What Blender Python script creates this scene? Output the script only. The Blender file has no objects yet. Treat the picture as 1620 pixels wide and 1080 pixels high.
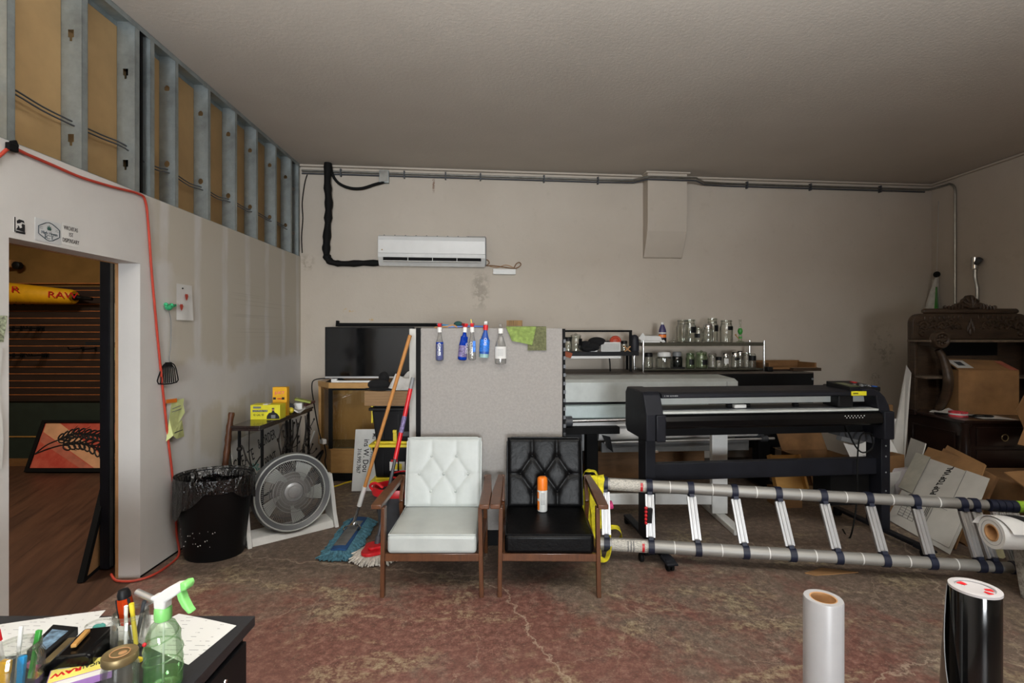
import bpy, bmesh, math, random
from math import sin, cos, pi, atan2, sqrt, radians
from mathutils import Vector, Matrix, Euler
random.seed(7)
SC = bpy.context.scene
COL = SC.collection
V = Vector
# ---------------------------------------------------------------- camera geometry (room metres)
F, HZ, CAMZ = 810.0, 529.0, 1.54
def P(px, py, Y): return V(((px-810)/F*Y, Y, CAMZ-(py-HZ)/F*Y))
def FP(px, py, z=0.0):
    Y = (CAMZ-z)*F/(py-HZ); return P(px, py, Y)
def XZ(px, py, Y): p = P(px, py, Y); return p.x, p.z
PHI = math.atan(.0996)      # bearing of the back wall
TH = math.atan(.0309)       # bearing of the side walls
OL, OR = V((-2.44, 5.91, 0)), V((5.49, 6.70, 0))
FB = Matrix.Translation(OL) @ Matrix.Rotation(PHI, 4, 'Z')
FL = Matrix.Translation(OL) @ Matrix.Rotation(TH, 4, 'Z')
FR = Matrix.Translation(OR) @ Matrix.Rotation(TH, 4, 'Z')
def BW(px, py, off=0.0):    # point in the back wall's own frame (x along, -y into the room)
    m = (px-810)/F; ox = OL.x+off*sin(PHI); oy = OL.y-off*cos(PHI)
    t = (m*oy-ox)/(cos(PHI)-m*sin(PHI)); Y = oy+t*sin(PHI)
    return V((t, -off, CAMZ-(py-HZ)/F*Y))
def LW(px, py, off=0.0):    # left wall frame (x into the room, y along)
    m = (px-810)/F; ox = OL.x+off*cos(TH); oy = OL.y+off*sin(TH)
    s = (ox-m*oy)/(m*cos(TH)+sin(TH)); Y = oy+s*cos(TH)
    return V((off, s, CAMZ-(py-HZ)/F*Y))
def RW(px, py, off=0.0):    # right wall frame (-x into the room)
    m = (px-810)/F; ox = OR.x-off*cos(TH); oy = OR.y-off*sin(TH)
    s = (ox-m*oy)/(m*cos(TH)+sin(TH)); Y = oy+s*cos(TH)
    return V((-off, s, CAMZ-(py-HZ)/F*Y))
# ---------------------------------------------------------------- mesh builder
def basis(d):
    d = d.normalized(); a = V((0, 0, 1)) if abs(d.z) < .95 else V((1, 0, 0))
    s = d.cross(a).normalized(); u = s.cross(d).normalized(); return d, s, u
class MB:
    def __init__(self): self.v = []; self.f = []; self.sm = []; self.mi = []; self.cur = 0
    def add(self, vs, fs, smooth=False, M=None):
        n = len(self.v)
        for p in vs: self.v.append((M @ V(p)) if M is not None else V(p))
        for f in fs: self.f.append([i+n for i in f]); self.sm.append(smooth); self.mi.append(self.cur)
        return self
    def box(self, c, s, rot=None, M=None):
        c = V(c); hx, hy, hz = s[0]/2, s[1]/2, s[2]/2
        R = Euler(rot).to_matrix() if rot else Matrix.Identity(3)
        vs = [c + R @ V((x, y, z)) for x in (-hx, hx) for y in (-hy, hy) for z in (-hz, hz)]
        return self.add(vs, [(0,1,3,2),(4,6,7,5),(0,4,5,1),(2,3,7,6),(0,2,6,4),(1,5,7,3)], False, M)
    def bx(self, x0, x1, y0, y1, z0, z1, M=None):
        return self.box(((x0+x1)/2, (y0+y1)/2, (z0+z1)/2), (abs(x1-x0), abs(y1-y0), abs(z1-z0)), None, M)
    def hexa(self, p, M=None):   # 8 corners: bottom 4 ccw, top 4 ccw
        return self.add(p, [(3,2,1,0),(4,5,6,7),(0,1,5,4),(1,2,6,5),(2,3,7,6),(3,0,4,7)], False, M)
    def bar(self, a, b, w, h, w2=None, h2=None, up=None, M=None):
        a, b = V(a), V(b); d = (b-a).normalized()
        if up is None: _, s, u = basis(d)
        else: s = d.cross(V(up)).normalized(); u = s.cross(d).normalized()
        w2 = w if w2 is None else w2; h2 = h if h2 is None else h2
        q = []
        for p, ww, hh in ((a, w, h), (b, w2, h2)):
            q += [p-s*ww/2-u*hh/2, p+s*ww/2-u*hh/2, p+s*ww/2+u*hh/2, p-s*ww/2+u*hh/2]
        return self.hexa(q, M)
    def tube(self, pts, r, n=8, closed=False, smooth=True, M=None, flat=1.0, up=None):
        pts = [V(p) for p in pts]; k = len(pts)
        rs = r if isinstance(r, (list, tuple)) else [r]*k
        vs = []; s = None
        for i, p in enumerate(pts):
            if closed: d = pts[(i+1) % k]-pts[i-1]
            else: d = pts[min(i+1, k-1)]-pts[max(i-1, 0)]
            if d.length < 1e-9: d = V((0, 0, 1))
            d.normalize()
            if s is None:
                if up is not None: s = d.cross(V(up)).normalized()
                else: _, s, _u = basis(d)
            s = s-d*s.dot(d)
            if s.length < 1e-6: _, s, _u = basis(d)
            s.normalize(); u = s.cross(d)
            for j in range(n):
                a = 2*pi*(j+.5)/n; vs.append(p+s*cos(a)*rs[i]+u*sin(a)*rs[i]*flat)
        fs = []
        for i in range(k if closed else k-1):
            i2 = (i+1) % k
            for j in range(n):
                fs.append((i*n+j, i*n+(j+1) % n, i2*n+(j+1) % n, i2*n+j))
        self.add(vs, fs, smooth, M)
        if not closed:
            self.add(vs[:n], [tuple(range(n))[::-1]], False, M); self.add(vs[-n:], [tuple(range(n))], False, M)
        return self
    def lathe(self, prof, n=20, c=(0,0,0), M=None, ex=1.0, ey=1.0, smooth=True, fn=None, cap=True):
        c = V(c); vs = []; fs = []
        for (r, z) in prof:
            for j in range(n):
                a = 2*pi*j/n; rr = r*(fn(a, z) if fn else 1)
                vs.append(c+V((rr*cos(a)*ex, rr*sin(a)*ey, z)))
        k = len(prof)
        for i in range(k-1):
            for j in range(n):
                fs.append((i*n+j, i*n+(j+1) % n, (i+1)*n+(j+1) % n, (i+1)*n+j))
        cap = cap and prof[0] != prof[-1]
        if cap and prof[0][0] > 1e-6: fs.append(tuple(range(n))[::-1])
        if cap and prof[-1][0] > 1e-6: fs.append(tuple(range((k-1)*n, k*n)))
        return self.add(vs, fs, smooth, M)
    def prism(self, poly, d0, d1, M=None, smooth=False):   # polygon in XY, extruded along Z
        n = len(poly); vs = [V((x, y, d0)) for x, y in poly]+[V((x, y, d1)) for x, y in poly]
        fs = [tuple(range(n))[::-1], tuple(range(n, 2*n))]
        self.add(vs, fs, False, M); self.add(vs, [(i, (i+1) % n, n+(i+1) % n, n+i) for i in range(n)], smooth, M)
        return self
    def sheet(self, nx, ny, fn, th=.002, smooth=True, M=None):   # fn(u,v) -> point, thickened along normal
        g = [[V(fn(i/nx, j/ny)) for j in range(ny+1)] for i in range(nx+1)]
        top = []; bot = []
        for i in range(nx+1):
            for j in range(ny+1):
                a = g[min(i+1, nx)][j]-g[max(i-1, 0)][j]; b = g[i][min(j+1, ny)]-g[i][max(j-1, 0)]
                m = a.cross(b); m = m.normalized() if m.length > 1e-12 else V((0, 0, 1))
                top.append(g[i][j]+m*th/2); bot.append(g[i][j]-m*th/2)
        N = ny+1; fs = []; q = len(top)
        for i in range(nx):
            for j in range(ny):
                a, b, c, d = i*N+j, (i+1)*N+j, (i+1)*N+j+1, i*N+j+1
                fs.append((a, b, c, d)); fs.append((q+d, q+c, q+b, q+a))
        rim = [i*N for i in range(nx+1)]+[nx*N+j for j in range(1, ny+1)]+[i*N+ny for i in range(nx-1, -1, -1)]+[j for j in range(ny-1, 0, -1)]
        for i in range(len(rim)):
            a, b = rim[i], rim[(i+1) % len(rim)]; fs.append((b, a, q+a, q+b))
        return self.add(top+bot, fs, smooth, M)
    def ball(self, c, r, n=12, m=8, s=(1,1,1), M=None):
        c = V(c); vs = []; fs = []
        for i in range(m+1):
            t = pi*i/m
            for j in range(n):
                a = 2*pi*j/n; vs.append(c+V((r*s[0]*sin(t)*cos(a), r*s[1]*sin(t)*sin(a), r*s[2]*cos(t))))
        for i in range(m):
            for j in range(n): fs.append((i*n+j, (i+1)*n+j, (i+1)*n+(j+1) % n, i*n+(j+1) % n))
        return self.add(vs, fs, True, M)
    def xf(self, M): self.v = [M @ p for p in self.v]; return self
    def build(self, name, mats, parent=None, bevel=0, seg=2, world=False, origin=True, weld=True):
        vs = self.v
        if parent is not None and world:
            I = wm(parent).inverted(); vs = [I @ p for p in vs]
        loc = V((0, 0, 0))
        if parent is None and origin and vs:
            loc = V(((min(p.x for p in vs)+max(p.x for p in vs))/2, (min(p.y for p in vs)+max(p.y for p in vs))/2, min(p.z for p in vs)))
            vs = [p-loc for p in vs]
        me = bpy.data.meshes.new(name)
        me.from_pydata([tuple(p) for p in vs], [], self.f); me.update()
        for poly, s, k in zip(me.polygons, self.sm, self.mi): poly.use_smooth = s; poly.material_index = k
        bm = bmesh.new(); bm.from_mesh(me)
        if weld: bmesh.ops.remove_doubles(bm, verts=bm.verts, dist=1e-5)
        bmesh.ops.recalc_face_normals(bm, faces=bm.faces)
        if bevel:
            es = [e for e in bm.edges if len(e.link_faces) == 2 and e.calc_face_angle(0) > .5]
            r = bmesh.ops.bevel(bm, geom=es, offset=bevel, segments=seg, affect='EDGES', profile=.5, clamp_overlap=True)
            for f in r['faces']: f.smooth = True
        for e in bm.edges:
            if len(e.link_faces) == 2 and e.calc_face_angle(0) > .75: e.smooth = False
        bm.to_mesh(me); bm.free()
        for m in (mats if isinstance(mats, (list, tuple)) else [mats]): me.materials.append(m)
        o = bpy.data.objects.new(name, me); COL.objects.link(o); o.location = loc
        if parent is not None: o.parent = parent
        return o
def wm(o):
    M = o.matrix_basis.copy()
    while o.parent: o = o.parent; M = o.matrix_basis @ M
    return M
def tag(o, label, cat, group=None, kind=None):
    o['label'] = label; o['category'] = cat
    if group: o['group'] = group
    if kind: o['kind'] = kind
    return o
def thing(name, label, cat, loc=(0,0,0), rz=0, group=None):
    o = bpy.data.objects.new(name, None); COL.objects.link(o); o.empty_display_size = .1
    o.location = loc; o.rotation_euler = (0, 0, rz)
    return tag(o, label, cat, group)
def struct(mb, name, m, bevel=0):
    o = mb.build(name, m, None, bevel); o['kind'] = 'structure'; return o
def text_mb(body, size, ext=.0008, align='CENTER', sx=1.0, lines=1.0, bold=0):
    cu = bpy.data.curves.new('t', 'FONT'); cu.body = body; cu.size = size; cu.extrude = ext
    cu.align_x = align; cu.align_y = 'CENTER'; cu.space_line = lines; cu.resolution_u = 3; cu.offset = bold*size
    ob = bpy.data.objects.new('t', cu); COL.objects.link(ob)
    dg = bpy.context.evaluated_depsgraph_get(); dg.update()
    me = bpy.data.meshes.new_from_object(ob.evaluated_get(dg))
    mb = MB(); mb.add([V((v.co.x*sx, v.co.y, v.co.z)) for v in me.vertices], [tuple(p.vertices) for p in me.polygons])
    bpy.data.objects.remove(ob); bpy.data.curves.remove(cu); bpy.data.meshes.remove(me)
    return mb
def frame(o, x, y):     # matrix: origin o, text-right axis x, text-up axis y
    x = V(x).normalized(); y = V(y); y = (y-x*y.dot(x)).normalized(); z = x.cross(y)
    M = Matrix.Identity(4)
    for i, a in enumerate((x, y, z)):
        for k in range(3): M[k][i] = a[k]
    M.translation = V(o); return M
def text(body, size, M, m, parent, name='lettering', world=True, **k):
    return text_mb(body, size, **k).xf(M).build(name, m, parent, world=world, weld=False)
def smooth_path(pts, n=6):
    pts = [V(p) for p in pts]; out = []
    for i in range(len(pts)-1):
        p0, p1, p2, p3 = pts[max(i-1, 0)], pts[i], pts[i+1], pts[min(i+2, len(pts)-1)]
        for k in range(n):
            t = k/n
            out.append(.5*((2*p1)+(p2-p0)*t+(2*p0-5*p1+4*p2-p3)*t*t+(3*p1-p0-3*p2+p3)*t**3))
    out.append(pts[-1]); return out
def ring(c, r, n, ax, ay):
    return [V(c)+V(ax)*r*cos(2*pi*i/n)+V(ay)*r*sin(2*pi*i/n) for i in range(n)]
# ---------------------------------------------------------------- materials
def lin(c): 
    c = c/255.0
    return c/12.92 if c <= .04045 else ((c+.055)/1.055)**2.4
def rgb(t): return (lin(t[0]), lin(t[1]), lin(t[2]), 1)
class NT:
    def __init__(self, name):
        self.m = bpy.data.materials.new(name); self.m.use_nodes = True
        self.t = self.m.node_tree; self.t.nodes.clear()
        self.out = self.n('ShaderNodeOutputMaterial')
    def n(self, ty, **k):
        x = self.t.nodes.new(ty)
        for a, b in k.items(): setattr(x, a, b)
        return x
    def l(self, a, b): self.t.links.new(a, b)
    def coord(self, scale=(1,1,1), kind='Object', loc=(0,0,0), rot=(0,0,0)):
        c = self.n('ShaderNodeTexCoord'); mp = self.n('ShaderNodeMapping')
        mp.inputs['Scale'].default_value = scale; mp.inputs['Location'].default_value = loc; mp.inputs['Rotation'].default_value = rot
        self.l(c.outputs[kind], mp.inputs['Vector']); return mp.outputs['Vector']
    def noise(self, vec, scale, detail=4, rough=.6, dist=0):
        x = self.n('ShaderNodeTexNoise'); x.inputs['Scale'].default_value = scale; x.inputs['Detail'].default_value = detail
        x.inputs['Roughness'].default_value = rough; x.inputs['Distortion'].default_value = dist
        self.l(vec, x.inputs['Vector']); return x.outputs['Fac']
    def ramp(self, fac, stops, interp='LINEAR'):
        r = self.n('ShaderNodeValToRGB'); r.color_ramp.interpolation = interp
        e = r.color_ramp.elements
        while len(e) < len(stops): e.new(.5)
        for k, (p, c) in enumerate(stops):
            e[k].position = p; e[k].color = c if len(c) == 4 else rgb(c)
        self.l(fac, r.inputs['Fac']); return r.outputs['Color']
    def mix(self, fac, a, b, mode='MIX'):
        x = self.n('ShaderNodeMix', data_type='RGBA', blend_type=mode)
        for s, v in ((x.inputs[0], fac), (x.inputs[6], a), (x.inputs[7], b)):
            if isinstance(v, (int, float)): s.default_value = v
            elif isinstance(v, tuple): s.default_value = v if len(v) == 4 else rgb(v)
            else: self.l(v, s)
        return x.outputs[2]
    def math(self, op, a, b=0.0, c=0.0):
        x = self.n('ShaderNodeMath', operation=op)
        for i, v in enumerate((a, b, c)):
            if isinstance(v, (int, float)): x.inputs[i].default_value = v
            else: self.l(v, x.inputs[i])
        return x.outputs[0]
    def sep(self, vec):
        x = self.n('ShaderNodeSeparateXYZ'); self.l(vec, x.inputs[0]); return x.outputs
    def bump(self, h, strength=.3, dist=.01):
        b = self.n('ShaderNodeBump'); b.inputs['Strength'].default_value = strength; b.inputs['Distance'].default_value = dist
        self.l(h, b.inputs['Height']); return b.outputs['Normal']
    def bsdf(self, color, rough=.5, metal=0, normal=None, spec=.5, coat=0, emit=None, es=0):
        p = self.n('ShaderNodeBsdfPrincipled')
        def put(k, v):
            s = p.inputs[k]
            if isinstance(v, (int, float)): s.default_value = v
            elif isinstance(v, tuple): s.default_value = v if len(v) == 4 else rgb(v)
            else: self.l(v, s)
        put('Base Color', color); put('Roughness', rough); put('Metallic', metal); put('Specular IOR Level', spec)
        if coat: put('Coat Weight', coat)
        if normal is not None: self.l(normal, p.inputs['Normal'])
        if emit: put('Emission Color', emit); put('Emission Strength', es)
        self.l(p.outputs[0], self.out.inputs[0]); return p
def mat(name, c, rough=.5, metal=0, var=.1, scale=9, bump=0, bscale=60, spec=.5, coat=0, stretch=(1,1,1)):
    t = NT(name); v = t.coord(stretch)
    n = t.noise(v, scale, 4)
    lo = tuple(max(0, x*(1-var)) for x in c); hi = tuple(min(255, x*(1+var)) for x in c)
    col = t.ramp(n, [(.3, lo), (.7, hi)])
    rr = t.math('MULTIPLY_ADD', n, .16, rough-.08)
    nb = t.bump(t.noise(v, bscale, 3), bump, .004) if bump else None
    t.bsdf(col, rr, metal, nb, spec, coat); return t.m
def wood(name, a, b, rough=.4, scale=3, stretch=(1, 1, 12), coat=0):
    t = NT(name); v = t.coord(stretch)
    n = t.noise(v, scale, 6, .65, .6); n2 = t.noise(v, scale*6, 3)
    col = t.ramp(n, [(.25, a), (.75, b)]); col = t.mix(.25, col, t.ramp(n2, [(.3, a), (.7, b)]))
    t.bsdf(col, rough, 0, t.bump(n2, .1, .002), .4, coat); return t.m
def glassy(name, tint, gl=.08, rough=.03, film=None, fa=0.0):
    t = NT(name)
    tr = t.n('ShaderNodeBsdfTransparent'); tr.inputs[0].default_value = rgb(tint)
    g = t.n('ShaderNodeBsdfGlossy'); g.inputs['Roughness'].default_value = rough
    lw = t.n('ShaderNodeLayerWeight'); lw.inputs['Blend'].default_value = .25
    f = t.math('MULTIPLY_ADD', lw.outputs['Fresnel'], .5, gl)
    n = t.noise(t.coord(), 6, 2); f = t.math('MULTIPLY', f, t.math('MULTIPLY_ADD', n, .4, .8))
    mx = t.n('ShaderNodeMixShader'); t.l(f, mx.inputs[0]); t.l(tr.outputs[0], mx.inputs[1]); t.l(g.outputs[0], mx.inputs[2])
    last = mx.outputs[0]
    if film:
        d = t.n('ShaderNodeBsdfDiffuse'); d.inputs[0].default_value = rgb(film)
        m2 = t.n('ShaderNodeMixShader'); m2.inputs[0].default_value = fa; t.l(last, m2.inputs[1]); t.l(d.outputs[0], m2.inputs[2]); last = m2.outputs[0]
    t.l(last, t.out.inputs[0]); return t.m
M = {}
M['black'] = mat('black plastic', (16,16,18), .5, var=.15, spec=.25)
M['blackm'] = mat('matt black paint', (12,12,13), .75, var=.15, spec=.2)
M['blackg'] = mat('gloss black', (9,9,10), .18, var=.1, spec=.3)
M['char'] = mat('charcoal powder coat', (25,26,32), .5, var=.1, spec=.22)
M['white'] = mat('white plastic', (222,222,219), .4, var=.03)
M['white2'] = mat('white paper', (214,213,210), .75, var=.05, scale=4)
M['ink'] = mat('black ink', (22,22,24), .7, var=.1)
M['grey'] = mat('light grey enamel', (186,191,188), .4, var=.04)
M['greyteal'] = mat('pale teal grey enamel', (176,190,190), .35, var=.04)
M['gm'] = mat('mid grey plastic', (120,122,124), .4, var=.06)
M['gd'] = mat('dark grey plastic', (66,68,72), .45, var=.08)
M['alu'] = mat('brushed aluminium', (206,206,206), .36, .85, var=.03, scale=2)
M['alud'] = mat('dull aluminium tube', (160,158,153), .5, .55, var=.05, scale=2)
M['chrome'] = mat('chrome', (215,215,215), .12, 1, var=.04)
M['zinc'] = mat('galvanised steel', (158,166,166), .45, .7, var=.10, scale=9)
M['steel'] = mat('bare conduit steel', (160,158,152), .35, .9, var=.1)
M['red'] = mat('red plastic', (196,28,36), .35, var=.08)
M['orange'] = mat('orange cord sheath', (186,64,46), .5, var=.08)
M['orangec'] = mat('orange cap', (232,122,32), .4, var=.05)
M['yellow'] = mat('yellow plastic', (228,206,52), .45, var=.06)
M['yellowb'] = mat('yellow print', (226,216,40), .5, var=.05)
M['gold'] = mat('golden print', (232,172,20), .5, var=.05)
M['web'] = mat('yellow webbing', (214,200,34), .8, var=.14, scale=30, bump=.3, bscale=300)
M['blue'] = mat('blue plastic', (26,84,170), .35, var=.1)
M['cyan'] = mat('turquoise plastic', (30,134,190), .4, var=.1)
M['teal'] = mat('blue mop yarn', (74,118,134), .9, var=.25, scale=40, bump=.5, bscale=150)
M['tealb'] = mat('blue mop backing', (34,74,122), .85, var=.15)
M['yarn'] = mat('off white mop yarn', (190,184,174), .9, var=.2, scale=40)
M['lime'] = mat('lime microfibre', (126,146,78), .95, var=.14, scale=40, bump=.6, bscale=220)
M['olive'] = mat('olive terry towel', (100,102,72), .95, var=.2, scale=60, bump=.7, bscale=250)
M['navy'] = mat('navy rubber collar', (21,27,48), .5, var=.15)
M['limec'] = mat('lime end cap', (140,180,50), .5, var=.1)
M['pink'] = mat('pink tape', (222,70,130), .5, var=.08)
M['walnut'] = wood('walnut stained wood', (66,40,25), (106,66,40), .35, 2.5, (8,8,2), .2)
M['pale'] = wood('pale handle wood', (176,118,62), (204,146,84), .45, 3, (8,8,1.5))
M['oak'] = wood('oak veneer', (170,128,76), (202,158,100), .4, 2.5, (2,2,10), .15)
M['oakb'] = wood('oak back board', (164,122,68), (186,142,84), .5, 2, (3,3,1))
M['pine'] = wood('knotty pine', (108,76,45), (146,106,66), .55, 2.2, (1.5,1.5,9))
M['pinel'] = wood('light pine', (170,124,62), (196,150,84), .55, 2.2, (1.5,1.5,7))
M['crate'] = wood('worn crate wood', (120,92,62), (158,126,88), .65, 3, (1.5,1.5,16))
M['dark'] = wood('dark carved oak', (36,28,22), (82,64,49), .4, 3, (2,2,8))
M['darkg'] = wood('dark polished mahogany', (24,15,13), (46,30,25), .28, 2.5, (2,2,8), .25)
M['espresso'] = wood('espresso table top', (32,22,20), (54,38,34), .22, 2.5, (2,8,2), .3)
M['stick'] = wood('bark stripped stick', (58,32,20), (110,68,42), .45, 4, (6,6,2))
M['card'] = mat('brown cardboard', (150,112,72), .85, var=.1, scale=5, bump=.1, bscale=40)
M['cardd'] = mat('darker cardboard', (128,94,60), .85, var=.14, scale=5)
M['cardw'] = mat('white faced cardboard', (198,196,190), .75, var=.05, scale=3)
M['kraft'] = mat('tan core board', (176,132,88), .8, var=.1, scale=6)
M['greenp'] = mat('green plastic', (60,150,60), .4, var=.1)
M['greenl'] = mat('light green plastic', (136,214,120), .4, var=.06)
M['greenn'] = mat('pale green paper', (196,204,140), .8, var=.08)
M['purple'] = mat('violet plastic', (62,56,100), .4, var=.15)
M['fabricg'] = mat('grey woven panel fabric', (152,148,144), .9, var=.04, scale=60, bump=.35, bscale=420)
M['cloth'] = mat('black cloth', (13,13,15), .95, var=.2, scale=30, bump=.4, bscale=150)
M['clothw'] = mat('white cotton', (206,204,200), .9, var=.06, scale=20, bump=.3, bscale=200)
M['brist'] = mat('brown bristle', (112,88,58), .9, var=.35, scale=90, stretch=(1,1,.05))
M['brass'] = mat('aged brass lid', (142,124,88), .45, .7, var=.2)
M['rubber'] = mat('black rubber', (14,14,14), .75, var=.2, spec=.25)
M['glass'] = glassy('clear jar glass', (250,251,249), .05, film=(170,172,164), fa=.03)
M['glassd'] = glassy('dark tinted glass', (110,116,112), .10, film=(30,34,32), fa=.4)
M['glassg'] = glassy('green glass', (240,246,236), .06, film=(120,150,108), fa=.05)
M['glassp'] = glassy('cabinet pane', (248,248,244), .05)
M['bluel'] = glassy('blue cleaning liquid', (20,70,200), .08, film=(14,60,170), fa=.75)
M['petc'] = glassy('clear bottle plastic', (246,246,245), .09, film=(196,196,192), fa=.14)
M['petg'] = glassy('green tinted bottle plastic', (238,249,236), .11, film=(160,225,150), fa=.06)
M['liqg'] = glassy('green liquid', (226,246,222), .05, film=(130,205,120), fa=.10)
M['bluelab'] = mat('blue label', (40,110,200), .5, var=.25, scale=60)
M['purplab'] = mat('violet and white label', (104,94,132), .5, var=.4, scale=70)
M['brownw'] = mat('tan bare gypsum backing', (176,145,100), .85, var=.06, scale=3)
M['leaf'] = mat('logo green', (52,92,84), .7, var=.1)
M['logo'] = mat('logo slate', (58,74,84), .7, var=.1)
M['amber'] = glassy('amber plastic', (200,70,20), .1, film=(190,60,20), fa=.8)
# ================================================================ SETTING
CEIL = 3.5
# --- wall paint
t = NT('beige wall paint'); v = t.coord()
n = t.noise(v, .9, 5, .6); n2 = t.noise(v, 5, 5, .7); n3 = t.noise(v, 26, 3)
c = t.ramp(n, [(.3, (190,179,165)), (.7, (200,190,177))])
c = t.mix(t.math('MULTIPLY', t.ramp(n2, [(.58, (0,0,0)), (.72, (255,255,255))]), .22), c, (164,152,136))
X, Yl, Z = t.sep(v)
def win(t, x, a, w):
    d = t.math('ABSOLUTE', t.math('SUBTRACT', x, a)); m = t.n('ShaderNodeMapRange', interpolation_type='SMOOTHSTEP'); t.l(d, m.inputs[0]); m.inputs[1].default_value = w; m.inputs[2].default_value = w*.3; m.inputs[3].default_value = 0; m.inputs[4].default_value = 1
    return m.outputs[0]
ns_ = t.noise(v, 34, 4, .7); nl_ = t.noise(v, 8, 5, .7)
for px, py, wx, wz, colr, amt, nz, th in ((686, 292, .02, .12, (120,84,62), .8, ns_, .44), (553, 491, .09, .035, (196,164,104), .95, ns_, .52), (588, 506, .04, .035, (196,160,90), .95, ns_, .5), (760, 460, .14, .30, (128,118,104), .5, nl_, .46), (1396, 548, .22, .34, (120,112,96), .5, nl_, .5), (487, 415, .10, .12, (140,126,106), .5, nl_, .46), (1385, 600, .10, .12, (112,104,90), .5, ns_, .5)):
    q = BW(px, py); mk_ = t.math('MULTIPLY', t.math('MULTIPLY', win(t, X, q.x, wx), win(t, Z, q.z, wz)), t.ramp(nz, [(th, (0,0,0)), (th+.08, (255,255,255))]))
    c = t.mix(t.math('MULTIPLY', mk_, amt), c, colr)
t.bsdf(c, .62, 0, t.bump(n3, .18, .01), .3); M['wallb'] = t.m
t = NT('patched drywall'); v = t.coord(); X, S, Z = t.sep(v)
n = t.noise(v, 2.2, 5, .6); nf = t.noise(v, 30, 3)
def band(t, x, a, b, w):   # soft 0..1 window
    u = t.n('ShaderNodeMapRange', interpolation_type='SMOOTHSTEP'); t.l(x, u.inputs[0]); u.inputs[1].default_value = a-w; u.inputs[2].default_value = a+w
    d = t.n('ShaderNodeMapRange', interpolation_type='SMOOTHSTEP'); t.l(x, d.inputs[0]); d.inputs[1].default_value = b-w; d.inputs[2].default_value = b+w
    return t.math('MULTIPLY', u.outputs[0], t.math('SUBTRACT', 1.0, d.outputs[0]))
wob = t.math('MULTIPLY_ADD', n, .5, -.25)
Zw = t.math('ADD', Z, wob); Sw = t.math('ADD', S, t.math('MULTIPLY', wob, .7))
up = t.math('MULTIPLY', band(t, Sw, -2.35, .3, .12), band(t, Zw, 1.3, 2.7, .07))
up2 = t.math('MULTIPLY', band(t, Sw, -2.55, -2.0, .1), band(t, Zw, 2.05, 2.6, .08))
lo = t.math('MULTIPLY', band(t, Sw, -2.1, -.15, .1), band(t, Zw, .55, .98, .06))
mask = t.math('MINIMUM', 1.0, t.math('ADD', t.math('ADD', up, up2), lo))
per = t.math('PINGPONG', t.math('ADD', S, .09), .195)
st = t.n('ShaderNodeMapRange', interpolation_type='SMOOTHSTEP'); t.l(per, st.inputs[0]); st.inputs[1].default_value = .02; st.inputs[2].default_value = .075
sv = t.coord((1, 3, .9)); ns = t.noise(sv, 2.5, 4)
keep = t.math('MINIMUM', 1.0, t.math('ADD', st.outputs[0], t.ramp(ns, [(.40, (0,0,0)), (.62, (200,200,200))])))
mask = t.math('MULTIPLY', mask, keep)
mask = t.math('MULTIPLY', mask, t.math('MULTIPLY_ADD', n, .5, .55))
c = t.mix(mask, t.ramp(n, [(.3, (207,205,202)), (.7, (216,214,211))]), (193,186,170))
# scuff lines near the far corner
sc = t.math('MULTIPLY', t.math('MULTIPLY', band(t, S, -1.5, -.25, .12), band(t, Z, 1.5, 2.0, .05)), t.ramp(t.noise(t.coord((1,.25,40)), 1.2, 2), [(.60, (0,0,0)), (.66, (160,160,160))]))
c = t.mix(t.math('MULTIPLY', sc, .5), c, (120,112,98))
t.bsdf(c, .6, 0, t.bump(nf, .1, .006), .3); M['walll'] = t.m
t = NT('ceiling paint'); v = t.coord(); n = t.noise(v, 1.0, 4); nf = t.noise(v, 38, 4, .7)
c = t.ramp(n, [(.3, (190,182,171)), (.7, (198,190,179))])
t.bsdf(c, .8, 0, t.bump(nf, .32, .01), .2); M['ceil'] = t.m
# --- worn painted concrete
t = NT('worn red painted concrete'); v = t.coord()
warp = t.n('ShaderNodeTexNoise'); warp.inputs['Scale'].default_value = 1.6; warp.inputs['Detail'].default_value = 5; t.l(v, warp.inputs['Vector'])
va = t.n('ShaderNodeVectorMath', operation='MULTIPLY_ADD'); t.l(warp.outputs['Color'], va.inputs[0]); va.inputs[1].default_value = (.45, .45, 0); t.l(v, va.inputs[2])
vw = va.outputs[0]
X, Y_, Z = t.sep(v)
big = t.noise(vw, 1.1, 7, .66); med = t.noise(vw, 4.2, 9, .74); fine = t.noise(v, 22, 9, .78); grit = t.noise(v, 95, 5, .75)
red = t.ramp(fine, [(.30, (80,53,47)), (.5, (114,77,68)), (.72, (152,116,104))])
gry = t.ramp(fine, [(.30, (72,63,55)), (.52, (112,99,87)), (.74, (162,147,131))])
tan = t.ramp(fine, [(.28, (106,95,72)), (.52, (150,137,108)), (.74, (190,178,150))])
far = t.n('ShaderNodeMapRange'); t.l(Y_, far.inputs[0]); far.inputs[1].default_value = -3.4; far.inputs[2].default_value = -2.2; far.inputs[3].default_value = -.05; far.inputs[4].default_value = .13
side = t.n('ShaderNodeMapRange'); t.l(X, side.inputs[0]); side.inputs[1].default_value = 2.7; side.inputs[2].default_value = 4.4; side.inputs[3].default_value = 0; side.inputs[4].default_value = .09
bg = t.math('ADD', t.math('MULTIPLY_ADD', big, .55, t.math('MULTIPLY', med, .45)), t.math('ADD', far.outputs[0], side.outputs[0]))
c = t.mix(t.ramp(bg, [(.48, (0,0,0)), (.58, (240,240,240))]), red, gry)
big2 = t.noise(t.coord((1,2.0,1), loc=(3.1,1.7,0)), 1.7, 8, .72, .5)
tm = t.math('MULTIPLY', t.ramp(big2, [(.53, (0,0,0)), (.60, (255,255,255))]), t.ramp(fine, [(.44, (0,0,0)), (.54, (255,255,255))]))
c = t.mix(t.math('MULTIPLY', tm, .66), c, tan)
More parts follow.
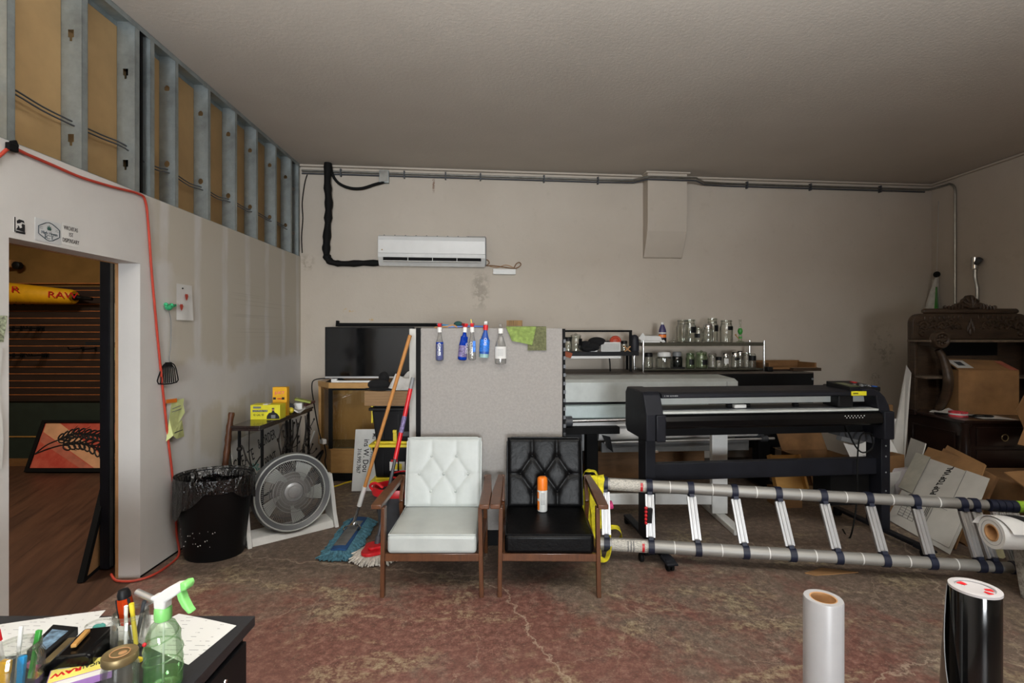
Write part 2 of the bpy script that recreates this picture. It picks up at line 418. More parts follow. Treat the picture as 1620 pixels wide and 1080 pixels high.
spk = t.ramp(grit, [(.56, (0,0,0)), (.68, (255,255,255))]); c = t.mix(t.math('MULTIPLY', t.math('MULTIPLY', spk, t.ramp(med, [(.40, (60,60,60)), (.58, (255,255,255))])), .55), c, (196,182,160))
dk = t.ramp(grit, [(.32, (255,255,255)), (.44, (0,0,0))]); c = t.mix(t.math('MULTIPLY', dk, .5), c, (56,46,40))
dk2 = t.ramp(t.noise(v, 6, 7, .8), [(.32, (255,255,255)), (.40, (0,0,0))]); c = t.mix(t.math('MULTIPLY', dk2, .5), c, (54,46,41))
w2 = t.n('ShaderNodeTexNoise'); w2.inputs['Scale'].default_value = 3.2; w2.inputs['Detail'].default_value = 8; w2.inputs['Roughness'].default_value = .65; t.l(v, w2.inputs['Vector'])
def cracks(scale, wid, off):
    wv = t.n('ShaderNodeVectorMath', operation='MULTIPLY_ADD'); t.l(w2.outputs['Color'], wv.inputs[0]); wv.inputs[1].default_value = (.38, .38, 0)
    t.l(t.coord(loc=(off, off*.7, 0)), wv.inputs[2]); vo = t.n('ShaderNodeTexVoronoi', feature='DISTANCE_TO_EDGE'); vo.inputs['Scale'].default_value = scale; t.l(wv.outputs[0], vo.inputs['Vector'])
    return t.ramp(vo.outputs['Distance'], [(.0, (255,255,255)), (wid*.5, (190,190,190)), (wid, (0,0,0))])
ck = t.math('MULTIPLY', cracks(.42, .0022, 1.35), .55)
ck2 = t.math('MULTIPLY', t.math('MULTIPLY', cracks(1.6, .005, 2.3), t.ramp(big, [(.46, (0,0,0)), (.56, (255,255,255))])), .45)
ck = t.math('MAXIMUM', ck, ck2)
c = t.mix(ck, c, (190,172,150))
ro = t.math('MULTIPLY_ADD', med, .4, .34)
h = t.math('ADD', t.math('MULTIPLY', fine, .6), t.math('MULTIPLY', ck, -.6))
t.bsdf(c, ro, 0, t.bump(h, .35, .008), .4); M['floor'] = t.m
# --- wood plank floor of the side room
t = NT('dark wood plank floor'); v = t.coord(rot=(0, 0, radians(-111)))
br = t.n('ShaderNodeTexBrick'); t.l(v, br.inputs['Vector']); br.inputs['Scale'].default_value = 1; br.inputs['Brick Width'].default_value = 1.2; br.inputs['Row Height'].default_value = .15
br.inputs['Mortar Size'].default_value = .003; br.inputs['Color1'].default_value = rgb((92,60,42)); br.inputs['Color2'].default_value = rgb((64,42,32)); br.inputs['Mortar'].default_value = rgb((26,18,14))
mp2 = t.n('ShaderNodeMapping'); mp2.inputs['Scale'].default_value = (.8, 9, 1); t.l(v, mp2.inputs['Vector']); g = t.noise(mp2.outputs[0], 2.0, 6, .7)
c = t.mix(.6, br.outputs['Color'], t.ramp(g, [(.3, (40,28,24)), (.7, (100,72,55))]), 'MIX')
t.bsdf(c, .42, 0, None, .4); M['planks'] = t.m

def box_struct(name, m, boxes, FM=None, bevel=0):
    mb = MB()
    for b in boxes: mb.bx(*b)
    if FM is not None: mb.xf(FM)
    # keep the wall's own frame as object frame so the paint follows the wall
    if FM is not None:
        I = FM.inverted(); mb.v = [I @ p for p in mb.v]
        o = mb.build(name, m, None, bevel, origin=False); o.matrix_basis = FM
    else: o = mb.build(name, m, None, bevel, origin=False)
    o['kind'] = 'structure'; return o
DS0, DS1, DH = -3.54, -2.665, 1.99       # doorway in the left wall
box_struct('floor', M['floor'], [(-.01, 9.5, -13.2, 1.6, -.08, 0)], FL)
box_struct('floor_side_room', M['planks'], [(-4.2, -.01, -6.5, .4, -.08, 0)], FL)
box_struct('ceiling', M['ceil'], [(-4.2, 9.5, -13.2, 1.6, CEIL, CEIL+.08)], FL)
box_struct('wall_back', M['wallb'], [(-.2, 8.3, 0, .1, 0, CEIL)], FB)
box_struct('wall_right', M['wallb'], [(0, .1, -14, .2, 0, CEIL)], FR)
box_struct('wall_front', M['wallb'], [(-3, 6.5, -6.8, -6.7, 0, CEIL)])
WT = 2.437
box_struct('wall_left', M['walll'], [(-.135, 0, -12.8, DS0, 0, WT), (-.135, 0, DS0, DS1, DH, WT), (-.135, 0, DS1, .02, 0, WT)], FL)
box_struct('wall_left_backing', M['brownw'], [(-.13, -.115, -12.8, .02, WT, CEIL)], FL)
# steel framing of the unfinished upper wall
def stud(s, wide=.035, holes=(), rect=True, fl=1):
    mb = MB(); z0, z1 = WT+.002, CEIL-.002; x0, x1 = -.113, -.001
    zs = sorted(holes); a = z0
    hw, hh = (.016, .032) if rect else (.018, .022)
    for hz in zs:
        mb.bx(x0, x1, s, s+.002, a, hz-hh); cx = -.06
        mb.bx(x0, cx-hw, s, s+.002, hz-hh, hz+hh); mb.bx(cx+hw, x1, s, s+.002, hz-hh, hz+hh)
        if rect:
            mb.bx(cx-hw, cx-hw*.45, s, s+.002, hz-hh, hz-hh*.35); mb.bx(cx+hw*.45, cx+hw, s, s+.002, hz-hh, hz-hh*.35)
        else:
            for sx in (-1, 1):
                for sz in (-1, 1): mb.prism([(cx+sx*hw, hz+sz*hh), (cx+sx*hw*.4, hz+sz*hh), (cx+sx*hw, hz+sz*hh*.4)], 0, .002, Matrix.Translation((0, s+.002, 0)) @ Matrix.Rotation(pi/2, 4, 'X'))
        a = hz+hh
    mb.bx(x0, x1, s, s+.002, a, z1)
    mb.bx(-.003, -.001, s, s+wide*fl, z0, z1); mb.bx(x0, x0+.002, s, s+wide*fl, z0, z1)
    mb.bx(-.012, -.001, s+wide*fl-.002, s+wide*fl, z0, z1)
    if not rect:   # stamped ribs
        for k in range(14): mb.bx(-.09, -.03, s-.0015, s, z0+.06+k*.068, z0+.066+k*.068)
    o = mb.xf(FL).build('wall_stud', M['zinc']); o['kind'] = 'structure'; return o
for s, r, fl in ((LW(18,0).y-.02, True, 1), (LW(130,0).y, True, 1), (LW(215,0).y-.005, True, 1), (LW(240,0).y-.01, False, 1)):
    stud(s, .04, (2.60, 3.17) if r else (), r, fl)
for px in (282, 333, 375, 408, 438, 462): stud(LW(px,0).y-.03, .034, (2.74, 3.27), False)
stud(LW(474,0).y-.03, .03, (2.7, 3.2), False)
for s in (-4.3, -4.75, -5.2): stud(s, .04, (2.6, 3.17))
o = box_struct('wall_track', M['zinc'], [(-.115, 0, -12.8, .02, WT, WT+.003), (-.115, 0, -12.8, .02, CEIL-.004, CEIL-.001), (-.002, 0, -12.8, .02, CEIL-.035, CEIL-.001), (-.115, -.113, -12.8, .02, CEIL-.035, CEIL-.001)], FL)
# black block standing in for the shaded gap between the two kinds of studs
box_struct('stud_gap_shade', M['blackm'], [(-.105, -.012, LW(219,0).y+.04, LW(229,0).y, WT+.003, CEIL-.004)], FL)
# pale cove strips at the ceiling
box_struct('trim_2', M['wallb'], [(0, BW(1018,0).x-.02, -.045, 0, CEIL-.028, CEIL-.004), (BW(1080,0).x+.03, 7.97, -.045, 0, CEIL-.028, CEIL-.004)], FB, .006)
box_struct('trim_3', M['wallb'], [(-.045, 0, -9, -.04, CEIL-.028, CEIL-.004)], FR, .006)
# raw board edge and reveal of the doorway
box_struct('trim_4', M['kraft'], [(-.152, -.135, DS1-.004, DS1+.02, 0, DH), (-.152, -.135, DS0, DS1, DH-.004, DH+.03)], FL)
box_struct('wall_base_gap_shade', M['blackm'], [(0, .004, DS1, -.05, 0, .010)], FL)  # thin black strip painting the dark gap along the foot of the left wall
# plastered chase under the ceiling
mb = MB(); a = BW(1017, 408).x; b = BW(1078, 408).x; d = .17
zc, zb, zt = BW(1040, 352, d).z, BW(1040, 409).z, CEIL
prof = [(0, zt), (-d, zt), (-d, zc), (-d*.93, zc-.10), (-d*.6, zc-.24), (-.03, zb+.01), (0, zb)]
mb.prism([(y, z) for y, z in prof], a, b, Matrix(((0,0,1,0),(1,0,0,0),(0,1,0,0),(0,0,0,1))))
mb.bx(a-.03, b+.03, -d-.03, 0, CEIL-.022, CEIL-.002)
o = struct(mb.xf(FB), 'wall_chase', M['wallb'], .008)

# --- side room behind the doorway
def W3(px, py, Y): return P(px, py, Y)
t = NT('dim tan board wall'); n = t.noise(t.coord(), 2.5, 4); t.bsdf(t.ramp(n, [(.3, (122,92,44)), (.7, (142,108,56))]), .85); M['tanw'] = t.m
box_struct('wall_side_far', M['tanw'], [(-6.6, -2.6, 6.04, 6.12, 0, CEIL)])
box_struct('wall_side_left', M['tanw'], [(-6.6, -6.5, -1, 6.1, 0, CEIL)])
M['dgreen'] = mat('dark green paint', (34,46,38), .7, var=.1)
box_struct('wall_side_wainscot', M['dgreen'], [(-6.5, -2.58, 6.02, 6.04, .08, .76)])
box_struct('baseboard_side', M['pine'], [(-6.5, -2.58, 6.0, 6.04, 0, .085)])
box_struct('trim_5', M['pinel'], [(-6.5, -2.58, 6.012, 6.02, .335, .347)])
sl = thing('slatwall_panel', 'dark slatted wall display panel with orange groove lines in the side room', 'slatwall', (-4.5, 6.02, .76))
mb = MB(); gv = MB(); z = .76; k = 0
while z < 2.085:
    mb.bx(-6.5, -2.58, 5.995, 6.02, z, min(z+.072, 2.1)); gv.bx(-6.5, -2.58, 5.998, 6.02, z+.0715, z+.0795); z += .0815
M['slat'] = mat('dark slat laminate', (46,34,30), .45, var=.15, stretch=(.3,1,6)); M['slatg'] = mat('orange raw board groove', (190,112,58), .7, var=.15)
mb.build('slat_boards', M['slat'], sl, world=True); gv.build('groove_lines', M['slatg'], sl, world=True)
def hook(px, py, lab):
    p = P(px, py, 5.995); mb = MB(); mb.bx(p.x-.012, p.x+.012, 5.988, 5.996, p.z-.03, p.z+.02)
    mb.tube([(p.x, 5.99, p.z), (p.x, 5.80, p.z-.005), (p.x, 5.785, p.z+.02)], .007, 6)
    tag(mb.build('display_hook', M['blackm']), lab, 'hook', 'hooks on the slatted wall')
for k, px in enumerate((23, 37, 51, 72)): hook(px, 478, 'black display hook in the row just under the yellow cone display')
for px in (21, 34, 49, 60, 64, 69): hook(px, 519, 'black display hook in the middle row on the slatted wall')
for px in (22, 34, 38, 68, 72, 76): hook(px, 561, 'black display hook in the low row on the slatted wall')
for px in (132, 152): hook(px, 551, 'black display hook beside the black door stile on the slatted wall')
# giant rolled cone display
cn = thing('hanging_cone_display', 'long yellow cone shaped display with red letters lying on slatwall hooks', 'display', P(60, 478, 5.86))
a, b = P(4, 463, 5.86), P(118, 470, 5.86)
mb = MB().tube([a-(b-a)*.4, a, a+(b-a)*.97, b], [.135, .125, .085, .07], 18); mb.build('cone_body', M['gold'], cn, world=True)
MB().tube([b, b+V((.03, 0, -.005)), b+V((.10, 0, -.012)), b+V((.2, 0, -.02))], [.04, .03, .022, .02], 10).build('cone_tip', M['black'], cn, world=True)
text('RAW', .10, frame(P(99, 467, 5.76), (1, 0, -.05), (0, 0, 1)), M['red'], cn, sx=1.5)
text('R', .10, frame(P(24, 458, 5.735), (1, 0, -.05), (0, 0, 1)), M['red'], cn, sx=1.7)
cm = thing('wall_camera', 'small pale box with black round lens high on tan wall', 'camera', P(20, 420, 6.0))
p = P(20, 418, 6.0); MB().bx(p.x-.06, p.x+.04, 5.93, 6.04, p.z-.04, p.z+.045).build('housing', M['kraft'], cm, world=True, bevel=.006)
MB().lathe([(.045, 0), (.045, .05), (.03, .06), (0, .06)], 16, M=Matrix.Translation((p.x+.1, 5.98, p.z-.02)) @ Matrix.Rotation(pi/2, 4, 'X')).bx(p.x+.03, p.x+.07, 5.97, 6.0, p.z-.03, p.z).build('lens', M['black'], cm, world=True)
# framed wheat picture
pic = thing('framed_picture', 'black framed red and peach picture of two black wheat ears leaning on floor', 'picture', FP(108, 748))
c0, c1, c2, c3 = FP(40, 748), P(184, 748, 5.7), P(176, 667, 5.94), P(52, 667, 5.94)
c0 = V((c0.x, 5.7, .005)); c1.z = .005; ux = (c1-c0).normalized(); uy = (V((c0.x, 5.93, .56))-c0).normalized(); un = ux.cross(uy)
PF = Matrix.Identity(4)
for i, ax in enumerate((ux, uy, un)):
    for k in range(3): PF[k][i] = ax[k]
PF.translation = c0; Wd, Hd = 1.03, .585
fr = MB(); fr.bx(0, Wd, 0, .045, 0, .03).bx(0, Wd, Hd-.03, Hd, 0, .03).bx(0, .04, .045, Hd-.03, 0, .03).bx(Wd-.04, Wd, .045, Hd-.03, 0, .03)
fr.xf(PF).build('picture_frame', M['blackm'], pic, world=True, bevel=.004)
t = NT('red and peach print'); v = t.coord((1,1,1)); n = t.noise(v, 5, 5, .7)
pr = t.ramp(n, [(.3, (186,58,48)), (.7, (214,110,88))]); t.bsdf(pr, .5); M['artred'] = t.m
M['artpeach'] = mat('peach print', (226,170,130), .5, var=.05); M['artrose'] = mat('rose print', (196,112,92), .5, var=.08)
MB().bx(.04, Wd-.04, .045, Hd-.03, .004, .012).xf(PF).build('print', M['artred'], pic, world=True)
MB().prism([(.05, Hd-.03), (.20, Hd-.03), (.99, .07), (.99, .045), (.76, .045), (.05, .45)], .0121, .0128, PF).build('peach_band', M['artpeach'], pic, world=True)
MB().prism([(.05, .44), (.74, .045), (.60, .045), (.05, .34)], .0121, .0127, PF).build('rose_band', M['artrose'], pic, world=True)
wh = MB()
def ear(path, n, ln, wd):
    pts = smooth_path([(x, y, .014) for x, y in path], 6); wh.tube(pts, .008, 5)
    e = len(pts)-1; st = int(e*.38)
    for k in range(n):
        i = st+(e-st)*k/n; j = int(i); p = pts[j].lerp(pts[min(j+1, e)], i-j); d = (pts[min(j+2, e)]-pts[max(j-2, 0)]).normalized(); s = V((-d.y, d.x, 0))
        for sg in (-1, 1):
            cc = p+d*ln*.55+s*sg*wd*.75
            loop = [cc+(d*cos(q)*ln*.55+s*sg*(sin(q)*wd*.5+cos(q)*wd*.35)) for q in [2*pi*m/14 for m in range(14)]]
            wh.tube(loop, .0088, 5, closed=True)
            if k % 2 == 0: wh.tube([cc+d*ln*.5+s*sg*wd*.3, cc+d*ln*1.5+s*sg*wd*1.1], [.005, .002], 5)
ear([(.045, .20), (.14, .30), (.28, .37), (.42, .43), (.60, .42), (.72, .40)], 9, .055, .04)
ear([(.045, .20), (.18, .26), (.36, .31), (.55, .32), (.78, .24), (.97, .12)], 10, .075, .055)
wh.xf(PF).build('wheat_drawing', M['ink'], pic, world=True)
# black metal framed glass door standing open
dr = thing('glass_door', 'black metal framed glass door standing open just inside the doorway', 'door', (-2.66, 3.34, 0))
y0, y1, x0, x1 = 3.34, 4.20, -2.69, -2.63
st = MB().bx(x0, x1, y0, y0+.05, .01, 2.6).bx(x0, x1, y1-.05, y1, .01, 2.6); st.build('stiles', M['char'], dr, world=True, bevel=.003)
rl = MB()
for z in (.01, .75, 2.52): rl.bx(x0+.004, x1-.004, y0+.05, y1-.05, z, z+.08)
rl.build('rails', M['char'], dr, world=True, bevel=.003)
MB().bx(-2.664, -2.656, y0+.05, y1-.05, .09, 2.52).build('glass_pane', M['glassp'], dr, world=True)
M['edge'] = mat('steel edge strip', (92,94,98), .35, .6)
MB().bx(x1, x1+.004, y0+.008, y0+.03, .02, 2.55).build('edge_strip', M['edge'], dr, world=True)
# things on the small shelf behind the door
sh = thing('wall_bracket_shelf', 'black shelf behind the open glass door, seen through the gap', 'shelf', P(181, 544, 4.6))
p = P(183, 541, 4.9); MB().bx(p.x-.25, p.x+.30, 4.85, 5.05, p.z-.03, p.z).build('shelf_board', M['blackm'], sh, world=True)
MB().bx(p.x+.02, p.x+.05, 4.9, 5.05, 0, p.z-.03).build('support_post', M['blackm'], sh, world=True)
p2 = P(181, 510, 4.9); tag(MB().lathe([(.10, p.z), (.10, p.z+.37), (0, p.z+.37)], 24, c=(p.x-.04, 4.95, 0)).build('paper_towel_roll', M['white2']), 'tall white paper roll on the black shelf behind the glass door', 'paper roll')
q = P(178, 559, 4.82); tag(MB().sheet(2, 4, lambda u, w: (q.x-.045+.09*u, 4.845-.004*sin(6*w), q.z-.06+.115*w), .002).build('hanging_note', M['greenn']), 'pale green paper note hanging from shelf edge behind the glass door', 'note')
# leaning mirror frame
mr = thing('leaning_mirror', 'black framed tan backed board leaning against the open glass door', 'mirror', FP(136, 921))
a = FP(133, 921); b = P(161, 902, a.y+.42); b = V((-2.74, a.y+.42, .0)); t1 = V((-2.715, 3.60, .60)); a.z = 0
b = V((a.x-.02, a.y+.40, 0)); tp = V((.07, .04, .63))
def fquad(mb, a, b, c, d, th):
    n = (b-a).cross(d-a).normalized()*th; mb.hexa([a, b, c, d, a+n, b+n, c+n, d+n])
mb = MB(); e = .07
a = V((-2.675, 3.18, 0)); b = V((-2.80, 3.62, 0)); tp = V((-.035, .26, .63))
mb.bar(a, a+tp, .035, .03); mb.bar(b, b+tp, .035, .03); mb.bar(a, b, .035, .03); mb.bar(a+tp, b+tp, .035, .03)
mb.build('mirror_frame', M['blackm'], mr, world=True)
mb = MB(); fquad(mb, a, b, b+tp, a+tp, .006); mb.build('tan_panel', M['kraft'], mr, world=True)

# ================================================================ THINGS ON THE WALLS
# orange cord
pts = [FL @ LW(x, y, .012) for x, y in ((-60, 300), (-20, 262), (0, 246), (18, 234), (45, 245), (85, 262), (130, 281), (180, 296), (218, 306), (230, 318), (235, 360), (240, 430), (249, 530), (258, 620), (266, 695), (272, 745), (277, 800), (280, 850))]
pts = smooth_path(pts, 5)
e = pts[-1]
pts += smooth_path([e, FP(283, 880)+V((0,0,.012)), FP(262, 897, .01), FP(238, 911, .01), FP(212, 918.5, .01), FP(190, 919, .01), FP(181, 916, .01), FP(176, 908, .01)], 5)[1:]
tag(MB().tube(pts, .0075, 8).build('extension_cable', M['orange']), 'orange extension cord clipped along the left wall and down to floor', 'cord')
p = FL @ LW(19, 233, .016)
tag(MB().box(p, (.02, .05, .035), (0, 0, TH)).box(p+V((0, .01, .02)), (.016, .03, .03), (.5, 0, TH)).build('cord_clip', M['blackm'], bevel=.004), 'black clip holding the orange cord at top of white wall', 'clip')
# electrical cables through the studs
for k, (dx, dz) in enumerate(((0, 0), (.012, -.02))):
    pp = []
    for px, py in ((-40, 110), (20, 140), (66, 168), (110, 190), (160, 213), (197, 229), (245, 263), (268, 269), (300, 290), (322, 297), (345, 311), (365, 316), (390, 330), (400, 332), (425, 346), (430, 347), (458, 362)):
        q = LW(px, py, -.055+dx); q.z += dz; pp.append(FL @ q)
    tag(MB().tube(smooth_path(pp, 3), .005, 6).build('electrical_cable', M['gd']), ['upper of two thin grey cables threaded through the metal studs', 'lower of two thin grey cables threaded through the metal studs'][k], 'cable')
q = FL @ LW(476, 300, .03); cb = MB().tube(smooth_path([FB @ BW(480+d, y, .02) for d, y in ((6, 276), (2, 290), (-2, 320), (-1, 345), (-3, 375), (-2, 400))], 4), .006, 6)
tag(cb.build('corner_cable', M['blackm']), 'thin black cable tied down the corner beside the last metal stud', 'cable')
# stickers over the doorway
def lf(px, py, off=.001): return FL @ LW(px, py, off)
LX, LZ = FL.to_3x3() @ V((0, 1, 0)), V((0, 0, 1))
bk = lf(31, 357, .0015); st = thing('portrait_sticker', 'small black and white stencil sticker above left end of doorway', 'sticker', bk)
Ms = frame(bk, LX, LZ)
MB().bx(-.028, .028, -.036, .036, -.001, .0008, Ms).build('sticker_sheet', M['white2'], st, world=True)
mb = MB(); mb.bx(-.028, -.022, -.034, .036, .001, .0016, Ms); mb.bx(-.02, .028, -.036, -.026, .001, .0016, Ms)
mb.prism([(-.014, .008), (-.016, .02), (-.004, .03), (.02, .028), (.024, .016), (.01, .02), (.0, .012)], .001, .0016, Ms)
mb.prism([(-.02, -.022), (-.008, -.006), (-.012, .0), (-.004, -.002), (.0, -.012), (.012, -.006), (.008, .004), (.012, .012), (.026, .01), (.026, -.026)], .001, .0016, Ms)
mb.build('stencil_print', M['ink'], st, world=True)
c = lf(77.5, 366.5, .0015); lg = thing('shop_logo_sticker', 'grey bordered leaf logo sticker above the doorway', 'sticker', c)
Ms = frame(c, LX, LZ); w, hh = .061, .046
MB().bx(-.078, .072, -.056, .056, -.001, .0006, Ms).build('sticker_sheet', mat('pale bluish sticker', (200,202,203), .5, var=.02), lg, world=True)
out = [(-w, -.018), (-w, .018), (-.048, .026), (-.036, .032), (-.018, hh-.004), (0, hh), (.018, hh-.004), (.036, .032), (.048, .026), (w, .018), (w, -.018), (.048, -.026), (.036, -.032), (.018, -hh+.004), (0, -hh), (-.018, -hh+.004), (-.036, -.032), (-.048, -.026)]
mb = MB().tube([Ms @ V((x, y, .0012)) for x, y in out], .0022, 4, closed=True, smooth=False)
for y in (.016, .008):
    for sx in (-1, 1): mb.bx(sx*.046-.009, sx*.046+.009, y-.0006, y+.0006, .001, .0018, Ms)
mb.build('border', M['logo'], lg, world=True)
mb = MB()
for a, l in ((90, .026), (62, .022), (118, .022), (35, .018), (145, .018), (10, .012), (170, .012)):
    d = V((cos(radians(a)), sin(radians(a)), 0)); s = V((-d.y, d.x, 0)); o = V((0, .008, 0))
    mb.prism([(q.x, q.y) for q in (o, o+d*l*.5-s*.0035, o+d*l, o+d*l*.5+s*.0035)], .001, .0018, Ms)
mb.build('leaf', M['leaf'], lg, world=True)
text('High Haven', .022, Ms @ Matrix.Translation((.002, -.009, .001)), M['logo'], lg, sx=.9)
text('ICT', .027, Ms @ Matrix.Translation((0, -.029, .001)), M['logo'], lg, sx=1.3)
c = lf(112, 372, .0015); ls = thing('dispensary_lettering', 'slab letter sticker beside the leaf logo above doorway', 'sticker', c)
Ms = frame(c, LX, LZ); MB().bx(-.055, .06, -.058, .058, -.001, .0005, Ms).build('sticker_sheet', M['white2'], ls, world=True)
for k, (s, y, sz) in enumerate((('WICHITAS', .032, .031), ('1ST', .0, .031), ('DISPENSARY', -.033, .031))): text(s, sz, Ms @ Matrix.Translation((0, y, .001)), M['ink'], ls, sx=.62, bold=-.012)
# papers
pp = thing('drawing_sheet', 'white paper with two orange strawberry drawings pinned on left wall', 'paper', lf(290, 508))
a = LW(279, 506, .004); b = LW(303, 452, .004)
def fn(u, w):
    return FL @ V((.006+.012*sin(3*u)*(1-w)*.8+.01*max(0, u-.8)*5*(1-w), a.y+(b.y-a.y)*u*(1+.0*w), a.z+(b.z-a.z)*w-.02*u*(1-w)*0))
MB().sheet(8, 8, fn, .0012).build('sheet', M['white2'], pp, world=True)
for (px, py) in ((295, 470), (287, 486)):
    c = lf(px, py, .024); Ms = frame(c, LX, LZ); mb = MB()
    mb.prism([(-.018, .012), (-.010, .024), (.0, .020), (.012, .024), (.02, .01), (.012, -.012), (.002, -.024), (-.01, -.012)], 0, .001, Ms)
    mb.build('strawberry_drawing', M['orange'], pp, world=True)
mb = MB(); mb.ball(lf(289, 456, .012), .006, 8, 6); mb.build('pin', M['black'], pp, world=True)
g = thing('green_figure_charm', 'crumpled bright green charm stuck on left wall beside the white drawing', 'charm', lf(267, 488))
c = lf(267, 486, .02); mb = MB()
mb.ball(c, .035, 10, 7, (.5, 1.0, .6)); mb.ball(c+V((0,-.028,.018)), .014, 8, 5); mb.ball(c+V((0,.03,.014)), .016, 8, 5); mb.box(c+V((0,.05,.012)), (.01,.05,.014), (.3,0,0))
M['mint'] = mat('bright green foam', (52,160,108), .7, var=.35, scale=60); mb.build('charm_body', M['mint'], g, world=True)
fs = thing('fly_swatter', 'black wire handled fly swatter hanging on left wall above the papers', 'fly swatter', lf(266, 605))
top = lf(267, 492, .02); nk = lf(268.5, 570, .016)
MB().tube(smooth_path([top, lf(270.5, 510, .015), lf(270, 545, .015), lf(267.5, 567, .015), lf(270, 574, .015)], 5), .0025, 6).build('wire_handle', M['gm'], fs, world=True)
Ms = frame(lf(265.8, 590, .03), (FL.to_3x3() @ V((.45, 1, 0))), LZ); mb = MB()
outl = [(-.020, .066), (-.040, .045), (-.058, .0), (-.066, -.066), (.058, -.066), (.060, -.01), (.046, .045), (.022, .066)]
mb.tube(smooth_path([Ms @ V((x, y, .003)) for x, y in outl+outl[:1]], 3)[:-1], .0042, 6, closed=True)
for k in range(8):
    x = -.045+.0129*k; mb.tube([Ms @ V((x*.45, .062, .003)), Ms @ V((x*.9, .03, .003)), Ms @ V((x*1.15, -.066, .003))], .0036, 5)
mb.bx(-.020, .022, .050, .074, 0, .008, Ms); mb.build('swatter_head', M['blackm'], fs, world=True)
# yellow green papers
yg = thing('folded_paper', 'folded yellow green paper sheet taped on left wall beside orange cord', 'paper', lf(276, 692))
def facet(pts, tris, m, name, th=.002):
    P_ = [FL @ LW(*p) for p in pts]; mb = MB()
    for t_ in tris:
        q = [P_[i] for i in t_]; n = (q[1]-q[0]).cross(q[2]-q[0]).normalized()*th; k = len(q)
        mb.add(q+[p+n for p in q], [tuple(range(k))[::-1], tuple(range(k, 2*k))]+[(i, (i+1) % k, k+(i+1) % k, k+i) for i in range(k)])
    return mb.build(name, m, yg, world=True)
facet([(263, 632, .03), (280, 630, .03), (280, 636, .03), (263, 638, .03)], [(0, 1, 2, 3)], M['orangec'], 'orange_strip')
facet([(264, 638, .01), (272, 637, .01), (270, 660, .012), (263, 692, .01)], [(0, 1, 2, 3)], M['white2'], 'white_sheet')
facet([(272, 634, .015), (291, 630, .012), (290, 640, .03), (292.5, 652, .035), (283, 668, .02), (268, 663, .02), (263, 698, .012), (274, 689, .05)], [(0, 1, 2), (0, 2, 3, 4, 5), (5, 4, 7, 6)], M['greenn'], 'upper_sheet')
facet([(283, 668, .02), (288, 664, .016), (291.5, 690, .02), (280, 694, .05), (274, 689, .052)], [(0, 1, 2, 3, 4)], M['greenn'], 'lower_sheet')
facet([(273, 646, .033), (286, 641, .034), (286, 642, .034), (273, 647, .033)], [(0, 1, 2, 3)], M['gm'], 'print_line')
facet([(272, 651, .033), (287, 646, .036), (287, 647, .036), (272, 652, .033)], [(0, 1, 2, 3)], M['gm'], 'print_line')
facet([(276, 684, .052), (289, 679, .024), (289, 680.3, .024), (276, 685.3, .052)], [(0, 1, 2, 3)], M['gd'], 'print_line')
# things at the left picture edge, on the wall left of the doorway
c = lf(2, 520, .004); nt = thing('banknote', 'green patterned banknote taped on wall left of the doorway', 'banknote', c); Ms = frame(c, LX, LZ)
M['note'] = mat('banknote print', (128,134,112), .7, var=.45, scale=90)
MB().sheet(5, 4, lambda u, w: Ms @ V((-.07+.085*u, -.06+.12*w, .004+.008*sin(5*u+3*w))), .001).build('note_sheet', M['note'], nt, world=True)
c = lf(0, 655, .004); n2 = thing('curled_paper', 'pale paper strips taped on wall left of doorway near the frame edge', 'paper', c); Ms = frame(c, LX, LZ)
MB().sheet(4, 8, lambda u, w: Ms @ V((-.10+.105*u, -.25+.55*w, .003+.006*sin(7*w))), .001).build('paper_strip', M['white2'], n2, world=True)

# air conditioner
A, B = BW(597.5, 371, .19), BW(768, 421, .19)
ac = thing('air_conditioner', 'white split air conditioner mounted on back wall', 'air conditioner', FB @ V(((A.x+B.x)/2, 0, B.z)))
zt, zb = A.z, B.z; H = zt-zb; x0, x1 = A.x, B.x
PX = Matrix(((0,0,1,0),(1,0,0,0),(0,1,0,0),(0,0,0,1)))
prof = [(0, zt), (-.15, zt), (-.185, zt-.02), (-.195, zt-.06), (-.195, zb+.14), (-.185, zb+.09), (-.12, zb+.02), (-.10, zb), (0, zb)]
MB().prism(prof, x0, x1, PX).xf(FB).build('body', M['white'], ac, world=True, bevel=.006)
MB().prism([(-.150, zt+.004), (-.190, zt-.016), (-.203, zt-.06), (-.203, zb+.135), (-.190, zb+.132), (-.190, zt-.06)], x0+.004, x1-.004, PX).xf(FB).build('front_panel', mat('glossy white panel', (228,229,228), .16, var=.01), ac, world=True, bevel=.003)
MB().bx(x0+.06, x1-.05, -.192, -.10, zb+.045, zb+.09).xf(FB).build('air_outlet', M['blackm'], ac, world=True)
MB().bar((x0+.06, -.192, zb+.046), (x1-.05, -.192, zb+.046), .05, .008).xf(FB).build('louver', M['white'], ac, world=True, bevel=.002)
mb = MB()
for k in range(1, 4): mb.bx(x0+.06+(x1-x0-.11)*k/4-.003, x0+.06+(x1-x0-.11)*k/4+.003, -.194, -.15, zb+.045, zb+.09)
mb.xf(FB).build('outlet_divider', M['white'], ac, world=True)
mb = MB()
for k in range(9): mb.bx(x0+.06+k*.12, x0+.075+k*.12, -.16, -.12, zt-.001, zt+.006)
mb.bx(x1-.22, x1+.004, -.13, -.06, zt-.001, zt+.012).bx(x1, x1+.012, -.14, -.02, zb+.02, zt); mb.xf(FB).build('intake_edge', M['gd'], ac, world=True)
MB().lathe([(.008, 0), (.008, .002)], 12, M=Matrix.Translation((x0+.05, -.2035, zb+.17)) @ Matrix.Rotation(pi/2, 4, 'X')).xf(FB).build('badge', M['brass'], ac, world=True)
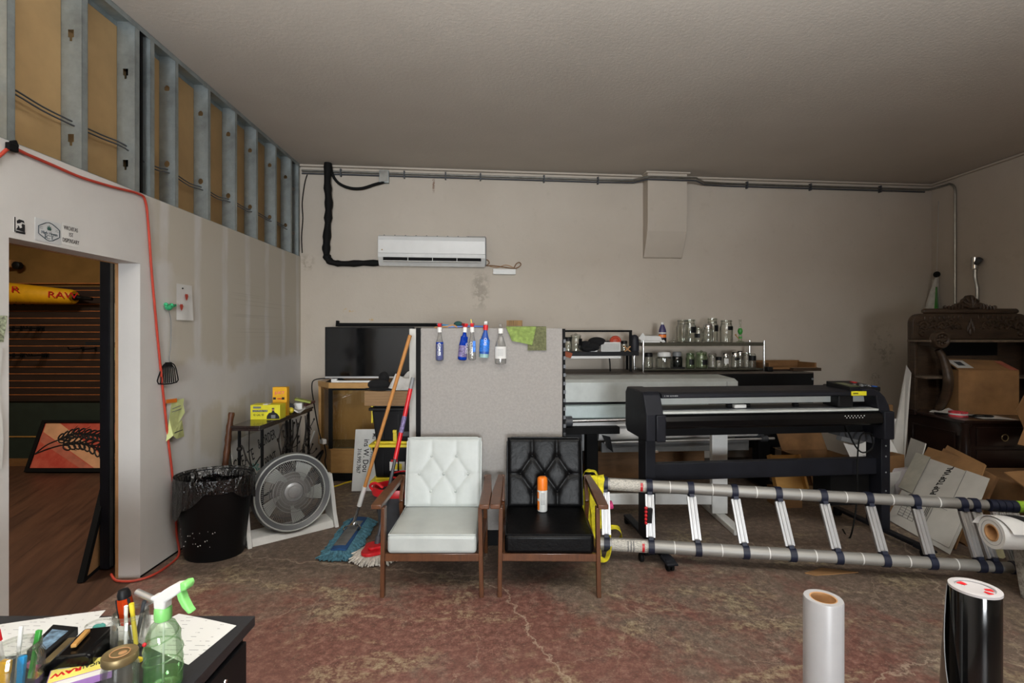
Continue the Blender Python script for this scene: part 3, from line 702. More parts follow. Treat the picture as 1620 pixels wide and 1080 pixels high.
# insulated line
pts = [BW(x, y, o_) for x, y, o_ in ((519, 258, .09), (518, 290, .09), (520, 320, .06), (519, 345, .05), (517, 375, .05), (516, 395, .05), (518, 408, .05), (526, 415, .05), (545, 417, .05), (575, 416, .05), (603, 416, .05))]
pp = smooth_path(pts, 4); rs = [.043+.006*sin(i*1.7)-(.008 if i % 9 == 4 else 0) for i in range(len(pp))]
for i in range(len(pp)):
    if i > 26: rs[i] *= .82
tag(MB().tube(pp, rs, 10).xf(FB).build('insulated_pipe', M['rubber']), 'thick black insulated pipe running down back wall to the air conditioner', 'pipe')
pts = [BW(x, y, .05) for x, y in ((523, 262), (526, 276), (535, 289), (552, 297), (572, 298), (592, 292), (609, 287), (613, 282))]
tag(MB().tube(smooth_path(pts, 5), .017, 8).xf(FB).build('flexible_cable', M['rubber']), 'sagging black cable between the insulated pipe and grey junction box', 'cable')
# conduits
def cond(pts, lab, r=.014, mats='steel'):
    return tag(MB().tube([FB @ p for p in pts], r, 8).build('conduit', M[mats]), lab, 'conduit')
xl = BW(478, 274, .02)
cz = CEIL-.075
up = [V((.02, -.02, cz)), V((BW(600,0).x, -.02, cz)), V((BW(950,0).x, -.02, cz)), V((BW(1000,0).x, -.05, cz)), V((BW(1016,0).x, -.195, cz)), V((BW(1090,0).x, -.195, cz)), V((BW(1110,0).x, -.05, cz)), V((BW(1150,0).x, -.02, cz)), V((7.85, -.02, cz)), V((7.90, -.03, cz))]
rr = [FB @ p for p in up]
bend = smooth_path([rr[-1], FR @ V((-.04, -.10, cz)), FR @ V((-.02, -.25, cz)), FR @ RW(1502, 291, .02), FR @ RW(1508.5, 294, .02), FR @ RW(1511, 303, .02), FR @ RW(1511, 330, .02), FR @ RW(1511, 470, .02), FR @ RW(1511, 486, .02)], 5)
tag(MB().tube(rr[:-1]+bend, .0135, 8).build('conduit', M['steel']), 'upper steel conduit along back wall turning down the right wall', 'conduit')
lo = [FB @ (p+V((0, 0 if abs(p.y+.02) > .03 else 0, -.030))) for p in up[:-1]]
tag(MB().tube(lo, .0095, 8).build('conduit', M['gd']), 'lower dark conduit running just under the steel one on back wall', 'conduit')
for k in range(9):
    x = [540, 640, 705, 760, 860, 945, 1180, 1280, 1390][k]; q = BW(x, 275).x
    mb = MB().bx(q-.008, q+.008, -.045, 0, cz-.055, cz+.03).xf(FB)
    tag(mb.build('pipe_strap', M['gd']), 'small dark strap holding the two conduits on back wall', 'strap', 'straps along the back wall conduits')
a, b = BW(600, 273, .06), BW(615, 286, .06); jb = thing('junction_box', 'grey steel junction box on back wall conduit', 'junction box', FB @ V((a.x, 0, b.z)))
MB().bx(a.x, b.x, -.065, 0, b.z-.02, a.z+.03).xf(FB).build('box_body', M['zinc'], jb, world=True, bevel=.004)
MB().bx(a.x+.008, b.x-.008, -.069, -.065, b.z-.012, a.z+.022).xf(FB).build('cover_plate', M['steel'], jb, world=True)
# little white box right of the air conditioner with looped wire
a, b = BW(780, 425, .05), BW(816, 434, .05)
tag(MB().bx(a.x, b.x, -.055, 0, b.z, a.z).xf(FB).build('wire_cover', M['white'], bevel=.005), 'small white plastic box on back wall right of air conditioner', 'box')
tag(MB().tube(smooth_path([FB @ BW(x, y, .04) for x, y in ((762, 412), (771, 411), (774, 416), (770, 420), (780, 420), (795, 422), (808, 424), (817, 424), (824, 419), (822, 415), (817, 417), (813, 424))], 4), .006, 6).build('looped_wire', M['pine']), 'thin brown wire looped above the little white wall box', 'wire')
tag(MB().tube(smooth_path([FB @ BW(x, y, .03) for x, y in ((766, 418), (785, 423), (800, 419), (812, 423))], 4), .004, 6).build('thin_wire', M['kraft']), 'tan wire trailing out of the air conditioner end', 'wire')
# valve pipe and hanging bag on the right wall
vp = thing('valve_pipe', 'short steel pipe with angled valve on right wall above cabinet', 'pipe', FR @ RW(1545, 480, .04))
MB().tube(smooth_path([FR @ RW(x, y, .05) for x, y in ((1545, 484), (1546, 472), (1546, 455), (1543, 440), (1543, 426))], 4), .02, 8).build('riser', M['steel'], vp, world=True)
MB().tube([FR @ RW(1542, 425, .05), FR @ RW(1542, 407, .05)], .035, 10).build('valve_body', M['chrome'], vp, world=True)
MB().tube([FR @ RW(1543, 418, .05), FR @ RW(1551, 409, .05)], .03, 8).build('valve_elbow', M['gd'], vp, world=True)
bg = thing('hanging_bag', 'white plastic bag with green print hanging on a string in right corner', 'bag', FR @ RW(1478, 490, .05))
M['bagw'] = mat('white bag plastic', (196,194,188), .4, var=.08, scale=14)
def fb(u, w):
    l = RW(1464.5, 496, .10).lerp(RW(1481, 436, .05), w); r = RW(1493, 496, .10).lerp(RW(1484.5, 436, .05), w)
    q = l.lerp(r, u); q.x -= .03*(1-w)*(1+sin(7*u+2*w)); return FR @ q
MB().sheet(14, 8, fb, .004).build('bag_film', M['bagw'], bg, world=True)
MB().sheet(5, 8, lambda u, w: fb(.55+.38*u, .10+.60*w)+V((-.03, -.02, 0)), .003).build('green_print', M['greenp'], bg, world=True)
MB().ball(FR @ RW(1482, 434, .05), .05, 10, 6, (.6, 1, .8)).build('black_tie', M['cloth'], bg, world=True)
MB().tube([FR @ RW(1482, 434, .05), FR @ RW(1485, 318, .01)], .003, 5).build('string', M['white2'], bg, world=True)
# ================================================================ LEFT SIDE
# trash can
tc = thing('trash_can', 'large black oval trash can with shiny black liner beside left wall', 'trash can', (-2.095, 3.61, 0))
TX, TY, TH_ = .248, .212, .548
body = [(.0, .0), (.75, 0), (.79, .02), (1.0, TH_-.04), (1.03, TH_-.02), (1.03, TH_), (.98, TH_), (.96, TH_-.05), (.76, .04), (0, .04)]
mb = MB().lathe(body, 44, ex=TX, ey=TY); mb.build('bin_body', M['black'], tc)
t = NT('shiny black bin liner'); v = t.coord((1, 1, .35)); n = t.noise(v, 14, 3, .5, 1.5); n2 = t.noise(t.coord((1, 1, .6)), 34, 3)
t.bsdf((13,13,14), .17, 0, t.bump(t.math('ADD', n, t.math('MULTIPLY', n2, .35)), .8, .04), 1.0); M['liner'] = t.m
def lin_fn(u, w):
    a = 2*pi*u; s_ = lambda k, p: abs(sin(k*a+p))-.6
    fold = .020*s_(4.5, 1)+.014*s_(8.5, 2.3)+.009*s_(15.5, .4)
    fr_ = max(0, cos(a-radians(222)))
    if w < .5:   # outer skirt hanging over the rim
        q = w/.5; hem = .10+.13*fr_**2+.05*sin(2*a+1)+.028*abs(sin(5*a+.4))
        z = TH_+.012-hem*(1-q); r = 1.055+.035*(1-q)+fold*(1.5-q); r -= .10*(1-q)*(hem/TH_)
    else:
        q = (w-.5)/.5; z = TH_+.014-.30*q; r = 1.045-.15*min(1, q*6)**.8-.06*q+fold*min(1, q*4)*1.6
    return V((TX*r*cos(a), TY*r*sin(a), z))
mb = MB(); N = 180; K = 18
g = [[lin_fn(i/N, j/K) for j in range(K+1)] for i in range(N)]
mb.add([p for r in g for p in r], [(i*(K+1)+j, ((i+1) % N)*(K+1)+j, ((i+1) % N)*(K+1)+j+1, i*(K+1)+j+1) for i in range(N) for j in range(K)], True)
mb.build('bin_liner', M['liner'], tc, weld=False)
random.seed(3); mb = MB()
for k in range(24):
    a = radians(random.uniform(200, 300)); z = random.uniform(.10, .22); r = .785+.21*z/(TH_-.04)+.004
    mb.ball((TX*r*cos(a), TY*r*sin(a), z), random.uniform(.002, .0045), 5, 3)
mb.build('paint_speck', M['white2'], tc)
tr = MB().ball((-2.14, 3.58, .40), .05, 10, 7, (1.1, .7, .8)).ball((-2.06, 3.64, .41), .06, 10, 7, (1, .8, .6)).ball((-2.05, 3.56, .36), .07, 10, 7, (1.3, .8, .6))
tag(tr.build('crumpled_trash', M['white2']), 'crumpled white paper inside the black trash can', 'trash')
tag(MB().ball((-2.16, 3.66, .44), .03, 8, 6, (1.3, .8, .7)).build('red_wrapper', M['red']), 'small red wrapper inside the black trash can', 'trash')
# wall stick
a, b = FL @ LW(356, 752, .12), FL @ LW(365.5, 655, .05); a.z = 0
pts = [FP(352, 790)+V((.0,.0,.0)), P(357, 720, 4.17), P(361, 690, 4.2), P(362, 672, 4.22), P(366, 655, 4.24)]
pts[0] = V((-2.33, 4.1, .02))
pts = smooth_path([V((-2.322, 4.12, 0)), V((-2.325, 4.14, .40)), V((-2.318, 4.17, .62)), V((-2.315, 4.19, .76)), V((-2.305, 4.21, .90))], 5)
tag(MB().tube(pts, [.027-.003*sin(i*1.9)-.0002*i for i in range(len(pts))], 9).build('walking_stick', M['stick']), 'knotty dark wooden stick leaning on left wall beside the narrow table', 'stick')
# console table
ct = thing('console_table', 'narrow dark console table with twisted black metal vine sides along left wall', 'table', (-2.11, 4.58, 0))
x0, x1, y0, y1, zt = -2.235, -2.0, 4.06, 5.16, .815
mb = MB().bx(x0, x1, y0, y1, zt-.018, zt).bx(x0+.008, x1-.008, y0+.008, y1-.008, zt-.042, zt-.02); mb.build('table_top', M['espresso'], ct, world=True, bevel=.003)
for (x, y) in ((x1-.03, y0+.10), (x1-.03, y1-.05), (x0+.02, y0+.10), (x0+.02, y1-.05), (x1-.03, (y0+y1)/2)):
    MB().bar((x, y, 0), (x, y, zt-.04), .018, .018).build('leg', M['blackm'], ct, world=True)
for (x, z) in ((x1-.03, .10), (x0+.02, .10)): MB().bar((x, y0+.1, z), (x, y1-.05, z), .014, .014).build('stretcher', M['blackm'], ct, world=True)
random.seed(11); M['vine'] = mat('dark vine metal', (34,28,24), .55, .3, var=.3)
mb = MB(); lf_ = MB()
for k in range(10):
    y = y0+.42+k*.068; x = x1-.03
    z = .10; pts = [V((x, y, .1))]
    for q in range(5):
        z += .13; pts.append(V((x+random.uniform(-.02, .025), y+random.uniform(-.07, .07), z)))
    mb.tube(smooth_path(pts, 4), .006, 5)
    for p in pts[1:-1]:
        d = V((random.uniform(-.3, .4), random.uniform(-1, 1), random.uniform(-.2, .8))).normalized()
        mb.tube(smooth_path([p, p+d*.04, p+d*.07+V((0,.02,.03))], 3), [.004]*6+[.002], 4)
        q = p+d*.07; lf_.ball(q+V((0, .02, .03)), .022, 7, 5, (.35, .8, .6))
    # curled scroll
    c = V((x+.004, y+.03, random.uniform(.2, .6))); mb.tube([c+V((0, cos(t*.6), sin(t*.6)))*(.045-.003*t) for t in range(13)], .0045, 5)
mb.build('vine_scrollwork', M['vine'], ct, world=True); lf_.build('metal_leaves', M['vine'], ct, world=True)
# side scroll near the front
MB().tube(smooth_path([(x0+.02, 4.17, .60), (x0+.03, 4.16, .64), (x0+.05, 4.16, .62), (x0+.07, 4.16, .55), (x0+.12, 4.16, .46), (x0+.17, 4.16, .38)], 4), .006, 6).tube(smooth_path([(x0+.10, 4.16, .76), (x0+.10, 4.16, .56), (x0+.13, 4.16, .47), (x0+.19, 4.16, .55)], 4), .005, 6).ball((x0+.02, 4.16, .61), .022, 8, 6).build('end_scroll', M['vine'], ct, world=True)
# lettered board behind the table
sb = thing('lettered_board', 'white board with hand painted black and teal letters leaning on wall under narrow table', 'sign', (-2.25, 4.5, 0))
o = V((-2.245, 4.22, .02)); Ms = frame(o, (.02, 1, .0), (-.12, 0, 1)); WB, HB = .84, .64
MB().bx(0, WB, 0, HB, -.008, 0, Ms).build('board', M['cardw'], sb, world=True)
M['tealt'] = mat('teal lettering', (70,150,140), .7, var=.1)
for s, x, y, sz, m in (('CREATE', .05, .47, .15, 'ink'), ('& ORDER', .47, .52, .13, 'ink'), ('ON', .08, .33, .12, 'tealt'), ('LINE', .27, .35, .13, 'tealt'), ('OR IN', .33, .21, .12, 'ink'), ('PRINT', .53, .32, .13, 'ink'), ('STORE', .55, .17, .12, 'ink'), ('TODAY', .10, .14, .12, 'ink')):
    text(s, sz, Ms @ Matrix.Rotation(.12, 4, 'Z') @ Matrix.Translation((x, y-.05, .0005)), M[m], sb, align='LEFT', sx=.62)
# boxes on the table
def tbox(name, label, cat, c, s, rz, m, top=None, group=None):
    o = thing(name, label, cat, c, rz, group); MB().bx(-s[0]/2, s[0]/2, -s[1]/2, s[1]/2, 0, s[2]).build('carton', m, o, bevel=.002); return o
yb = tbox('yellow_carton', 'bright yellow carton with worker picture and black print on narrow table', 'box', (-2.108, 4.43, zt), (.245, .13, .125), .06, M['yellowb'])
MB().bx(-.105, .02, -.0665, -.0655, .066, .082).build('black_band', M['ink'], yb)
MB().bx(-.10, -.035, -.0665, -.0655, .095, .112).build('pale_print', M['gm'], yb)
text('CONTRACTOR', .015, frame((-.042, -.0668, .074), (1,0,0), (0,0,1)), M['white2'], yb, world=False, sx=1.2)
text('42 GAL 50', .026, frame((-.055, -.0662, .040), (1,0,0), (0,0,1)), M['ink'], yb, world=False, sx=.75)
mb = MB(); pl = [(.012, .005), (.014, .03), (.03, .055), (.055, .062), (.058, .075), (.074, .075), (.078, .062), (.10, .05), (.118, .025), (.12, .005)]
mb.prism([(x, z) for x, z in pl], -.0668, -.0655, Matrix(((1,0,0,0),(0,0,1,0),(0,1,0,0),(0,0,0,1)))); mb.build('worker_print', M['ink'], yb)
MB().ball((.066, -.0662, .084), .011, 10, 6, (1, .1, 1)).build('worker_face', M['kraft'], yb); MB().ball((.066, -.0665, .094), .012, 10, 6, (1, .1, .55)).build('worker_hard_hat', M['gd'], yb)
MB().bx(.05, .085, -.0672, -.066, .012, .04).build('worker_apron', M['gm'], yb)
MB().bx(-.02, .02, -.06, .0, .125, .131).build('white_tab', M['white2'], yb)
ob = tbox('golden_carton', 'golden carton with pink print standing behind the yellow carton', 'box', (-2.075, 4.60, zt), (.125, .06, .255), .05, M['gold'])
text('JUICY', .034, frame((0, -.0308, .205), (1,0,.05), (0,0,1)), M['pink'], ob, world=False)
for x in (-.045, .03): MB().bx(x-.012, x+.012, -.031, -.030, .145, .165).build('print_block', M['ink'], ob)
MB().bx(-.02, .02, -.031, -.030, .148, .156).build('print_line', M['red'], ob)
c = (-2.09, 4.78, zt)
tag(MB().ball((c[0], c[1], zt+.045), .045, 12, 8, (1.3, 1.2, 1)).build('cloth_bundle', M['gd']), 'grey cloth bundle on narrow table behind yellow carton', 'cloth')
tag(MB().ball((-2.03, 4.70, zt+.03), .028, 10, 7, (1, 1, 1)).build('yellow_ball', M['yellow']), 'small yellow ball on narrow table edge', 'ball')
tag(MB().lathe([(.026, 0), (.028, .04), (.02, .05), (.02, .09), (.0, .09)], 14, c=(-2.13, 4.86, zt+.0)).build('dark_green_pot', mat('dark green glaze', (50,66,50), .3)), 'small dark green pot on narrow table', 'pot')
wb = tbox('white_carton', 'small white carton with olive lid on far end of narrow table', 'box', (-2.05, 4.92, zt), (.075, .08, .07), .2, M['white'])
MB().box((.03, .05, .085), (.15, .10, .02), (0, .25, .1)).build('lid', mat('olive print', (140,150,40), .5), wb, bevel=.003)
tag(MB().sheet(6, 6, lambda u, w: V((-2.07+.10*u, 4.72+.16*w, zt+.018+.014*sin(4*u+3*w))), .012).build('folded_white_cloth', M['clothw']), 'folded white cloth on narrow table edge', 'cloth')
tag(MB().ball((-2.05, 4.66, zt+.022), .022, 10, 6, (1.1, 1.3, 1)).build('violet_wrapper', M['purplab']), 'crumpled violet wrapper beside yellow carton on narrow table', 'wrapper')
tag(MB().bar((-2.08, 5.00, zt+.035), (-2.05, 5.17, zt+.05), .14, .025).build('maroon_book', mat('maroon cover', (84,46,44), .5), bevel=.003), 'maroon book on far end of the narrow table', 'book')
# circular floor fan
fc = V((-1.735, 3.97, .33)); ang = atan2(.36, .425)
fan = thing('floor_fan', 'round grey floor fan in white stand tilted beside black trash can', 'fan', (-1.72, 3.98, 0), ang)
# local frame: fan faces -y
tilt = Matrix.Translation((0, -.02, .325)) @ Matrix.Rotation(-.16, 4, 'X')
R = .285
T90 = tilt @ Matrix.Rotation(pi/2, 4, 'X')   # z axis of lathe -> -y (towards the viewer)
mb = MB().lathe([(R, -.06), (R+.012, .02), (R, .055), (R-.01, .06), (R-.045, .045), (R-.05, .03), (R-.045, -.02), (R-.02, -.06), (R, -.06)], 56, M=T90); mb.build('outer_ring', mat('slate grey ring', (92,94,97), .4, var=.05), fan, weld=True)
MB().tube(ring((0,0,.058), R-.004, 56, (1,0,0), (0,1,0)), .006, 6, closed=True, M=T90).tube(ring((0,0,.045), R-.046, 56, (1,0,0), (0,1,0)), .005, 6, closed=True, M=T90).build('ring_trim', M['grey'], fan)
mb = MB()
for k in range(100):
    a = 2*pi*k/100; pts = [(cos(a+q*.25)*r, sin(a+q*.25)*r, .05+.012*(1-q)) for q, r in ((0, .075), (.5, .16), (1, R-.046))]
    mb.tube(pts, .0021, 4, M=T90)
for r in (.075, .10, .125, .15): mb.tube(ring((0,0,.058), r, 40, (1,0,0), (0,1,0)), .0026, 5, closed=True, M=T90)
mb.build('front_grille', mat('grey wire', (138,138,138), .4), fan, weld=False)
MB().lathe([(.07, .045), (.07, .058), (.05, .066), (.046, .066), (.044, .07), (.0, .078)], 28, M=T90).build('hub_cap', mat('silver grey cap', (160,162,164), .3, .3), fan)
for k in range(5):
    a = 2*pi*k/5-pi/2+.05; mb = MB()
    def fbld(u, w, a=a):
        r = .10+.125*w; q = a+(u-.5)*(.55-.05*w)+.12*w; return V((cos(q)*r, sin(q)*r, .02-.045*(u-.5)))
    mb.sheet(6, 6, fbld, .004, M=T90); mb.build('fan_blade', M['grey'], fan)
MB().lathe([(.14, -.03), (.145, .012), (.12, .024), (0, .026)], 30, M=T90).build('motor', mat('warm grey hub disc', (84,80,75), .5), fan)
mb = MB()
for k in range(5):
    a = 2*pi*k/5; mb.bar((cos(a)*.05, sin(a)*.05, -.04), (cos(a)*R*.95, sin(a)*R*.95, -.04), .012, .008, M=T90)
for r in (.1, .15, .2, .24): mb.tube(ring((0,0,-.04), r, 40, (1,0,0), (0,1,0)), .003, 4, closed=True, M=T90)
mb.build('rear_grille', M['gd'], fan)
mb = MB()
for sx in (-1, 1):
    pl = [(-.13, 0), (.10, 0), (.075, .40), (.02, .40), (-.02, .30), (-.08, .10)]
    mb.prism(pl, sx*.318-.016, sx*.318+.016, PX)
mb.prism([(-.11, .0), (.08, 0), (.06, .07), (-.08, .05)], -.30, .30, PX)
mb.build('stand', M['white'], fan, bevel=.006)
# oak corner cabinet
cb = thing('display_cabinet', 'oak display cabinet with glass front and black plinth under the television', 'cabinet', (-1.56, 5.45, 0))
bk = FB.inverted()
A = V((-2.13, 5.62)); Bp = V((-1.92, 5.36)); Cp = V((-1.16, 5.36)); Dp = V((-1.0, 5.60)); E1 = V((-1.0, 5.98)); E0 = V((-2.13, 5.88))
poly = [A, Bp, Cp, Dp, E1, E0]
def off(poly, d):
    c = sum((p for p in poly), V((0,0)))/len(poly); return [c+(p-c)*(1+d) for p in poly]
def pr(mb, poly, z0, z1): return mb.prism([(p.x, p.y) for p in poly], z0, z1)
pr(MB(), off(poly, .0), .975, 1.035).build('top_board', M['oak'], cb, world=True, bevel=.006)
pr(MB(), off(poly, -.08), 0, .085).build('plinth', M['blackm'], cb, world=True)
pr(MB(), off(poly, -.05), .085, .325).build('base_panel', M['oak'], cb, world=True, bevel=.005)
pr(MB(), off(poly, -.03), .325, .345).build('lower_shelf', M['oak'], cb, world=True, bevel=.003)
q = off(poly, -.05)
mb = MB()
for i in (1, 2): mb.bar((q[i].x, q[i].y, .345), (q[i].x, q[i].y, .975), .036, .036)
mb.bar((q[1].x+.55, q[1].y+.02, .345), (q[1].x+.55, q[1].y+.02, .975), .02, .02)
mb.build('black_post', M['blackm'], cb, world=True)
mb = MB(); mb.bar((q[1].x, q[1].y, .965), (q[2].x, q[2].y, .965), .02, .02); mb.build('top_rail', M['blackm'], cb, world=True)
MB().bar((q[0].x, q[0].y, .345), (q[0].x, q[0].y, .975), .05, .03).build('side_post', M['oak'], cb, world=True)
MB().hexa([V((q[0].x, q[0].y, .345)), V((q[5].x, q[5].y, .345)), V((q[5].x+.02, q[5].y, .345)), V((q[0].x+.02, q[0].y, .345)), V((q[0].x, q[0].y, .975)), V((q[5].x, q[5].y, .975)), V((q[5].x+.02, q[5].y, .975)), V((q[0].x+.02, q[0].y, .975))]).build('side_panel', M['oak'], cb, world=True)
MB().bx(q[5].x+.02, q[5].x+.58, 5.80, 5.815, .345, .975).build('back_panel', M['oakb'], cb, world=True)
M['mirrg'] = mat('greenish grey inner base', (96,98,84), .2, var=.1); pr(MB(), off(poly, -.12), .345, .352).build('inner_floor', M['mirrg'], cb, world=True)
MB().bx(q[1].x+.02, q[2].x-.02, q[1].y-.002, q[1].y+.004, .345, .957).build('front_pane', M['glassp'], cb, world=True)
MB().bar((q[0].x+.01, q[0].y-.008, .655), (q[1].x-.01, q[1].y+.008, .655), .006, .60, up=(0,0,1)).build('angled_pane', M['glassp'], cb, world=True)
# power strip and cords on the cabinet side
ps = tag(MB().bar((-2.02, 5.42, .415), (-1.95, 5.33, .425), .04, .05).build('power_strip', M['white'], bevel=.004), 'white power strip hanging at left corner of oak cabinet', 'power strip')
tag(MB().tube(smooth_path([V((-2.0, 5.62, 1.06)), V((-2.14, 5.57, 1.05)), V((-2.17, 5.55, .98)), V((-2.12, 5.48, .80)), V((-2.06, 5.42, .60)), V((-2.0, 5.36, .44))], 5), .006, 6).build('power_cable', M['rubber']), 'black power cord hanging down left corner of the oak cabinet', 'cord')
tag(MB().tube(smooth_path([V((-1.95, 5.32, .40)), V((-1.93, 5.31, .30)), V((-1.94, 5.31, .22)), V((-1.93, 5.33, .12)), V((-1.96, 5.30, .006)), V((-2.05, 5.25, .006))], 5), .006, 6).build('power_cable', M['rubber']), 'black cord dropping from white power strip to the floor', 'cord')
tag(MB().tube(smooth_path([FP(495, 771)+V((0,0,.006)), FP(512, 771, .006), FP(530, 769, .006), FP(545, 764, .006), FP(556, 761, .006)], 5), .008, 6).build('yellow_cable', M['yellow']), 'yellow cord on floor in front of the oak cabinet', 'cord')
random.seed(21); cl = [V((-2.26, 5.30, .01))]
for k in range(16): cl.append(V((-2.17+random.uniform(-.12, .14), 5.38+random.uniform(-.10, .16), .02+random.uniform(0, .36)*(.4+.6*(k % 3)/2))))
tag(MB().tube(smooth_path(cl, 5), .011, 6).build('cable_tangle', M['rubber']), 'tangle of black cables on floor between narrow table and oak cabinet', 'cables')
tag(MB().tube([V((-2.15, 5.35, .30)), V((-2.09, 5.42, .52))], .008, 6).build('pale_tube', M['white']), 'thin pale tube sticking up from the black cable tangle', 'tube')
tag(MB().box((-1.90, 5.15, .06), (.11, .07, .10), (.5, .3, .6)).build('power_adapter', M['black'], bevel=.006), 'black power adapter hanging by floor beside the round fan', 'adapter')
tag(MB().ball(FP(527, 826)+V((0, 0, .004)), .018, 10, 5, (1.3, 1, .25)).build('white_scrap', M['white2']), 'white scrap on floor between fan and blue mop', 'scrap')
# television
tv = thing('television', 'flat black television with silver lower edge standing on oak cabinet', 'television', (-1.53, 5.55, 1.035))
x0, zt = XZ(514, 517, 5.5); x1, zb = XZ(655, 598.5, 5.5)
zb = 1.072
MB().bx(x0, x1, 5.50, 5.54, zb, zt).build('casing', M['black'], tv, world=True, bevel=.004)
MB().bx(x0+.012, x1-.012, 5.498, 5.501, zb+.025, zt-.012).build('screen', mat('dark glossy screen', (9,10,12), .09, var=.05, spec=.6), tv, world=True)
MB().bx(x0+.004, x1-.004, 5.496, 5.501, zb, zb+.018).build('silver_strip', M['alu'], tv, world=True)
for x in (x0+.12, x1-.15): MB().hexa([V((x-.09, 5.43, 1.036)), V((x+.09, 5.43, 1.036)), V((x+.09, 5.60, 1.036)), V((x-.09, 5.60, 1.036)), V((x-.03, 5.50, zb+.004)), V((x+.03, 5.50, zb+.004)), V((x+.03, 5.54, zb+.004)), V((x-.03, 5.54, zb+.004))]).build('foot', M['black'], tv, world=True)
tag(MB().bx(-1.88, -1.36, 5.38, 5.41, 1.036, 1.056).bx(-1.90, -1.84, 5.375, 5.41, 1.036, 1.075).build('white_bar', M['white'], bevel=.003), 'slim white bar lying in front of the television on oak cabinet', 'bar')
a = FB @ BW(533, 512.5, .06)
rl = MB().bx(BW(533,512,.05).x, BW(700,512,.05).x, -.10, -.01, 1.635, 1.672).bx(BW(533,512,.05).x, BW(533,512,.05).x+.02, -.10, -.01, 1.635, 1.70)
tag(rl.xf(FB).build('wall_rail', M['blackm'], bevel=.003), 'long black rail fixed on back wall just above the television', 'rail')
# sign with rotated letters
sg = thing('lettered_sign', 'white sign with sideways black lettering leaning between oak cabinet and storage totes', 'sign', (-1.40, 5.06, 0))
o = V((-1.575, 5.02, .004)); Ms = frame(o, (1, .05, 0), (.01, .28, 1)); WS, HS = .46, .60
MB().bx(0, WS, 0, HS, -.012, 0, Ms).build('board', M['white'], sg, world=True, bevel=.003)
Rm = Matrix.Rotation(-pi/2, 4, 'Z')
for s, x, y, sz, sx in (('316.990.7867', .052, .29, .052, .85), ('ins W. Dou', .118, .34, .076, .9), ('RE Product', .175, .34, .045, .9), ('Mu', .19, .53, .05, .9)):
    text(s, sz, Ms @ Matrix.Translation((x, y, .0006)) @ Rm, M['ink'], sg, sx=sx, bold=.012)
# three storage totes
def tote(z, label, x=-.975, y=4.56, w=.46, d=.36, h=.31, lid=True, first=None):
    o = thing('storage_tote', label, 'tote', (x, y, z), 0, 'black and yellow storage totes in a stack')
    q = []
    mb = MB(); b, tpp = .86, .98; hh = h-.045
    mb.hexa([V((-w/2*b, -d/2*b, 0)), V((w/2*b, -d/2*b, 0)), V((w/2*b, d/2*b, 0)), V((-w/2*b, d/2*b, 0)), V((-w/2*tpp, -d/2*tpp, hh)), V((w/2*tpp, -d/2*tpp, hh)), V((w/2*tpp, d/2*tpp, hh)), V((-w/2*tpp, d/2*tpp, hh))])
    mb.build('tub', M['black'], o, bevel=.012)
    rb = MB()
    for k in (-1, 0, 1): rb.bx(k*.13-.006, k*.13+.006, -d/2*.965, -d/2*.86, .02, hh-.02)
    rb.build('rib', M['black'], o)
    MB().bx(-w/2-.018, w/2+.018, -d/2-.018, d/2+.018, hh, h-.02).bx(-w/2+.02, w/2-.02, -d/2+.02, d/2-.02, h-.02, h).build('lid', M['yellow'] if lid else M['black'], o, bevel=.006)
    for sx in (-1, 1):
        if lid: MB().hexa([V((sx*(w/2-.01), -.10, hh-.09)), V((sx*(w/2-.01), .10, hh-.09)), V((sx*(w/2-.03), .10, hh-.09)), V((sx*(w/2-.03), -.10, hh-.09)), V((sx*(w/2+.025), -.13, hh)), V((sx*(w/2+.025), .13, hh)), V((sx*(w/2-.01), .13, hh)), V((sx*(w/2-.01), -.13, hh))]).build('handle', M['yellow'], o, bevel=.004)
        else: MB().bx(sx*(w/2+.004)-.008, sx*(w/2+.004)+.008, -.14, .02, h-.16, h-.005).build('latch', M['yellow'], o, bevel=.006)
    return o
t0 = tote(0, 'bottom black tote with yellow lid of the stack beside grey panel', x=-.965)
t1 = tote(.312, 'middle black tote with white product label in the stack of three')
t2 = tote(.624, 'top black tote with black lid and yellow side latch of the stack', lid=False)
MB().bx(-.075, .055, -.166, -.163, .06, .165).build('product_label', M['white2'], t1)
MB().bx(-.065, .0, -.1675, -.166, .135, .155).build('label_red', M['red'], t1); MB().bx(-.03, .03, -.1675, -.166, .07, .12).build('label_yellow', M['yellow'], t1)
MB().bx(-.045, -.012, -.175, -.155, .0, .10).bx(-.045, -.012, -.19, -.16, .075, .10).build('front_latch', M['yellow'], t2, bevel=.004)
MB().bx(.0, .10, -.178, -.155, .045, .085).build('lock_plate', M['gd'], t2, bevel=.003)
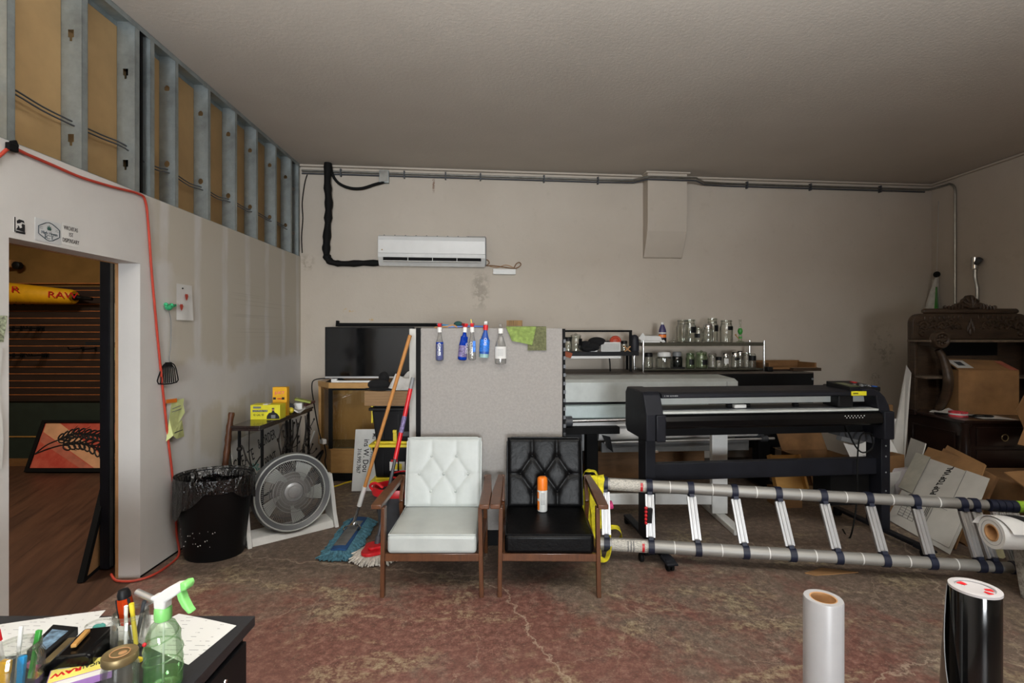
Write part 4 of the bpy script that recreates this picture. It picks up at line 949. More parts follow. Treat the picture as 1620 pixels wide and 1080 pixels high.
# wooden crate and clothes on the totes
ck = thing('wooden_box', 'rough pale wooden box lying on top of the tote stack', 'box', (-.98, 4.50, .936))
MB().bx(-.27, .25, -.17, .17, 0, .125).build('box_sides', M['crate'], ck, bevel=.004)
mb = MB()
for k in range(5): mb.bx(-.262, .242, -.172, -.1695, .012+k*.022, .0145+k*.022)
mb.build('grain_line', M['pine'], ck)
cp = thing('cloth_hat', 'black cloth cap lying on the rough wooden box', 'cap', (-1.155, 4.45, 1.062))
MB().ball((0, 0, .045), .10, 16, 10, (1, .8, .48)).ball((.03, .05, .10), .06, 12, 8, (.8, .8, .9)).build('crown', M['cloth'], cp); MB().sheet(8, 4, lambda u, w: V((-.10+.30*u, -.06-.08*sin(pi*u)*w, .02-.01*w)), .008).build('brim', M['cloth'], cp)
mb = MB(); random.seed(5)
def shirt(u, w):
    x = -.16+.34*u; y = -.14+.26*w
    e = min(1, 5*u)*min(1, 5*(1-u))*min(1, 4*w)*min(1, 4*(1-w))
    return V((x, y, .004+e*(.10+.025*sin(9*u+4*w)+.018*sin(14*w-7*u)+.012*sin(23*u*w))))
tag(mb.sheet(30, 24, shirt, .006, M=Matrix.Translation((-.91, 4.49, 1.063))).build('white_shirt', M['clothw']), 'crumpled white shirt on the rough wooden box', 'shirt')
# blue dust mop
dm = thing('dust_mop', 'blue dust mop with wooden handle leaning on edge of grey panel', 'mop', (-1.21, 3.85, 0))
cx = -1.208; mb = MB()
MB().sheet(6, 20, lambda u, w: V((cx-.055+.11*u-.02+.035*(1-w), 3.52+.62*w, .055+.008*sin(3*u))), .012).build('mop_backing', M['tealb'], dm, world=True)
random.seed(8); mb = MB()
def strand(p, d, L, r=.009):
    pts = [p, p+d*L*.5+V((random.uniform(-.008, .008), random.uniform(-.008, .008), -.012)), p+d*L+V((random.uniform(-.012, .012), random.uniform(-.012, .012), 0))]
    pts[2].z = r+random.uniform(0, .012); pts[1].z = max(r, p.z*.7); mb.tube(pts, [r, r*1.1, r*.7], 5)
for k in range(62):
    w = k/61; y = 3.50+.66*w; xc = cx-.02+.035*(1-w)
    for sx in (-1, 1):
        for z in (.05, .028): strand(V((xc+sx*.05, y, z)), V((sx, random.uniform(-.35, .15), 0)).normalized(), random.uniform(.055, .085))
for k in range(16):
    u = k/15; xx = cx-.02-.07+.14*u
    for y, s in ((3.53, -1), (4.13, 1)):
        for z in (.05, .028): strand(V((xx+(.035 if s < 0 else 0), y, z)), V(((u-.5)*1.1, s, 0)).normalized(), random.uniform(.055, .08))
mb.build('mop_fringe', M['teal'], dm, world=True, weld=False)
MB().sheet(3, 10, lambda u, w: V((cx-.042+.084*u-.012+.014*(1-w), 3.58+.47*w, .067)), .004).build('mop_pad', mat('worn grey pad', (104,104,102), .8, var=.2), dm, world=True)
top = V((-.742, 3.73, 1.535)); bot = V((cx, 3.90, .09)); dd = (top-bot).normalized(); f1 = bot+dd*.20
MB().tube([f1, top], .0135, 10).build('handle', M['pale'], dm, world=True)
MB().tube([bot+dd*.16, bot+dd*.32], .0175, 10).build('tape_wrap', M['white2'], dm, world=True)
MB().tube([bot, bot+dd*.17], .012, 10).build('ferrule', M['chrome'], dm, world=True)
mb = MB().tube(smooth_path([(cx-.05, 3.83, .075), (cx-.06, 3.88, .08), (cx, 3.93, .085), (cx+.06, 3.88, .08), (cx+.05, 3.83, .075)], 5), .005, 6, closed=False).bx(cx-.02, cx+.02, 3.87, 3.93, .068, .10); mb.build('wire_clamp', M['chrome'], dm, world=True)
# red spin mop
sm = thing('spin_mop', 'red headed spin mop with white yarn and red and grey pole by white chair', 'mop', (-.955, 3.52, 0))
c = V((-.938, 3.53, 0))
mb = MB(); pl = [(.10*cos(a)*(1+.18*cos(3*a)), .10*sin(a)*(1+.18*cos(3*a))) for a in [2*pi*k/36 for k in range(36)]]
mb.prism(pl, .05, .075, Matrix.Translation(c)); mb.prism([(x*.55, y*.55) for x, y in pl], .075, .095, Matrix.Translation(c)); mb.build('mop_plate', M['red'], sm, world=True, bevel=.006)
random.seed(9); mb = MB()
for k in range(110):
    a = 2*pi*k/110; d = V((cos(a), sin(a), 0)); p = c+d*.085+V((0, 0, .045)); L = random.uniform(.05, .10); 
    e = p+d*L; e.z = .007+random.uniform(0, .02); mb.tube([p, (p+e)/2+V((random.uniform(-.01,.01), random.uniform(-.01,.01), .006)), e], [.007, .0075, .006], 5)
mb.build('yarn_fringe', M['yarn'], sm, world=True, weld=False)
top = V((-.715, 3.70, 1.23)); bot = c+V((0, .02, .09)); dd = (top-bot); 
MB().tube([bot, bot+dd*.52], .0115, 10).build('lower_pole', M['gd'], sm, world=True)
MB().tube([bot+dd*.50, bot+dd*.93], .0155, 10).build('red_pole', M['red'], sm, world=True)
MB().tube([bot+dd*.66, bot+dd*.76], .0165, 10).build('pole_label', M['purplab'], sm, world=True)
MB().tube([bot+dd*.92, top], .0145, 10).build('grip', M['gm'], sm, world=True)
MB().tube([bot-V((0,0,.02)), bot+dd*.05], .02, 10).build('swivel_joint', M['gd'], sm, world=True)
# spin mop bucket
bu = thing('mop_bucket', 'black mop bucket with red rim and wringer behind arm of white chair', 'bucket', (-.88, 3.93, 0))
MB().lathe([(.0, 0), (.80, 0), (.92, .22), (1.08, .31), (1.12, .33), (1.12, .345), (.98, .345), (.9, .22), (.78, .02), (0, .02)], 32, ex=.165, ey=.135).build('tub', M['gd'], bu)
MB().lathe([(1.13, .33), (1.15, .35), (1.10, .385), (1.0, .385), (1.0, .33)], 32, ex=.168, ey=.138).build('rim', M['red'], bu)
MB().lathe([(.60, .33), (.72, .40), (.78, .46), (.70, .46), (.6, .40), (.5, .30), (0, .30)], 28, c=(.05, .01, 0), ex=.13, ey=.13).build('wringer_basket', M['black'], bu)
MB().tube(ring((.05, .01, .462), .098, 28, (1,0,0), (0,1,0)), .008, 6, closed=True).build('wringer_ring', M['red'], bu)
MB().tube(smooth_path([(-.165, -.05, .35), (-.19, -.07, .40), (-.14, -.10, .43), (-.08, -.12, .40)], 5), .010, 8).build('bail_handle', M['red'], bu)
# ================================================================ CENTRE
# grey cubicle panel
PYF = 3.74
cp_ = thing('partition_panel', 'tall grey fabric office panel with black edges behind the two chairs', 'panel', (-.15, 3.77, 0))
x0, x1, zt = -.668, .372, 1.586
MB().bx(x0, x1-.004, PYF, PYF+.05, .11, zt).build('fabric_face', M['fabricg'], cp_, world=True, bevel=.006)
MB().bx(x0-.035, x0, PYF+.002, PYF+.054, .0, zt+.004).build('side_frame', M['blackm'], cp_, world=True, bevel=.003)
MB().bx(x1-.004, x1+.018, PYF+.002, PYF+.054, .0, zt-.004).build('side_frame', M['blackm'], cp_, world=True, bevel=.003)
MB().bx(x0, x1, PYF-.004, PYF+.056, 0, .11).build('kick_plate', M['blackm'], cp_, world=True, bevel=.003)
mb = MB()
for k in range(16): mb.bx(x1+.004, x1+.021, PYF-.001, PYF+.004, .55+k*.062, .575+k*.062)
mb.build('slot_marks', M['gd'], cp_, world=True)
tag(MB().bx(-.795, -.30, 3.96, 3.985, .0, 1.585).build('white_board', M['cardw'], bevel=.004), 'tall white board standing behind left edge of grey panel', 'board')
# spray bottles hung over the panel edge
def spray(x, label, ztop, h, w, d, neck, bodym, liq, lv, headm, capm, labm=None, tilt=0, ry=0, group=None, lab=(.12, .5)):
    zb = ztop-h; yf = PYF-.004-d/2
    o = thing('spray_bottle', label, 'spray bottle', (x, yf, zb), 0, 'spray bottles hung over the grey panel'); o.rotation_euler = (0, tilt, ry)
    hb = h*.80; W = w/2
    prof = [(0, .004), (W*.55, 0), (W*.95, .006), (W, .02), (W*1.0, hb*.5), (W*.86, hb*.62), (W*.55, hb*.80), (neck, hb*.90), (neck, hb)]
    MB().lathe(prof, 20, ex=1, ey=d/w).build('bottle', bodym, o)
    if liq:
        k = .93; pf = [(0, .006), (W*.5, .004), (W*.9, .01), (W*k, .024)]
        for r, z in prof[4:-1]:
            if z < hb*lv: pf.append((r*k, z))
        pf += [(pf[-1][0]*.99, hb*lv), (0, hb*lv)]
        MB().lathe(pf, 20, ex=1, ey=d/w).build('liquid', liq, o)
    MB().lathe([(neck*1.35, hb-.012), (neck*1.35, hb+.022), (neck*1.1, hb+.026), (0, hb+.026)], 16).build('collar', capm, o)
    mb = MB(); zh = hb+.024
    mb.prism([(-.030, zh+.028), (-.024, zh+.008), (-.012, zh), (.012, zh), (.028, zh+.012), (.085, zh+.016), (.088, zh+.032), (.02, h), (-.02, h-.002)], -.012, .012, PX)
    mb.build('spray_head', headm, o, bevel=.004)
    MB().prism([(.034, zh+.012), (.046, zh+.012), (.064, zh-.03), (.060, zh-.052), (.053, zh-.05), (.054, zh-.03)], -.008, .008, PX).build('trigger', headm, o, bevel=.003)
    if labm:
        z0, z1 = lab; MB().lathe([(W*1.012, hb*z0), (W*1.015, hb*(z0+z1)/2), (W*1.012, hb*z1)], 20, ex=1, ey=d/w, cap=False).build('label', labm, o)
    return o
def vtext(o, s, sz, x, y, z, m):
    text(s, sz, frame((x, y, z), (0, 0, -1), (1, 0, 0)), m, o, world=False, sx=1.1)
Z = lambda py: CAMZ-(py-HZ)/F*PYF
def bx_(px): return (px-810)/F*(PYF-.03)
s = spray(bx_(695.5), 'clear spray bottle with red head and blue liquid, first from left on panel', Z(511), .275, .058, .05, .012, M['petc'], M['bluel'], .62, M['red'], M['white'])
vtext(s, 'GLASS', .030, .0, -.0285, .085, M['white'])
s = spray(bx_(731), 'blue spray bottle with red head and violet label, tilted, second on panel', Z(511), .270, .066, .055, .012, M['bluel'], M['bluel'], .8, M['red'], M['white'], M['purplab'], tilt=.10, ry=.35)
vtext(s, 'GLASS', .026, .018, -.026, .09, M['white'])
s = spray(bx_(747), 'slim clear spray bottle with red head and narrow blue label on panel', Z(511), .27, .056, .05, .012, M['petc'], None, 0, M['red'], M['white'])
MB().bx(.006, .026, -.027, -.018, .06, .14).build('label', M['bluelab'], s); vtext(s, 'CLEAN', .026, -.006, -.0265, .09, M['white'])
s = spray(bx_(765.5), 'blue spray bottle with white head and red collar hanging on panel', Z(508), .262, .070, .055, .013, mat('opaque blue bottle', (24,74,160), .4, var=.06), None, 0, M['white'], M['red'], M['bluelab'], tilt=.06, lab=(.2, .62))
MB().lathe([(.0, -.001), (.034, -.001), (.0355, .026), (.0, .026)], 20, ey=.055/.07).build('base_band', mat('pale aqua base', (132,168,168), .4), s); vtext(s, 'OXI', .028, .004, -.030, .115, M['white'])
s = spray(bx_(792), 'large clear spray bottle with white head and white label hanging on panel', Z(512), .295, .082, .06, .014, M['petc'], None, 0, M['petc'], M['white'], M['white2'], lab=(.18, .55))
mb = MB()
for k in range(6): mb.bx(-.022, .022, -.0325, -.0315, .065+k*.009, .067+k*.009)
mb.build('label_print', M['gm'], s)
# brushes and sponge lying on the panel edge
tag(MB().tube(smooth_path([V((bx_(716), PYF+.02, zt+.016)), V((bx_(700), PYF+.022, zt+.024)), V((bx_(690), PYF+.03, zt+.030))], 4), .012, 8, flat=.5).build('blue_scraper', M['cyan']), 'blue handled scraper lying on top of panel beside first bottle', 'scraper')
tag(MB().tube([V((bx_(708), PYF+.02, zt+.010)), V((bx_(740), PYF+.03, zt+.014)), V((bx_(764), PYF+.025, zt+.013))], .012, 8, flat=.6).build('blue_brush_handle', M['blue']), 'long blue brush handle on top of panel behind the bottles', 'brush')
tag(MB().ball((bx_(723), PYF+.05, zt+.032), .03, 12, 8, (1.1, .8, .7)).build('green_sponge', mat('dark green sponge', (28,66,62), .9, var=.2)), 'dark green sponge on top of panel beside second bottle', 'sponge')
tag(MB().tube(smooth_path([V((bx_(686), PYF+.012, zt+.006)), V((bx_(704), PYF+.01, zt+.012)), V((bx_(716), PYF+.012, zt+.022)), V((bx_(722), PYF+.01, zt+.006))], 4), .006, 6).build('cream_string', M['kraft']), 'cream string lying on top of the grey panel', 'string')
tag(MB().bar((bx_(746), PYF+.035, zt+.02), (bx_(744), PYF+.035, zt+.065), .012, .006).build('yellow_stick', M['yellow']), 'short yellow stick standing up behind the slim bottle', 'stick')
br = thing('scrub_brush', 'brown bristle brush standing on top of the grey panel', 'brush', (bx_(814), PYF+.03, zt))
MB().bx(-.06, .06, -.02, .02, 0, .018).build('brush_block', M['walnut'], br, bevel=.003); MB().bx(-.058, .058, -.018, .018, .018, .058).build('bristles', M['brist'], br)
def drape(x0, x1, zlo, zhi, sk, name, lab, m, yo):
    def f(u, w):   # w 0 front bottom .. 1 over the top to the back
        x = x0+(x1-x0)*u; 
        if w < .8:
            q = w/.8; return V((x+sk*(1-q)*(u-.6)*1.0, PYF-yo-.004*sin(9*u+2*q)-.002, zlo(u)+(zhi+.004-zlo(u))*q))
        q = (w-.8)/.2; return V((x, PYF-yo+q*(.055+yo), zhi+.006+.006*sin(pi*q)))
    tag(MB().sheet(14, 16, f, .006).build(name, m), lab, 'towel')
drape(bx_(835), bx_(864.5), lambda u: Z(554), zt, 0, 'olive_towel', 'olive terry towel hung over grey panel edge', M['olive'], .008)
drape(bx_(801), bx_(848), lambda u: Z(539)-(.03*u), zt, -.07, 'lime_cloth', 'lime green microfibre cloth hung over grey panel edge', M['lime'], .018)
# armchairs
M['vinw'] = mat('white vinyl', (177,182,179), .42, var=.03, bump=.08, bscale=160)
M['vinb'] = mat('black vinyl', (8,8,9), .38, var=.2, bump=.5, bscale=28, spec=.14)
def armchair(cx, cy, rz, label, m, deep):
    o = thing('armchair', label, 'armchair', (cx, cy, 0), rz, 'mid-century armchairs in front of grey panel')
    W = .262
    # seat cushion
    def seat_top(u, w):
        return V(((u-.5)*2*W, -.305+.52*w, .372+.006*w+.010*sin(pi*u)*sin(pi*w)**.6))
    mb = MB().bx(-W, W, -.305, .215, .255, .366); mb.build('seat_cushion', m, o, bevel=.022, seg=4)
    MB().sheet(16, 16, lambda u, w: V(((u-.5)*2*(W-.018), -.29+.49*w, .362+.013*(sin(pi*u)*sin(pi*w))**.5)), .008).build('seat_top', m, o)
    lp = [(-W+.008, -.297), (W-.008, -.297), (W-.008, .205), (-W+.008, .205)]
    MB().tube([V((x, y, .366)) for x, y in lp], .0045, 6, closed=True).build('piping', m, o)
    # tufted back, front surface as a height field over its slope
    o0 = V((0, .195, .368)); up = V((0, .085, .452)); L = up.length; upn = up.normalized(); nn = V((0, -upn.z, upn.y)); Wb = .257
    B = [(-.085, .335), (.085, .335), (-.168, .215), (0, .215), (.168, .215), (-.085, .10), (.085, .10)]
    segs = [(0,2),(0,3),(1,3),(1,4),(2,5),(3,5),(3,6),(4,6)]
    segs = [(V(B[a]), V(B[b])) for a, b in segs]+[(V(B[0]), V((-.085, L))), (V(B[1]), V((.085, L))), (V(B[5]), V((-.085, 0))), (V(B[6]), V((.085, 0))), (V(B[2]), V((-Wb, .215))), (V(B[4]), V((Wb, .215)))]
    def hgt(x, y):
        dm = 9
        for a, b in segs:
            ab = b-a; q = max(0, min(1, (V((x, y))-a).dot(ab)/ab.dot(ab))); dm = min(dm, (V((x, y))-a-ab*q).length)
        db = min((V((x, y))-V(p)).length for p in B)
        e = min(1, (Wb-abs(x))/.03, y/.03+.2, (L-y)/.03); e = max(0, e)
        return sqrt(max(0, 1-(1-e)**2))*.022+.004-deep*(.007*math.exp(-(dm/.010)**2)+.006*math.exp(-(dm/.03)**2)+.014*math.exp(-(db/.02)**2))
    nx, ny = 72, 62; vs = []; fs = []
    for i in range(nx+1):
        for j in range(ny+1):
            x = -Wb+2*Wb*i/nx; y = L*j/ny; vs.append(o0+V((x, 0, 0))+upn*y+nn*hgt(x, y))
    for i in range(nx):
        for j in range(ny): fs.append((i*(ny+1)+j, (i+1)*(ny+1)+j, (i+1)*(ny+1)+j+1, i*(ny+1)+j+1))
    mb = MB().add(vs, fs, True)
    # sides and rear of the cushion
    bm_ = MB(); q = []
    for y, t_ in ((0, .085), (L, .075)):
        for x, dpt in ((-Wb, -.002), (Wb, -.002), (Wb-.012, -t_), (-Wb+.012, -t_)): q.append(o0+V((x, 0, 0))+upn*y+nn*(dpt+.008))
    mb.hexa(q); mb.build('back_cushion', m, o, weld=False)
    pp = [o0+V((x, 0, 0))+upn*y+nn*.010 for x, y in ((-Wb, .01), (-Wb, L-.03), (-Wb+.012, L-.008), (-Wb+.03, L), (Wb-.03, L), (Wb-.012, L-.008), (Wb, L-.03), (Wb, .01))]
    MB().tube(pp, .0055, 6).build('back_piping', m, o)
    for (x, y) in B: MB().ball(o0+V((x, 0, 0))+upn*y+nn*(hgt(x, y)+.003), .0095, 10, 6, (1, .6, 1)).build('button', m, o)
    wd = M['walnut']
    for s in (-1, 1):
        xa = s*.287
        MB().bar((xa+s*.004, -.287, 0), (xa-s*.004, -.29, .53), .026, .036, .024, .05, up=(0,1,0)).build('front_leg', wd, o, bevel=.004)
        MB().bar((xa, .325, 0), (xa, .20, .40), .026, .034, .026, .048, up=(0,1,0)).bar((xa, .20, .40), (xa, .285, .555), .026, .046, .024, .034, up=(0,1,0)).build('rear_leg', wd, o, bevel=.004)
        MB().prism([(-.345, s*.312-.033), (-.345, s*.312+.027), (-.10, s*.312+.032), (.30, s*.303+.022), (.30, s*.303-.022), (-.10, s*.312-.034)], .530, .558, Matrix(((0,1,0,0),(1,0,0,0),(0,0,1,0),(0,0,0,1)))).build('armrest', wd, o, bevel=.006)
        MB().bar((xa, -.28, .235), (xa, .24, .255), .022, .05, up=(0,0,1)).build('side_rail', wd, o, bevel=.003)
    MB().bar((-.28, -.285, .232), (.28, -.285, .232), .024, .045, up=(0,0,1)).build('front_rail', wd, o, bevel=.003)
    MB().bar((-.28, .235, .25), (.28, .235, .25), .024, .05, up=(0,0,1)).build('rear_rail', wd, o, bevel=.003)
    mb = MB()
    for z in (.45, .62, .78):
        yb = .195+.085*(z-.368)/.452+.098; mb.bar((-.24, yb, z), (.24, yb, z), .014, .05, up=(0,0,1))
    mb.build('back_slat', wd, o, bevel=.003)
    return o
armchair(-.470, 3.30, .0, 'white vinyl tufted armchair with walnut wood arms and legs', M['vinw'], .32)
ch2 = armchair(.222, 3.30, -.012, 'black vinyl tufted armchair with walnut wood arms and legs', M['vinb'], .62)
sc_ = thing('spray_can', 'white spray can with orange cap standing on the black chair seat', 'spray can', (.200, 3.37, .381))
MB().lathe([(.030, 0), (.033, .004), (.033, .138), (.031, .145), (0, .145)], 26).build('can_body', mat('white can print', (206,208,206), .35, var=.03), sc_)
MB().lathe([(.0335, .140), (.0335, .205), (.031, .218), (.022, .224), (0, .225)], 26).build('cap', M['orangec'], sc_)
mb = MB()
for z, w, zz in ((.018, .9, .045), (.075, .7, .05)): mb.lathe([(.0333, z), (.0336, z+.001), (.0336, z+zz-.001), (.0333, z+zz)], 26)
def arc(mb, a0, a1, z0, z1, r):
    n = 8; vs = []
    for k in range(n+1):
        a = a0+(a1-a0)*k/n; vs += [V((r*cos(a), r*sin(a), z0)), V((r*cos(a), r*sin(a), z1))]
    mb.add(vs, [(2*k, 2*k+2, 2*k+3, 2*k+1) for k in range(n)], True)
mb = MB(); arc(mb, radians(190), radians(232), .012, .07, .0336); arc(mb, radians(190), radians(225), .085, .13, .0336); mb.build('orange_print', M['orangec'], sc_)
mb = MB()
for k in range(9): arc(mb, radians(250), radians(295), .05+k*.009, .053+k*.009, .0336)
mb.build('fine_print', M['gm'], sc_)
# ================================================================ LADDER
def onl(px, A, D):
    m = (px-810)/F; t = (A.y*m-A.x)/(D.x-m*D.y); return t
LA, LD = V((.644, 3.477, 0)), V((2.389, -.355, 0))
UA, UD = V((.655, 3.612, 0)), V((2.40, -.355, 0))
r0, r1 = .044, .033
ld = thing('telescopic_ladder', 'long aluminium telescopic ladder lying on its side across the floor', 'ladder', (.62, 3.48, 0))
lo_px = [960, 1030, 1104, 1179, 1253, 1326, 1400, 1474, 1551, 1574]
up_px = [957, 1027, 1092, 1161, 1230, 1301, 1373, 1447, 1521, 1540]
tl = [onl(p, LA, LD) for p in lo_px]; tu = [onl(p, UA, UD) for p in up_px]
def rad(k, n=9): return r0+(r1-r0)*k/n
def lower(t, r): p = LA+LD*t; return V((p.x, p.y, .1205))
def upper(t): p = UA+UD*t; return V((p.x, p.y, .488-.034*t))
mb = MB(); mk = MB(); ms = MB()
def rail(ts, fn, start, end, name):
    mb = MB(); cuts = [start]+ts+[end]
    for k in range(len(cuts)-1):
        r = rad(k); a, b = fn(cuts[k], r0), fn(cuts[k+1], r0); mb.tube([a, b], r, 20)
        if 1 < k < 9: 
            c = a.lerp(b, .5); d = (b-a).normalized(); ms.tube([c-d*.003, c+d*.003], r+.0006, 20)
    mb.build(name, M['alud'], ld, world=True)
rail(tl, lower, -.02, tl[-1]+.06, 'lower_rail'); rail(tu, lambda t, r: upper(t), -.02, tu[-1]+.03, 'upper_rail')
ms.build('graduation_mark', M['white'], ld, world=True)
RUNG = [(-.029, -.012), (.029, -.012), (.029, .010), (.020, .010), (.017, .014), (.011, .014), (.008, .008), (-.004, .008), (-.007, .014), (-.013, .014), (-.016, .010), (-.029, .010)]
def collar(c, d, r, side):
    mb = MB(); d = d.normalized(); mb.tube([c-d*.020, c+d*.020], r+.006, 18)
    return mb
for k in range(10):
    a, b = lower(tl[k], r0), upper(tu[k]); r = rad(k)
    d = (b-a).normalized()
    mbc = collar(a, LD, r, 1); mbc.bar(a+d*(r-.004), a+d*(r+.016), .062, .03, up=LD); mbc.build('collar', M['navy'], ld, world=True)
    mbc = collar(b, UD, r, -1); mbc.bar(b-d*(r-.004), b-d*(r+.016), .062, .03, up=LD); mbc.build('collar', M['navy'], ld, world=True)
    p0, p1 = a+d*(r+.012), b-d*(r+.012); xx = LD.normalized(); xx = (xx-d*xx.dot(d)).normalized(); zz = xx.cross(d)
    if zz.y > 0: zz = -zz
    yy = d; Mx = Matrix.Identity(4)
    for i, ax in enumerate((xx, zz, d)):
        for q in range(3): Mx[q][i] = ax[q]
    Mx.translation = p0
    MB().prism(RUNG, 0, (p1-p0).length, Mx).build('rung', M['alu'], ld, world=True)
# collapsed top sections packed together, with lime end cap
tt = tu[-1]
for k in range(4):
    t0_ = tt+.043+k*.016; c = upper(t0_); MB().tube([c-UD.normalized()*.017, c+UD.normalized()*.017], .038, 18).build('collar', M['navy'], ld, world=True)
    ta = tl[-1]+.043+k*.016; a = lower(ta, r0); d = (c-a).normalized(); p0, p1 = a+d*.04, c-d*.04
    xx = LD.normalized(); xx = (xx-d*xx.dot(d)).normalized(); zz = xx.cross(d); zz = -zz if zz.y > 0 else zz
    Mx = Matrix.Identity(4)
    for i, ax in enumerate((xx, zz, d)):
        for q in range(3): Mx[q][i] = ax[q]
    Mx.translation = p0; MB().prism([(x*.6, y) for x, y in RUNG], 0, (p1-p0).length, Mx).build('rung', M['alu'], ld, world=True)
    MB().tube([a-LD.normalized()*.017, a+LD.normalized()*.017], .038, 18).build('collar', M['navy'], ld, world=True)
c = upper(tt+.104); MB().lathe([(.037, 0), (.037, .05), (.03, .062), (0, .064)], 18, M=Matrix.Translation(c-UD.normalized()*.01) @ UD.normalized().to_track_quat('Z', 'Y').to_matrix().to_4x4()).build('end_cap', M['limec'], ld, world=True)
# labels and clip on the wide end
def wrap(c0, c1, r, a0, a1, m, name):
    d = (c1-c0).normalized(); Mx = d.to_track_quat('Z', 'Y').to_matrix().to_4x4(); Mx.translation = c0; mb = MB(); n = 12; vs = []; L = (c1-c0).length
    yv = Mx.to_3x3().inverted() @ V((0, -1, 0)); base = atan2(yv.y, yv.x)
    for k in range(n+1):
        a = base+a0+(a1-a0)*k/n; vs += [V((r*cos(a), r*sin(a), 0)), V((r*cos(a), r*sin(a), L))]
    mb.add(vs, [(2*k, 2*k+2, 2*k+3, 2*k+1) for k in range(n)], True, Mx); return mb.build(name, m, ld, world=True)
tlab = NT('printed warning label'); n = tlab.noise(tlab.coord((18, 18, 90)), 4, 3); tlab.bsdf(tlab.ramp(n, [(.46, (206,202,192)), (.6, (150,148,140))]), .6); M['plabel'] = tlab.m
for fn, ts in ((lambda t: upper(t), tu), (lambda t: lower(t, r0), tl)):
    a = fn(ts[0]+.014); b = fn(ts[1]-.012)
    wrap(a, b, rad(1)+.0008, -1.2, 1.35, M['plabel'], 'warning_label')
    wrap(a.lerp(b, .86), a.lerp(b, .93), rad(1)+.0014, -.7, .8, M['red'], 'red_mark')
a = lower(tl[0]+.014, r0); b = lower(tl[1]-.012, r0)
for q in (.45, .53, .61): wrap(a.lerp(b, q), a.lerp(b, q+.02), rad(1)+.0014, -1.0, 1.0, M['navy'], 'blue_stripe')
p = lower(tl[1], r0).lerp(upper(tu[1]), .53)+V((0, -.02, 0))
MB().box(p+V((-.012, -.012, 0)), (.034, .022, .10), (0, .05, 0)).build('rung_clip', M['black'], ld, world=True, bevel=.003)
mb = MB()
for k in range(5): mb.ball(p+V((-.036, -.012, -.05+.025*k)), .012, 10, 6)
mb.build('red_bead_row', M['red'], ld, world=True)
# yellow strap bundle over the ladder end
ys = thing('yellow_strap_bundle', 'tangled yellow webbing straps draped over ladder end behind black chair arm', 'straps', (.60, 3.72, 0))
random.seed(31)
def ribbon(pts, w, wd=V((1, 0, .15)), n=6):
    pts = smooth_path(pts, n); m = len(pts)-1
    def f(u, v):
        i = u*m; j = min(int(i), m-1); p = pts[j].lerp(pts[j+1], i-j); d = (pts[j+1]-pts[j]).normalized()
        s = (wd-d*wd.dot(d)); s = s.normalized() if s.length > 1e-4 else V((1,0,0)); return p+s*w*(v-.5)*(1+.12*sin(i*.9))
    return MB().sheet(m, 2, f, .004)
u0 = upper(-.01)
def over(x, zl, zr, w, dy=0, wd=V((1, 0, .15))):
    c = V((x, 3.78, .445)); r = .052
    return ribbon([V((x-.03, c.y-r-.04, zl)), V((x-.02, c.y-r-.02+dy, .30)), V((x, c.y-r, .45)), V((x+.005, c.y-.03, .445+r)), V((x+.01, c.y+.03, .445+r-.005)), V((x+.015, c.y+r+.01, .42)), V((x+.02, c.y+r+.02, zr))], w, wd)
for k, (x, zl, zr, w) in enumerate(((.555, .14, .12, .05), (.60, .05, .2, .055), (.648, .16, .1, .045))): over(x, zl, zr, w).build('strap', M['web'], ys, world=True)
ribbon([V((.56, 3.88, -.03)), V((.53, 3.86, .22)), V((.525, 3.85, .40)), V((.55, 3.85, .50)), V((.58, 3.82, .525)), V((.63, 3.78, .50)), V((.60, 3.70, .30)), V((.58, 3.68, -.03))], .045, V((.3, 1, .1))).build('strap', M['web'], ys, world=True)
ribbon([V((.60, 3.58, .005)), V((.66, 3.56, .012)), V((.70, 3.66, .12)), V((.66, 3.70, .15)), V((.72, 3.72, .16)), V((.78, 3.74, .14)), V((.80, 3.78, .06)), V((.74, 3.80, .008))], .04, V((0, 1, .4))).build('strap', M['web'], ys, world=True)
ribbon([V((.60, 3.70, .52)), V((.585, 3.66, .42)), V((.59, 3.64, .28)), V((.60, 3.63, .16)), V((.61, 3.62, -.03))], .05, V((.8, -.5, .1))).build('strap', M['web'], ys, world=True)
ys.location = ys.location+V((-.03, -.163, .043))
pk = thing('pink_tape_roll', 'bright pink tape roll hanging behind ladder rung by black chair', 'tape', P(957, 800, 3.80))
a, b = P(944, 803, 3.70), P(968, 798, 3.72); MB().tube([a, b], .030, 16).build('tape_body', M['pink'], pk, world=True); d = (b-a).normalized()
MB().tube([b-d*.002, b+d*.004], .018, 14).build('core', M['orange'], pk, world=True)

# ================================================================ CUTTING PLOTTER
pl = thing('cutting_plotter', 'black cutting plotter on a wheeled stand behind the ladder', 'plotter', (1.014, 3.75, 0), radians(6.0))
LEN = 1.815
tower = [(-.21, .80), (-.21, .985), (-.15, 1.118), (-.12, 1.135), (.20, 1.142), (.24, 1.10), (.24, .84), (.20, .80)]
MB().prism(tower, -.11, .015, PX).build('left_end_housing', M['char'], pl, bevel=.008)
MB().bx(-.047, .022, -.235, -.13, .80, .985).build('left_front_cover', M['char'], pl, bevel=.008)
MB().prism([(-.18, 1.10), (-.17, 1.122), (-.12, 1.132), (.18, 1.138), (.22, 1.12), (.22, 1.09), (-.17, 1.092)], .015, 1.55, PX).build('top_cover', M['char'], pl, bevel=.004)
rp = [(1.52, 1.092), (1.52, 1.142), (1.60, 1.146), (1.655, 1.128), (1.70, 1.085), (1.735, 1.02), (1.745, .97), (1.745, .80), (1.66, .80), (1.645, 1.0), (1.63, 1.092)]
